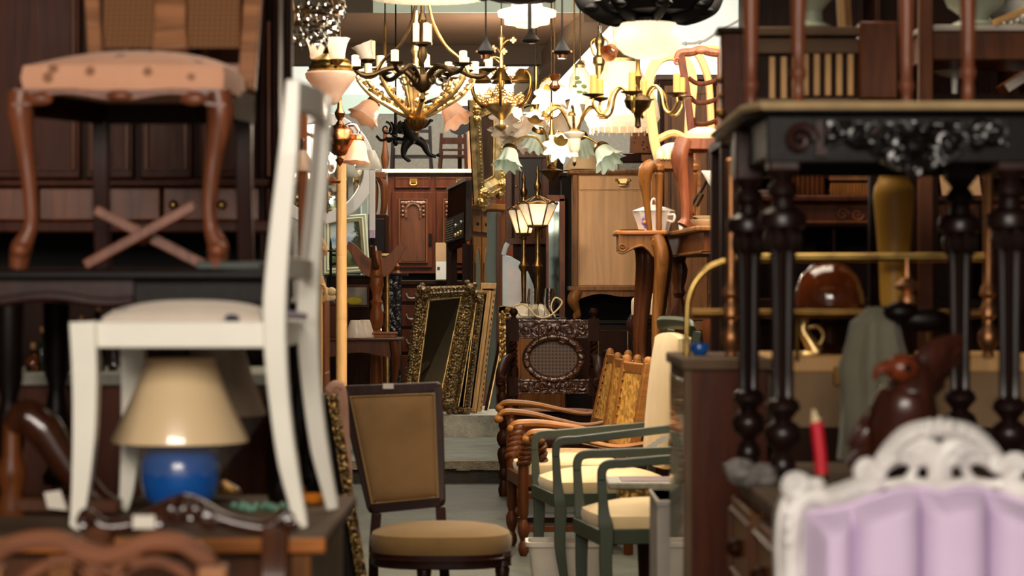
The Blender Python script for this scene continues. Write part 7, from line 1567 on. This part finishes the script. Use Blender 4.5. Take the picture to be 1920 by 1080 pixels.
def tulip(t, p, d, r, h, mat, n=36, rib=7, amp=.12, name='glass_shade', parent=None, neck=.32, collar=None):
    s = t.S; prof = [(neck*r, 0, 0), (neck*r*1.25, .12*h, 0), (.62*r, .3*h, amp*.15), (.72*r, .6*h, amp*.35), (.84*r, .82*h, amp*.7), (r, h, amp)]
    prof = prof+[(a*.96, z-.01*h, m_) for a, z, m_ in prof[::-1]]
    o = t.part(name, MB().lathe([(a*s, z*s, m_) for a, z, m_ in prof], n=n, M=aimM(p, d), rib=rib, cap=False, wav=h*s*.35), mat, parent=parent, ang=60)
    if collar: t.part('collar', MB().lathe([(neck*r*1.1*s, -5*s), (neck*r*1.3*s, -2*s), (neck*r*1.4*s, 3*s), (neck*r*1.2*s, 5*s)], n=14, M=aimM(p, d)), collar, parent=o)
    return o
def bulbf(t, p, r=6, parent=None): t.part('bulb', MB().ball(p, r*t.S, (1, 1, 1.4)), m_bulb, parent=parent)
def glow(name, p, power, col=(1, .84, .66), r=.05):
    d = bpy.data.lights.new(name, 'POINT'); d.energy = power; d.color = col; d.shadow_soft_size = r; o = bpy.data.objects.new(name, d); COL.objects.link(o); o.location = p

# --- gilt leafy chandelier
t = T('candle_chandelier', 'large gilt leafy chandelier with cream candles hanging in front of the beam', 'chandelier', 780, 225, 14.2); s = t.S; c = t(780, 225)
t.part('bowl', MB().lathe([(1*s, -28*s), (4*s, -24*s), (3*s, -21*s), (12*s, -17*s), (20*s, -6*s), (22*s, 0), (19*s, 2*s), (12*s, 6*s), (13*s, 14*s), (8*s, 18*s)], c, 40, rib=20, amp=.035), m_antique)
t.part('column', MB().lathe([(r*s, z*s) for r, z in ((6, 6), (5, 30), (9, 40), (7, 55), (12, 70), (5, 84), (5, 120), (10, 130), (6, 145), (5, 205))], c, 16), m_gold)
e = arms(t, c, 8, [(9, 6), (30, 14), (55, 28), (82, 44), (104, 66), (112, 82)], .2, [6, 5.4, 4.4, 3.6], m_gold, leaf=16)
for p in e: candle(t, p+Vector((0, 0, 3*s)), s, 26, s_candle, m_antique, 7.5, 16)
for i in range(10):
    a = 2*PI*i/10+.3; d = Vector((math.cos(a), math.sin(a), 0)); q = spline([c+d*7*s+Vector((0, 0, 8*s)), c+d*12*s+Vector((0, 0, 45*s)), c+d*28*s+Vector((0, 0, 92*s)), c+d*40*s+Vector((0, 0, 100*s))], 5); mb = MB().tube(q, [5*s, 6*s, 4*s, 2*s], 8, flat=.6); mb.scroll(q[-1]+Vector((0, 0, -6*s)), 7*s, 1.2, 2*s, 1 if d.x > 0 else -1); t.part('leaf_stem', mb, m_gold)
hang(t, 780, 22, m_antique, .012)
# --- dark bronze upper chandelier
t = T('candle_chandelier', 'dark bronze chandelier with S-shaped arms above the gilt leafy chandelier', 'chandelier', 792, 158, 13.3); s = t.S; c = t(792, 158)
t.part('bowl', MB().lathe([(2*s, -34*s), (6*s, -28*s), (3*s, -16*s), (12*s, -10*s), (19*s, 0), (20*s, 14*s), (18*s, 17*s), (16*s, 14*s)], c, 30, rib=14, amp=.04), m_bronze)
t.part('column', MB().lathe([(r*s, z*s) for r, z in ((5, 10), (4, 40), (10, 52), (7, 70), (18, 74), (19, 78), (6, 80), (5, 110), (9, 120), (4, 135), (4, 160))], c, 16), m_bronze)
e = arms(t, c, 6, [(15, 4), (28, 20), (48, 30), (72, 26), (92, 17), (112, 16), (126, 25)], .15, [5, 5.6, 5, 4.4, 3.6], m_bronze, curl=[(34, 8, 14, 1)])
for p in e: candle(t, p+Vector((0, 0, 3*s)), s, 24, s_candle, m_bronze, 7, 17)
for k in range(4):
    a = PI/2*k+.6; d = Vector((math.cos(a), math.sin(a), 0)); p = c+d*14*s+Vector((0, 0, 79*s)); t.part('candle', MB().lathe([(6*s, 0), (6*s, 34*s), (4*s, 35*s)], p, 12), s_candle)
for sg in (1, -1):
    t.part('brace', MB().tube(spline([c+Vector((sg*12*s, 0, 150*s)), c+Vector((sg*22*s, 0, 112*s)), c+Vector((sg*44*s, 0, 72*s)), c+Vector((sg*72*s, 0, 46*s)), c+Vector((sg*86*s, 0, 22*s))], 6), [3*s, 3.4*s, 3*s], 8), m_brass if sg > 0 else m_bronze)
hang(t, 792, 2, m_bronze, .012)
for p in e[:1]: pass
# --- two-arm lamp with pink tulip shades and a bronze cherub below
t = T('cherub_lamp', 'pink tulip shade lamp with dark bronze cherub below the gilt chandelier', 'hanging lamp', 772, 235, 15.0); s = t.S; c = t(772, 205)
t.part('column', MB().lathe([(r*s, z*s) for r, z in ((3, -30), (8, -22), (5, -10), (10, 0), (6, 10), (4, 40), (4, 60))], c, 14), m_bronze)
for sg, px, py in ((-1, 694, 196), (1, 846, 200)):
    p = t(px+sg*-8, py-6); t.part('arm', MB().tube(spline([c+Vector((sg*6*s, 0, 6*s)), c+Vector((sg*30*s, 0, 14*s)), c+Vector((sg*52*s, 0, 20*s)), p], 6), 3*s, 8), m_bronze)
    tulip(t, p, Vector((sg*.55, -.35, -.9)), 30, 42, g_pink, collar=m_antique); bulbf(t, p+Vector((sg*.55, -.35, -.9)).normalized()*16*s, 5)
mb = MB(); B0 = t(766, 238)
mb.tube(spline([t(772, 222), t(768, 236), t(772, 250), t(778, 264)], 5), [7*s, 14*s, 15*s, 12*s], 12); mb.ball(t(770, 216), 10*s, (1, 1, 1.1), 12, 8)
mb.tube(spline([t(770, 262), t(760, 274), t(757, 290), t(764, 300)], 5), [9*s, 8*s, 5*s, 3.5*s], 10); mb.tube(spline([t(782, 262), t(794, 270), t(800, 282), t(806, 290), t(818, 294)], 5), [9*s, 8*s, 6*s, 4*s, 3*s], 10)
mb.tube(spline([t(762, 232), t(748, 238), t(740, 252)], 5), [6*s, 5*s, 3*s], 8); mb.tube(spline([t(778, 232), t(794, 236), t(806, 228)], 5), [6*s, 5*s, 3*s], 8)
for x, y in ((766, 301), (822, 291), (739, 254), (808, 226)): mb.ball(t(x, y), 4*s, (1.2, 1, .8), 8, 5)
t.part('cherub', mb, m_iron, label='dark bronze cherub figure'); hang(t, 772, 150, m_bronze, .008)

# --- gilt flower chandelier
t = T('flower_chandelier', 'gilt branch chandelier with metal flowers and bell cups in front of the white rafter', 'chandelier', 940, 200, 14.7); s = t.S; c = t(940, 195)
t.part('bowl', MB().lathe([(1*s, -52*s), (3*s, -50*s), (12*s, -44*s), (13*s, -41*s), (6*s, -38*s), (4*s, -30*s), (18*s, -18*s), (32*s, -6*s), (34*s, -1*s), (26*s, 2*s)], c, 28), m_gold)
t.part('column', MB().lathe([(r*s, z*s) for r, z in ((6, 0), (4, 30), (7, 40), (4, 50), (4, 118), (7, 124), (3, 130), (2, 140), (.5, 152))], c, 14), m_gold)
e = arms(t, c, 6, [(20, -4), (44, -2), (60, 18), (64, 46), (55, 60), (44, 58)], .5, [3, 3, 2.6], m_antique)
for p in e: t.part('bell_cup', MB().lathe([(4*s, 6*s), (8*s, 3*s), (12*s, -6*s), (19*s, -14*s), (20*s, -16*s), (16*s, -14*s), (9*s, -6*s)], p, 18, cap=False), m_antique)
mb = MB()
for i in range(46):
    a = random.uniform(0, 2*PI); r = random.uniform(4, 46); z = random.uniform(-4, 36)*(1-r/70); p = c+Vector((r*s*math.cos(a), r*s*math.sin(a), z*s))
    for k in range(4): b = PI/2*k+a; mb.ball(p+Vector((4*s*math.cos(b), -1*s, 4*s*math.sin(b))), 3.2*s, (1, .5, 1), 6, 4)
o = t.part('flowers', mb, m_gold); o['kind'] = 'stuff'
for i in range(9):
    a = 2*PI*i/9; p0 = c+Vector((3*s*math.cos(a), 3*s*math.sin(a), (46+8*i)*s)); p1 = p0+Vector((26*s*math.cos(a), 26*s*math.sin(a), (8-14*(i % 2))*s)); mb = MB().tube(spline([p0, (p0+p1)/2+Vector((0, 0, 5*s)), p1], 4), 1.6*s, 6)
    for k in range(4): b = PI/2*k; mb.ball(p1+Vector((3.6*s*math.cos(b), -1*s, 3.6*s*math.sin(b))), 3.4*s, (1, .5, 1), 6, 4)
    t.part('branch', mb, m_gold)
hang(t, 940, 72, m_antique, .004)

# --- brass candle chandelier before the white glass bell
t = T('candle_chandelier', 'brass chandelier with ochre candles and looping arms beside the stacked chairs', 'chandelier', 1196, 195, 12.8); s = t.S; c = t(1196, 193)
t.part('bowl', MB().lathe([(1*s, -48*s), (6*s, -44*s), (5*s, -30*s), (8*s, -20*s), (22*s, -8*s), (26*s, 4*s), (22*s, 12*s), (8*s, 16*s), (5*s, 26*s)], c, 24), m_bronze)
t.part('column', MB().lathe([(r*s, z*s) for r, z in ((5, 12), (4, 40), (8, 50), (4, 60), (4, 80), (7, 88), (4, 95), (4, 120))], c, 14), m_antique)
e = arms(t, c, 6, [(18, 2), (26, 22), (40, 30), (54, 16), (62, -14), (76, -22), (90, -6), (90, 8)], .35, [2.8, 2.8, 2.4], m_brass)
for p in e: candle(t, p+Vector((0, 0, 3*s)), s, 38, s_goldcandle, m_bronze, 6.5, 20)
hang(t, 1196, 80, m_antique, .008)
# --- big white glass bell lamp
t = T('bell_lamp', 'large white glass bell lamp hanging behind the brass candle chandelier', 'hanging lamp', 1166, 180, 15.1); s = t.S; c = t(1166, 245)
pr = [(66, 14), (72, 24), (68, 50), (52, 84), (36, 112), (32, 128), (30, 132)]; pr = pr+[(r-1.2, z) for r, z in pr[::-1]]
t.part('glass_shade', MB().lathe([(r*s, z*s) for r, z in pr], c, 36, cap=False), g_white)
t.part('glass_bowl', MB().lathe([(40*s, -2*s), (62*s, 4*s), (67*s, 14*s), (62*s, 16*s), (46*s, 10*s), (20*s, 4*s)], c, 36), g_frost)
t.part('fitting', MB().lathe([(32*s, 128*s), (33*s, 134*s), (26*s, 140*s), (14*s, 146*s), (8*s, 152*s), (5*s, 170*s)], c, 24), m_gold)
mb = MB()
for k in range(26): a = 2*PI*k/26; mb.tube([c+Vector((60*s*math.cos(a), 60*s*math.sin(a), 4*s)), c+Vector((60*s*math.cos(a), 60*s*math.sin(a), -7*s))], 1.6*s, 5)
t.part('bead_fringe', mb, g_frost)['kind'] = 'stuff'; bulbf(t, c+Vector((0, 0, 60*s)), 12); hang(t, 1166, 75, m_antique, .009); glow('bell_lamp_light', t.base+c+Vector((0, 0, 60*s)), 45)
t2 = T('copper_cup_lamp', 'small copper cup lamp tilted above the white glass bell', 'hanging lamp', 1142, 100, 13.9); q = t2.S; M_ = aimM(t2(1150, 92), Vector((-.5, -.75, -.5)))
t2.part('cup', MB().lathe([(4*q, 0), (12*q, 3*q), (15*q, 14*q), (17*q, 20*q), (15*q, 19*q), (12*q, 6*q)], n=22, M=M_, cap=False), m_oldcopper); t2.part('neck', MB().tube([t2(1150, 92), t2(1153, 78), t2(1152, 40)], 3*q, 8), m_gold); hang(t2, 1152, 42, m_antique, .006)

# --- black iron ceiling lamp with ribbed glass globe
t = T('iron_ceiling_lamp', 'black scrolled iron lamp with flattened frosted glass globe hanging closest overhead', 'hanging lamp', 1216, 60, 10.8); s = t.S; c = t(1216, 45)
pr = [(50*s, 2*s), (58*s, -10*s), (64*s, -26*s), (60*s, -42*s), (46*s, -56*s), (26*s, -64*s), (1*s, -67*s)]; t.part('glass_globe', MB().lathe([(r, z, .012) for r, z in pr], c, 72, rib=36, amp=.012), g_white, ang=70)
t.part('collar', MB().lathe([(46*s, 0), (50*s, 0), (50*s, 8*s), (44*s, 12*s), (24*s, 14*s)], c, 30), m_iron)
mb = MB()
for k in range(8):
    a = PI/4*k+.2; d = Vector((math.cos(a), math.sin(a), 0)); q = spline([c+d*40*s+Vector((0, 0, 18*s)), c+d*70*s+Vector((0, 0, 18*s)), c+d*100*s+Vector((0, 0, 24*s)), c+d*125*s+Vector((0, 0, 34*s)), c+d*140*s+Vector((0, 0, 52*s))], 5); mb.tube(q, [15*s, 20*s, 17*s, 13*s, 7*s], 8, flat=.45)
    mb.ball(q[12], 14*s, (1.2, 1.2, .6), 8, 6)
mb.lathe([(30*s, 12*s), (90*s, 20*s), (110*s, 40*s), (60*s, 52*s), (10*s, 60*s)], c, 32, rib=8, amp=.1); t.part('iron_body', mb, m_iron)
hang(t, 1216, -15, m_iron, .012)
t = T('iron_ceiling_lamp', 'black scrolled iron lamp body above the stepped glass lamp', 'hanging lamp', 980, 0, 10.9); s = t.S; c = t(980, -6)
mb = MB(); mb.lathe([(1*s, -14*s), (40*s, -10*s), (80*s, 2*s), (95*s, 14*s), (50*s, 26*s), (10*s, 34*s)], c, 40, rib=7, amp=.12)
for k in range(7): a = 2*PI*k/7; mb.ball(c+Vector((82*s*math.cos(a), 82*s*math.sin(a), 4*s)), 14*s, (1, 1, .6), 8, 5)
t.part('iron_body', mb, m_iron); hang(t, 980, -36, m_iron, .012)
# --- stepped deco lamp + black drops
t = T('stepped_lamp', 'cream stepped glass lamp with black drop under the iron lamp body', 'hanging lamp', 988, 40, 12.2); s = t.S; c = t(988, 50)
t.part('glass_tiers', MB().lathe([(r*s, z*s) for r, z in ((1, -4), (20, -1), (24, 2), (42, 5), (43, 15), (40, 17), (54, 19), (55, 29), (50, 31), (30, 36), (28, 44), (10, 48))], c, 40), g_white, ang=25)
t.part('drop', MB().lathe([(10*s, -31*s), (17*s, -28*s), (18*s, -25*s), (9*s, -15*s), (4*s, -8*s), (4*s, -2*s)], t(995, 50), 20), m_iron); t.part('rod', MB().bar(t(993, 55, -.14), t(993, 0, -.14), 7*s, .02), m_iron)
hang(t, 988, 4, m_iron, .01)
for i, (x, y, lab) in enumerate(((911, 98, 'small black bell pendant hanging beside the gilt flower chandelier'), (1054, 98, 'small black bell pendant hanging in front of the slanting rafter'))):
    t = T('bell_pendant', lab, 'hanging lamp', x, y, 12.4, 'black bell pendants'); s = t.S; c = t(x, y)
    t.part('bell', MB().lathe([(9*s, -5*s), (12*s, -4*s), (16*s, 0), (17*s, 2*s), (9*s, 14*s), (4*s, 22*s), (3*s, 30*s)], c, 20), m_iron); t.part('bulb_holder', MB().lathe([(8*s, -12*s), (9*s, -4*s)], c, 12), m_copper); hang(t, x, y-28, m_iron, .006)
    for sg in (1, -1): t.part('knob', MB().ball(c+Vector((sg*16*s, 0, 0)), 3.5*s), m_copper)

# --- crystal chandelier
t = T('crystal_chandelier', 'crystal drop chandelier with dark rings beside the tall mahogany cabinet', 'chandelier', 545, 40, 10.2); s = t.S; c = t(545, 40)
for rr, zz in ((88, 8), (66, -14), (100, 36)): t.part('ring', MB().tube([c+Vector((rr*s*math.cos(2*PI*k/36), rr*s*math.sin(2*PI*k/36), zz*s)) for k in range(36)], 3*s, 7, closed=True), m_antique)
m_crystal = glass('crystal', '#fbf8f4', .01, 1.6)
def drop(p, k=1.): t.part('crystal_drop', MB().lathe([(.3*s, -18*s*k), (4.5*s*k, -8*s*k), (5*s*k, -4*s*k), (2*s*k, 2*s*k), (.5*s, 5*s*k)], p, 6), m_crystal, flat=True)
for rr, zz, n, k in ((100, 30, 34, 1.), (88, 2, 30, 1.1), (66, -20, 24, 1.2)):
    for i in range(n): a = 2*PI*i/n; drop(c+Vector((rr*s*math.cos(a), rr*s*math.sin(a), (zz-2*(i % 2)*4)*s)), k)
t.part('stem', MB().lathe([(1*s, -50*s), (8*s, -40*s), (4*s, -20*s), (10*s, 10*s), (5*s, 40*s), (5*s, 90*s)], c, 14), m_antique)
for k in range(4): a = PI/2*k+.4; t.part('brace', MB().tube(spline([c+Vector((4*s*math.cos(a), 4*s*math.sin(a), 60*s)), c+Vector((60*s*math.cos(a), 60*s*math.sin(a), 50*s)), c+Vector((100*s*math.cos(a), 100*s*math.sin(a), 36*s)), c+Vector((66*s*math.cos(a), 66*s*math.sin(a), -14*s))], 5), 2*s, 6), m_antique)
hang(t, 545, -45, m_antique, .008)
# --- frilled white shade
t = T('frilled_lamp', 'white frilled glass lamp shade at the top above the bronze chandelier', 'hanging lamp', 802, -8, 11.2); s = t.S; c = t(802, -3)
pr = [(106, 0, .03), (104, 8, .02), (84, 24, .01), (40, 44, 0), (12, 50, 0)]; pr = pr+[(r-2, z-1, a) for r, z, a in pr[::-1]]; t.part('glass_shade', MB().lathe([(r*s, z*s, a) for r, z, a in pr], c, 120, rib=30, cap=False, wav=8*s), g_white, ang=70); t.part('fitting', MB().lathe([(14*s, 46*s), (16*s, 54*s), (6*s, 64*s)], c, 18), m_antique); hang(t, 802, -54, m_antique, .008)
# --- brass oil lamp pendant
t = T('oil_lamp', 'brass hanging oil lamp with frosted pear shaped glass behind the white chair top', 'hanging lamp', 620, 130, 12.7); s = t.S; c = t(620, 135)
t.part('glass_bowl', MB().lathe([(r*s, z*s) for r, z in ((8, -62), (16, -56), (22, -44), (34, -28), (46, -12), (48, -4), (44, 0), (38, 1))], c, 36), g_pink)
t.part('brass_body', MB().lathe([(r*s, z*s) for r, z in ((42, 0), (44, 3), (40, 5), (42, 10), (36, 16), (38, 20), (26, 28), (16, 34), (12, 46), (5, 52), (5, 66))], c, 30), m_brass)
for px, dy in ((632, -.12), (596, .12)):
    p = t(px, 112, dy); t.part('cup', MB().lathe([(3*s, -12*s), (10*s, -6*s), (14*s, 0), (10*s, 2*s)], p, 16), m_antique); tulip(t, p, (0, 0, 1), 24, 40, g_frost, rib=8, amp=.03, neck=.5); t.part('arm', MB().tube(spline([c+Vector((0, 0, 8*s)), c+Vector(((px-620)*.5*s, dy*.7, -6*s)), p+Vector((0, 0, -10*s))], 5), 2.4*s, 7), m_antique)
hang(t, 620, 68, m_brass, .007, chain=True)
t = T('tulip_lamp', 'single tilted frosted tulip shade on a brass arm beside the brass oil lamp', 'hanging lamp', 684, 110, 14.95); s = t.S; tulip(t, t(690, 112), (-.4, -.1, 1), 21, 32, g_frost, rib=8, amp=.03, neck=.5); t.part('cup', MB().lathe([(3*s, -14*s), (5*s, -9*s), (15*s, -2*s), (14*s, 1*s)], t(690, 112), 16), m_bronze); t.part('arm', MB().tube(spline([t(690, 124), t(704, 134), t(720, 126), t(722, 90), t(722, 40)], 6), 2.4*s, 7), m_antique); hang(t, 722, 42, m_antique, .005)
for k, dy in ((0, .1),): t.part('candle', MB().lathe([(7*s, 0), (7*s, 34*s), (5*s, 35*s)], t(697, 111, .05), 12), s_candle)
# --- copper globe lamp
t = T('copper_globe_lamp', 'polished copper globe lamp with curved arm holding a pink glass shade', 'hanging lamp', 637, 262, 13.8); s = t.S; c = t(637, 262)
t.part('globe', MB().lathe([(r*s, z*s) for r, z in ((3, -31), (10, -29), (19, -22), (26, -10), (28, -2), (28.6, 0), (28, 3), (28, 9), (25, 17), (17, 25), (8, 29), (6, 33))], c, 36), m_copper)
t.part('finial', MB().lathe([(.5*s, -50*s), (8*s, -40*s), (9*s, -37*s), (3*s, -34*s), (3*s, -29*s)], c, 16), m_copper); t.part('stem', MB().lathe([(r*s, z*s) for r, z in ((8, 30), (4, 36), (8, 42), (10, 50), (5, 60), (4, 78), (4, 100))], c, 16), m_copper)
t.part('arm', MB().tube(spline([t(658, 262), t(648, 248), t(650, 236), t(664, 234), t(672, 244), t(672, 250)], 6), 4*s, 10), m_chrome); tulip(t, t(671, 260), (-.05, -.15, -1), 26, 46, g_pink, rib=8, amp=.05, collar=m_copper, neck=.36); bulbf(t, t(671, 280), 6)
hang(t, 637, 162, m_copper, .006)
# --- iron scroll bracket lamp and chain lantern
t = T('iron_scroll_lamp', 'black wrought iron scroll chandelier frame behind the copper globe lamp', 'chandelier', 735, 250, 15.6); s = t.S; c = t(742, 262)
for a in (0, PI*.5, PI, PI*1.5):
    d = Vector((math.cos(a+.5), math.sin(a+.5), 0)); mb = MB(); mb.tube(spline([c, c+d*14*s+Vector((0, 0, 2*s)), c+d*30*s+Vector((0, 0, -2*s)), c+d*40*s+Vector((0, 0, 6*s))], 5), 2.6*s, 7)
    pts = [c+d*((20+13*(1-j/22)*math.cos(1.6+j*.42))*s)+Vector((0, 0, (20+13*(1-j/22)*math.sin(1.6+j*.42))*s)) for j in range(20)]; mb.tube(pts, [2.4*s, 1.4*s], 7); t.part('scroll', mb, m_iron)
t.part('stem', MB().lathe([(2*s, -12*s), (6*s, -6*s), (4*s, 6*s), (3*s, 60*s)], c, 12), m_iron); hang(t, 742, 205, m_iron, .008)
t = T('chain_lantern', 'rusty round iron pan hanging on a chain beside the bamboo post', 'hanging lamp', 614, 340, 13.6); s = t.S; c = t(614, 340)
t.part('pan', MB().lathe([(2*s, -8*s), (22*s, -4*s), (25*s, 0), (20*s, 3*s), (4*s, 8*s), (3*s, 16*s)], c, 24, rib=12, amp=.03), m_copper); hang(t, 614, 322, m_iron, .006, chain=True); t.part('spike', MB().tube([t(614, 346), t(614, 400)], 1.4*s, 6), m_iron)

# --- clusters of ruffled glass flower shades
t = T('ruffled_lamp', 'brass lamp with curved arms and green tipped ruffled glass shades above the lanterns', 'hanging lamp', 1034, 325, 15.3); s = t.S; c = t(1034, 322)
t.part('bowl', MB().lathe([(1*s, -22*s), (5*s, -16*s), (12*s, -8*s), (22*s, 0), (23*s, 2*s), (10*s, 6*s), (6*s, 14*s)], c, 24), m_antique)
spec = [((957, 286), (960, 300), (-.15, -.4, -.9), 24), ((1052, 268), (1050, 280), (-.1, -.85, -.5), 25), ((1126, 284), (1122, 296), (.45, -.45, -.75), 26), ((1010, 252), (1012, 246), (-.3, .3, -.8), 22), ((1090, 262), (1086, 262), (.3, .5, -.8), 20)]
for i, ((px, py), (qx, qy), d, r) in enumerate(spec):
    dy = (-.05, -.16, -.02, .16, .18)[i]; p = t(px, py-8, dy); m1 = c+Vector(((px-1034)*.35*s, dy*.4, 62*s)); t.part('arm', MB().tube(spline([c+Vector(((px-1034)*.06*s, dy*.1, 2*s)), c+Vector(((px-1034)*.14*s, dy*.2, 34*s)), m1, (m1+p)/2+Vector((0, 0, 12*s)), p+Vector((0, 0, 4*s))], 6), 2.3*s, 7), m_brass)
    tulip(t, p, d, r*1.08, 38, g_green, n=54, rib=9, amp=.2, collar=m_antique, neck=.4)
t.part('stem', MB().lathe([(3*s, 0), (3*s, 60*s), (6*s, 70*s), (3*s, 80*s), (3*s, 130*s)], c, 12), m_brass); hang(t, 1034, 194, m_antique, .006)
t = T('ruffled_lamp', 'chandelier of clear white ruffled glass shades between gilt flower chandelier and glass bell', 'hanging lamp', 1005, 215, 15.9); s = t.S; c = t(1005, 205)
t.part('column', MB().lathe([(2*s, -30*s), (8*s, -20*s), (5*s, 0), (10*s, 16*s), (4*s, 30*s), (4*s, 80*s)], c, 16), m_brass)
k_ = 0
for (px, py, dy, d, r, h) in ((968, 215, -.12, (-.5, -.5, -.7), 30, 38), (1004, 232, -.2, (-.1, -.7, -.7), 31, 38), (1038, 222, -.14, (.4, -.6, -.7), 31, 40), (985, 255, -.02, (-.4, -.3, -.85), 28, 36), (1030, 252, .02, (.2, -.5, -.85), 28, 36), (1030, 170, -.1, (.1, -.6, -.6), 30, 40), (960, 246, .12, (-.6, -.2, -.8), 26, 34), (1062, 205, .1, (.6, -.2, -.8), 26, 34)):
    p = t(px, py-14, dy); t.part('arm', MB().tube(spline([c+Vector((0, 0, 8*s)), (c+p)/2+Vector((0, 0, 16*s)), p], 5), 2*s, 6), m_brass); tulip(t, p, d, r*1.1, h, g_frost, n=54, rib=9, amp=.18, neck=.36, collar=m_brass); k_ += 1
hang(t, 1005, 125, m_antique, .006); glow('ruffled_lamp_light', t.base+c+Vector((0, -.3, -.02)), 30)
# --- urn lamp with white flame glass
t = T('urn_lamp', 'cream urn lamp with tall white flame shaped glass and brass arms above the tan cabinet', 'hanging lamp', 1077, 265, 14.2); s = t.S; c = t(1077, 250)
t.part('urn', MB().lathe([(r*s, z*s) for r, z in ((2, -54), (4, -48), (8, -44), (7, -36), (11, -30), (12, -10), (18, -4), (20, 0), (17, 2), (8, 4))], c, 28), k_marble); t.part('tip', MB().lathe([(.5*s, -62*s), (4*s, -57*s), (2*s, -53*s)], c, 12), m_iron)
t.part('flame_glass', MB().lathe([(r*s, z*s) for r, z in ((7, 8), (14, 20), (16, 32), (11, 52), (6, 72), (1, 88))], c, 24), g_white); t.part('collar', MB().lathe([(8*s, 2*s), (10*s, 6*s), (6*s, 10*s)], c, 16), m_gold)
e = arms(t, c, 6, [(6, 4), (18, 30), (34, 48), (52, 44), (60, 34)], .4, [2.6, 2.4, 2], m_brass)
t.part('stem', MB().lathe([(2*s, 86*s), (4*s, 92*s), (2*s, 98*s), (2*s, 130*s)], c, 10), m_brass); hang(t, 1077, 122, m_brass, .006)
for p in e[:]: t.part('bulb_cup', MB().lathe([(3*s, 2*s), (7*s, 0), (9*s, -5*s), (6*s, -4*s)], p, 12), m_antique)
# --- tall brass column lamp & small amber lamp
t = T('brass_column_lamp', 'tall brass column lamp with clear chimney hanging behind the white glass bell', 'hanging lamp', 1124, 110, 16.0); s = t.S; c = t(1124, 130)
t.part('column', MB().lathe([(r*s, z*s) for r, z in ((2, -40), (8, -20), (9, 6), (13, 10), (12, 22), (6, 26), (5, 36), (9, 46), (10, 54), (6, 62), (4, 68))], c, 20), m_gold); t.part('chimney', MB().lathe([(4*s, 66*s), (4.4*s, 82*s), (4*s, 82*s), (3.6*s, 66*s)], c, 14, cap=False), g_clear)
for sg in (1, -1): t.part('handle', MB().tube(spline([c+Vector((sg*6*s, 0, 60*s)), c+Vector((sg*16*s, 0, 50*s)), c+Vector((sg*12*s, 0, 30*s)), c+Vector((sg*6*s, 0, 24*s))], 5), 1.8*s, 7), m_gold)
hang(t, 1124, 62, m_antique, .004)
for sg in (1, -1):
    p = c+Vector((sg*34*s, 0, -14*s)); t.part('arm', MB().tube(spline([c+Vector((0, 0, -20*s)), c+Vector((sg*18*s, 0, -34*s)), p+Vector((0, 0, -8*s)), p], 5), 2*s, 7), m_gold); t.part('candle', MB().lathe([(7*s, 0), (8*s, 3*s), (6*s, 5*s), (6*s, 30*s), (4*s, 31*s)], p, 12), s_candle)
t = T('amber_pendant', 'small dark amber glass pendant with tiers beside the green leaf print lamp', 'hanging lamp', 1040, 158, 13.6); s = t.S; c = t(1040, 158); t.part('glass', MB().lathe([(r*s, z*s) for r, z in ((2, -14), (10, -8), (11, -3), (7, 2), (6, 6), (9, 12), (11, 18), (9, 19), (4, 15))], c, 22), plain('dark_amber_glass', '#4a2408', .08, .3, coat=1.)); t.part('bulb', MB().ball(c+Vector((0, 0, -2*s)), 2*s), m_brass); hang(t, 1040, 140, m_antique, .004)
t = T('leaf_print_lamp', 'cream glass lamp shade printed with green leaves between amber pendant and bell lamp', 'hanging lamp', 1088, 160, 15.0); s = t.S; c = t(1088, 160)
t.part('glass_shade', MB().lathe([(r*s, z*s) for r, z in ((10, -34), (18, -26), (22, -6), (20, 14), (12, 28), (8, 34))], c, 28), g_white); mb = MB()
for x, z, rr in ((-8, 12, 7), (-3, 4, 7), (4, -4, 8), (-2, -14, 6), (8, -16, 5), (-10, -4, 5)): mb.ball(c+Vector((x*s, -20*s, z*s)), rr*s, (1, .25, .55), 8, 5)
t.part('leaf_print', mb, plain('leaf_green', '#55642a', .5)); t.part('fitting', MB().lathe([(9*s, 32*s), (10*s, 38*s), (3*s, 46*s)], c, 14), m_gold); hang(t, 1088, 116, m_antique, .005)
# warm points among the lamps; some added to brighten ceiling, green shades, globe
glow('lantern_light', P(1008, 400, 17.3), 6); glow('candle_light', P(785, 100, 13.8), 22); glow('flower_light', P(940, 130, 14.3), 16); glow('oil_light', P(620, 80, 13.0), 12); glow('ceiling_fill', P(930, 205, 16.9), 55); glow('green_shade_fill', P(1045, 255, 14.9), 10); glow('globe_fill', P(1216, 75, 10.8), 1.3); glow('pink_shade_light', P(690, 300, 12.2), 2.5)
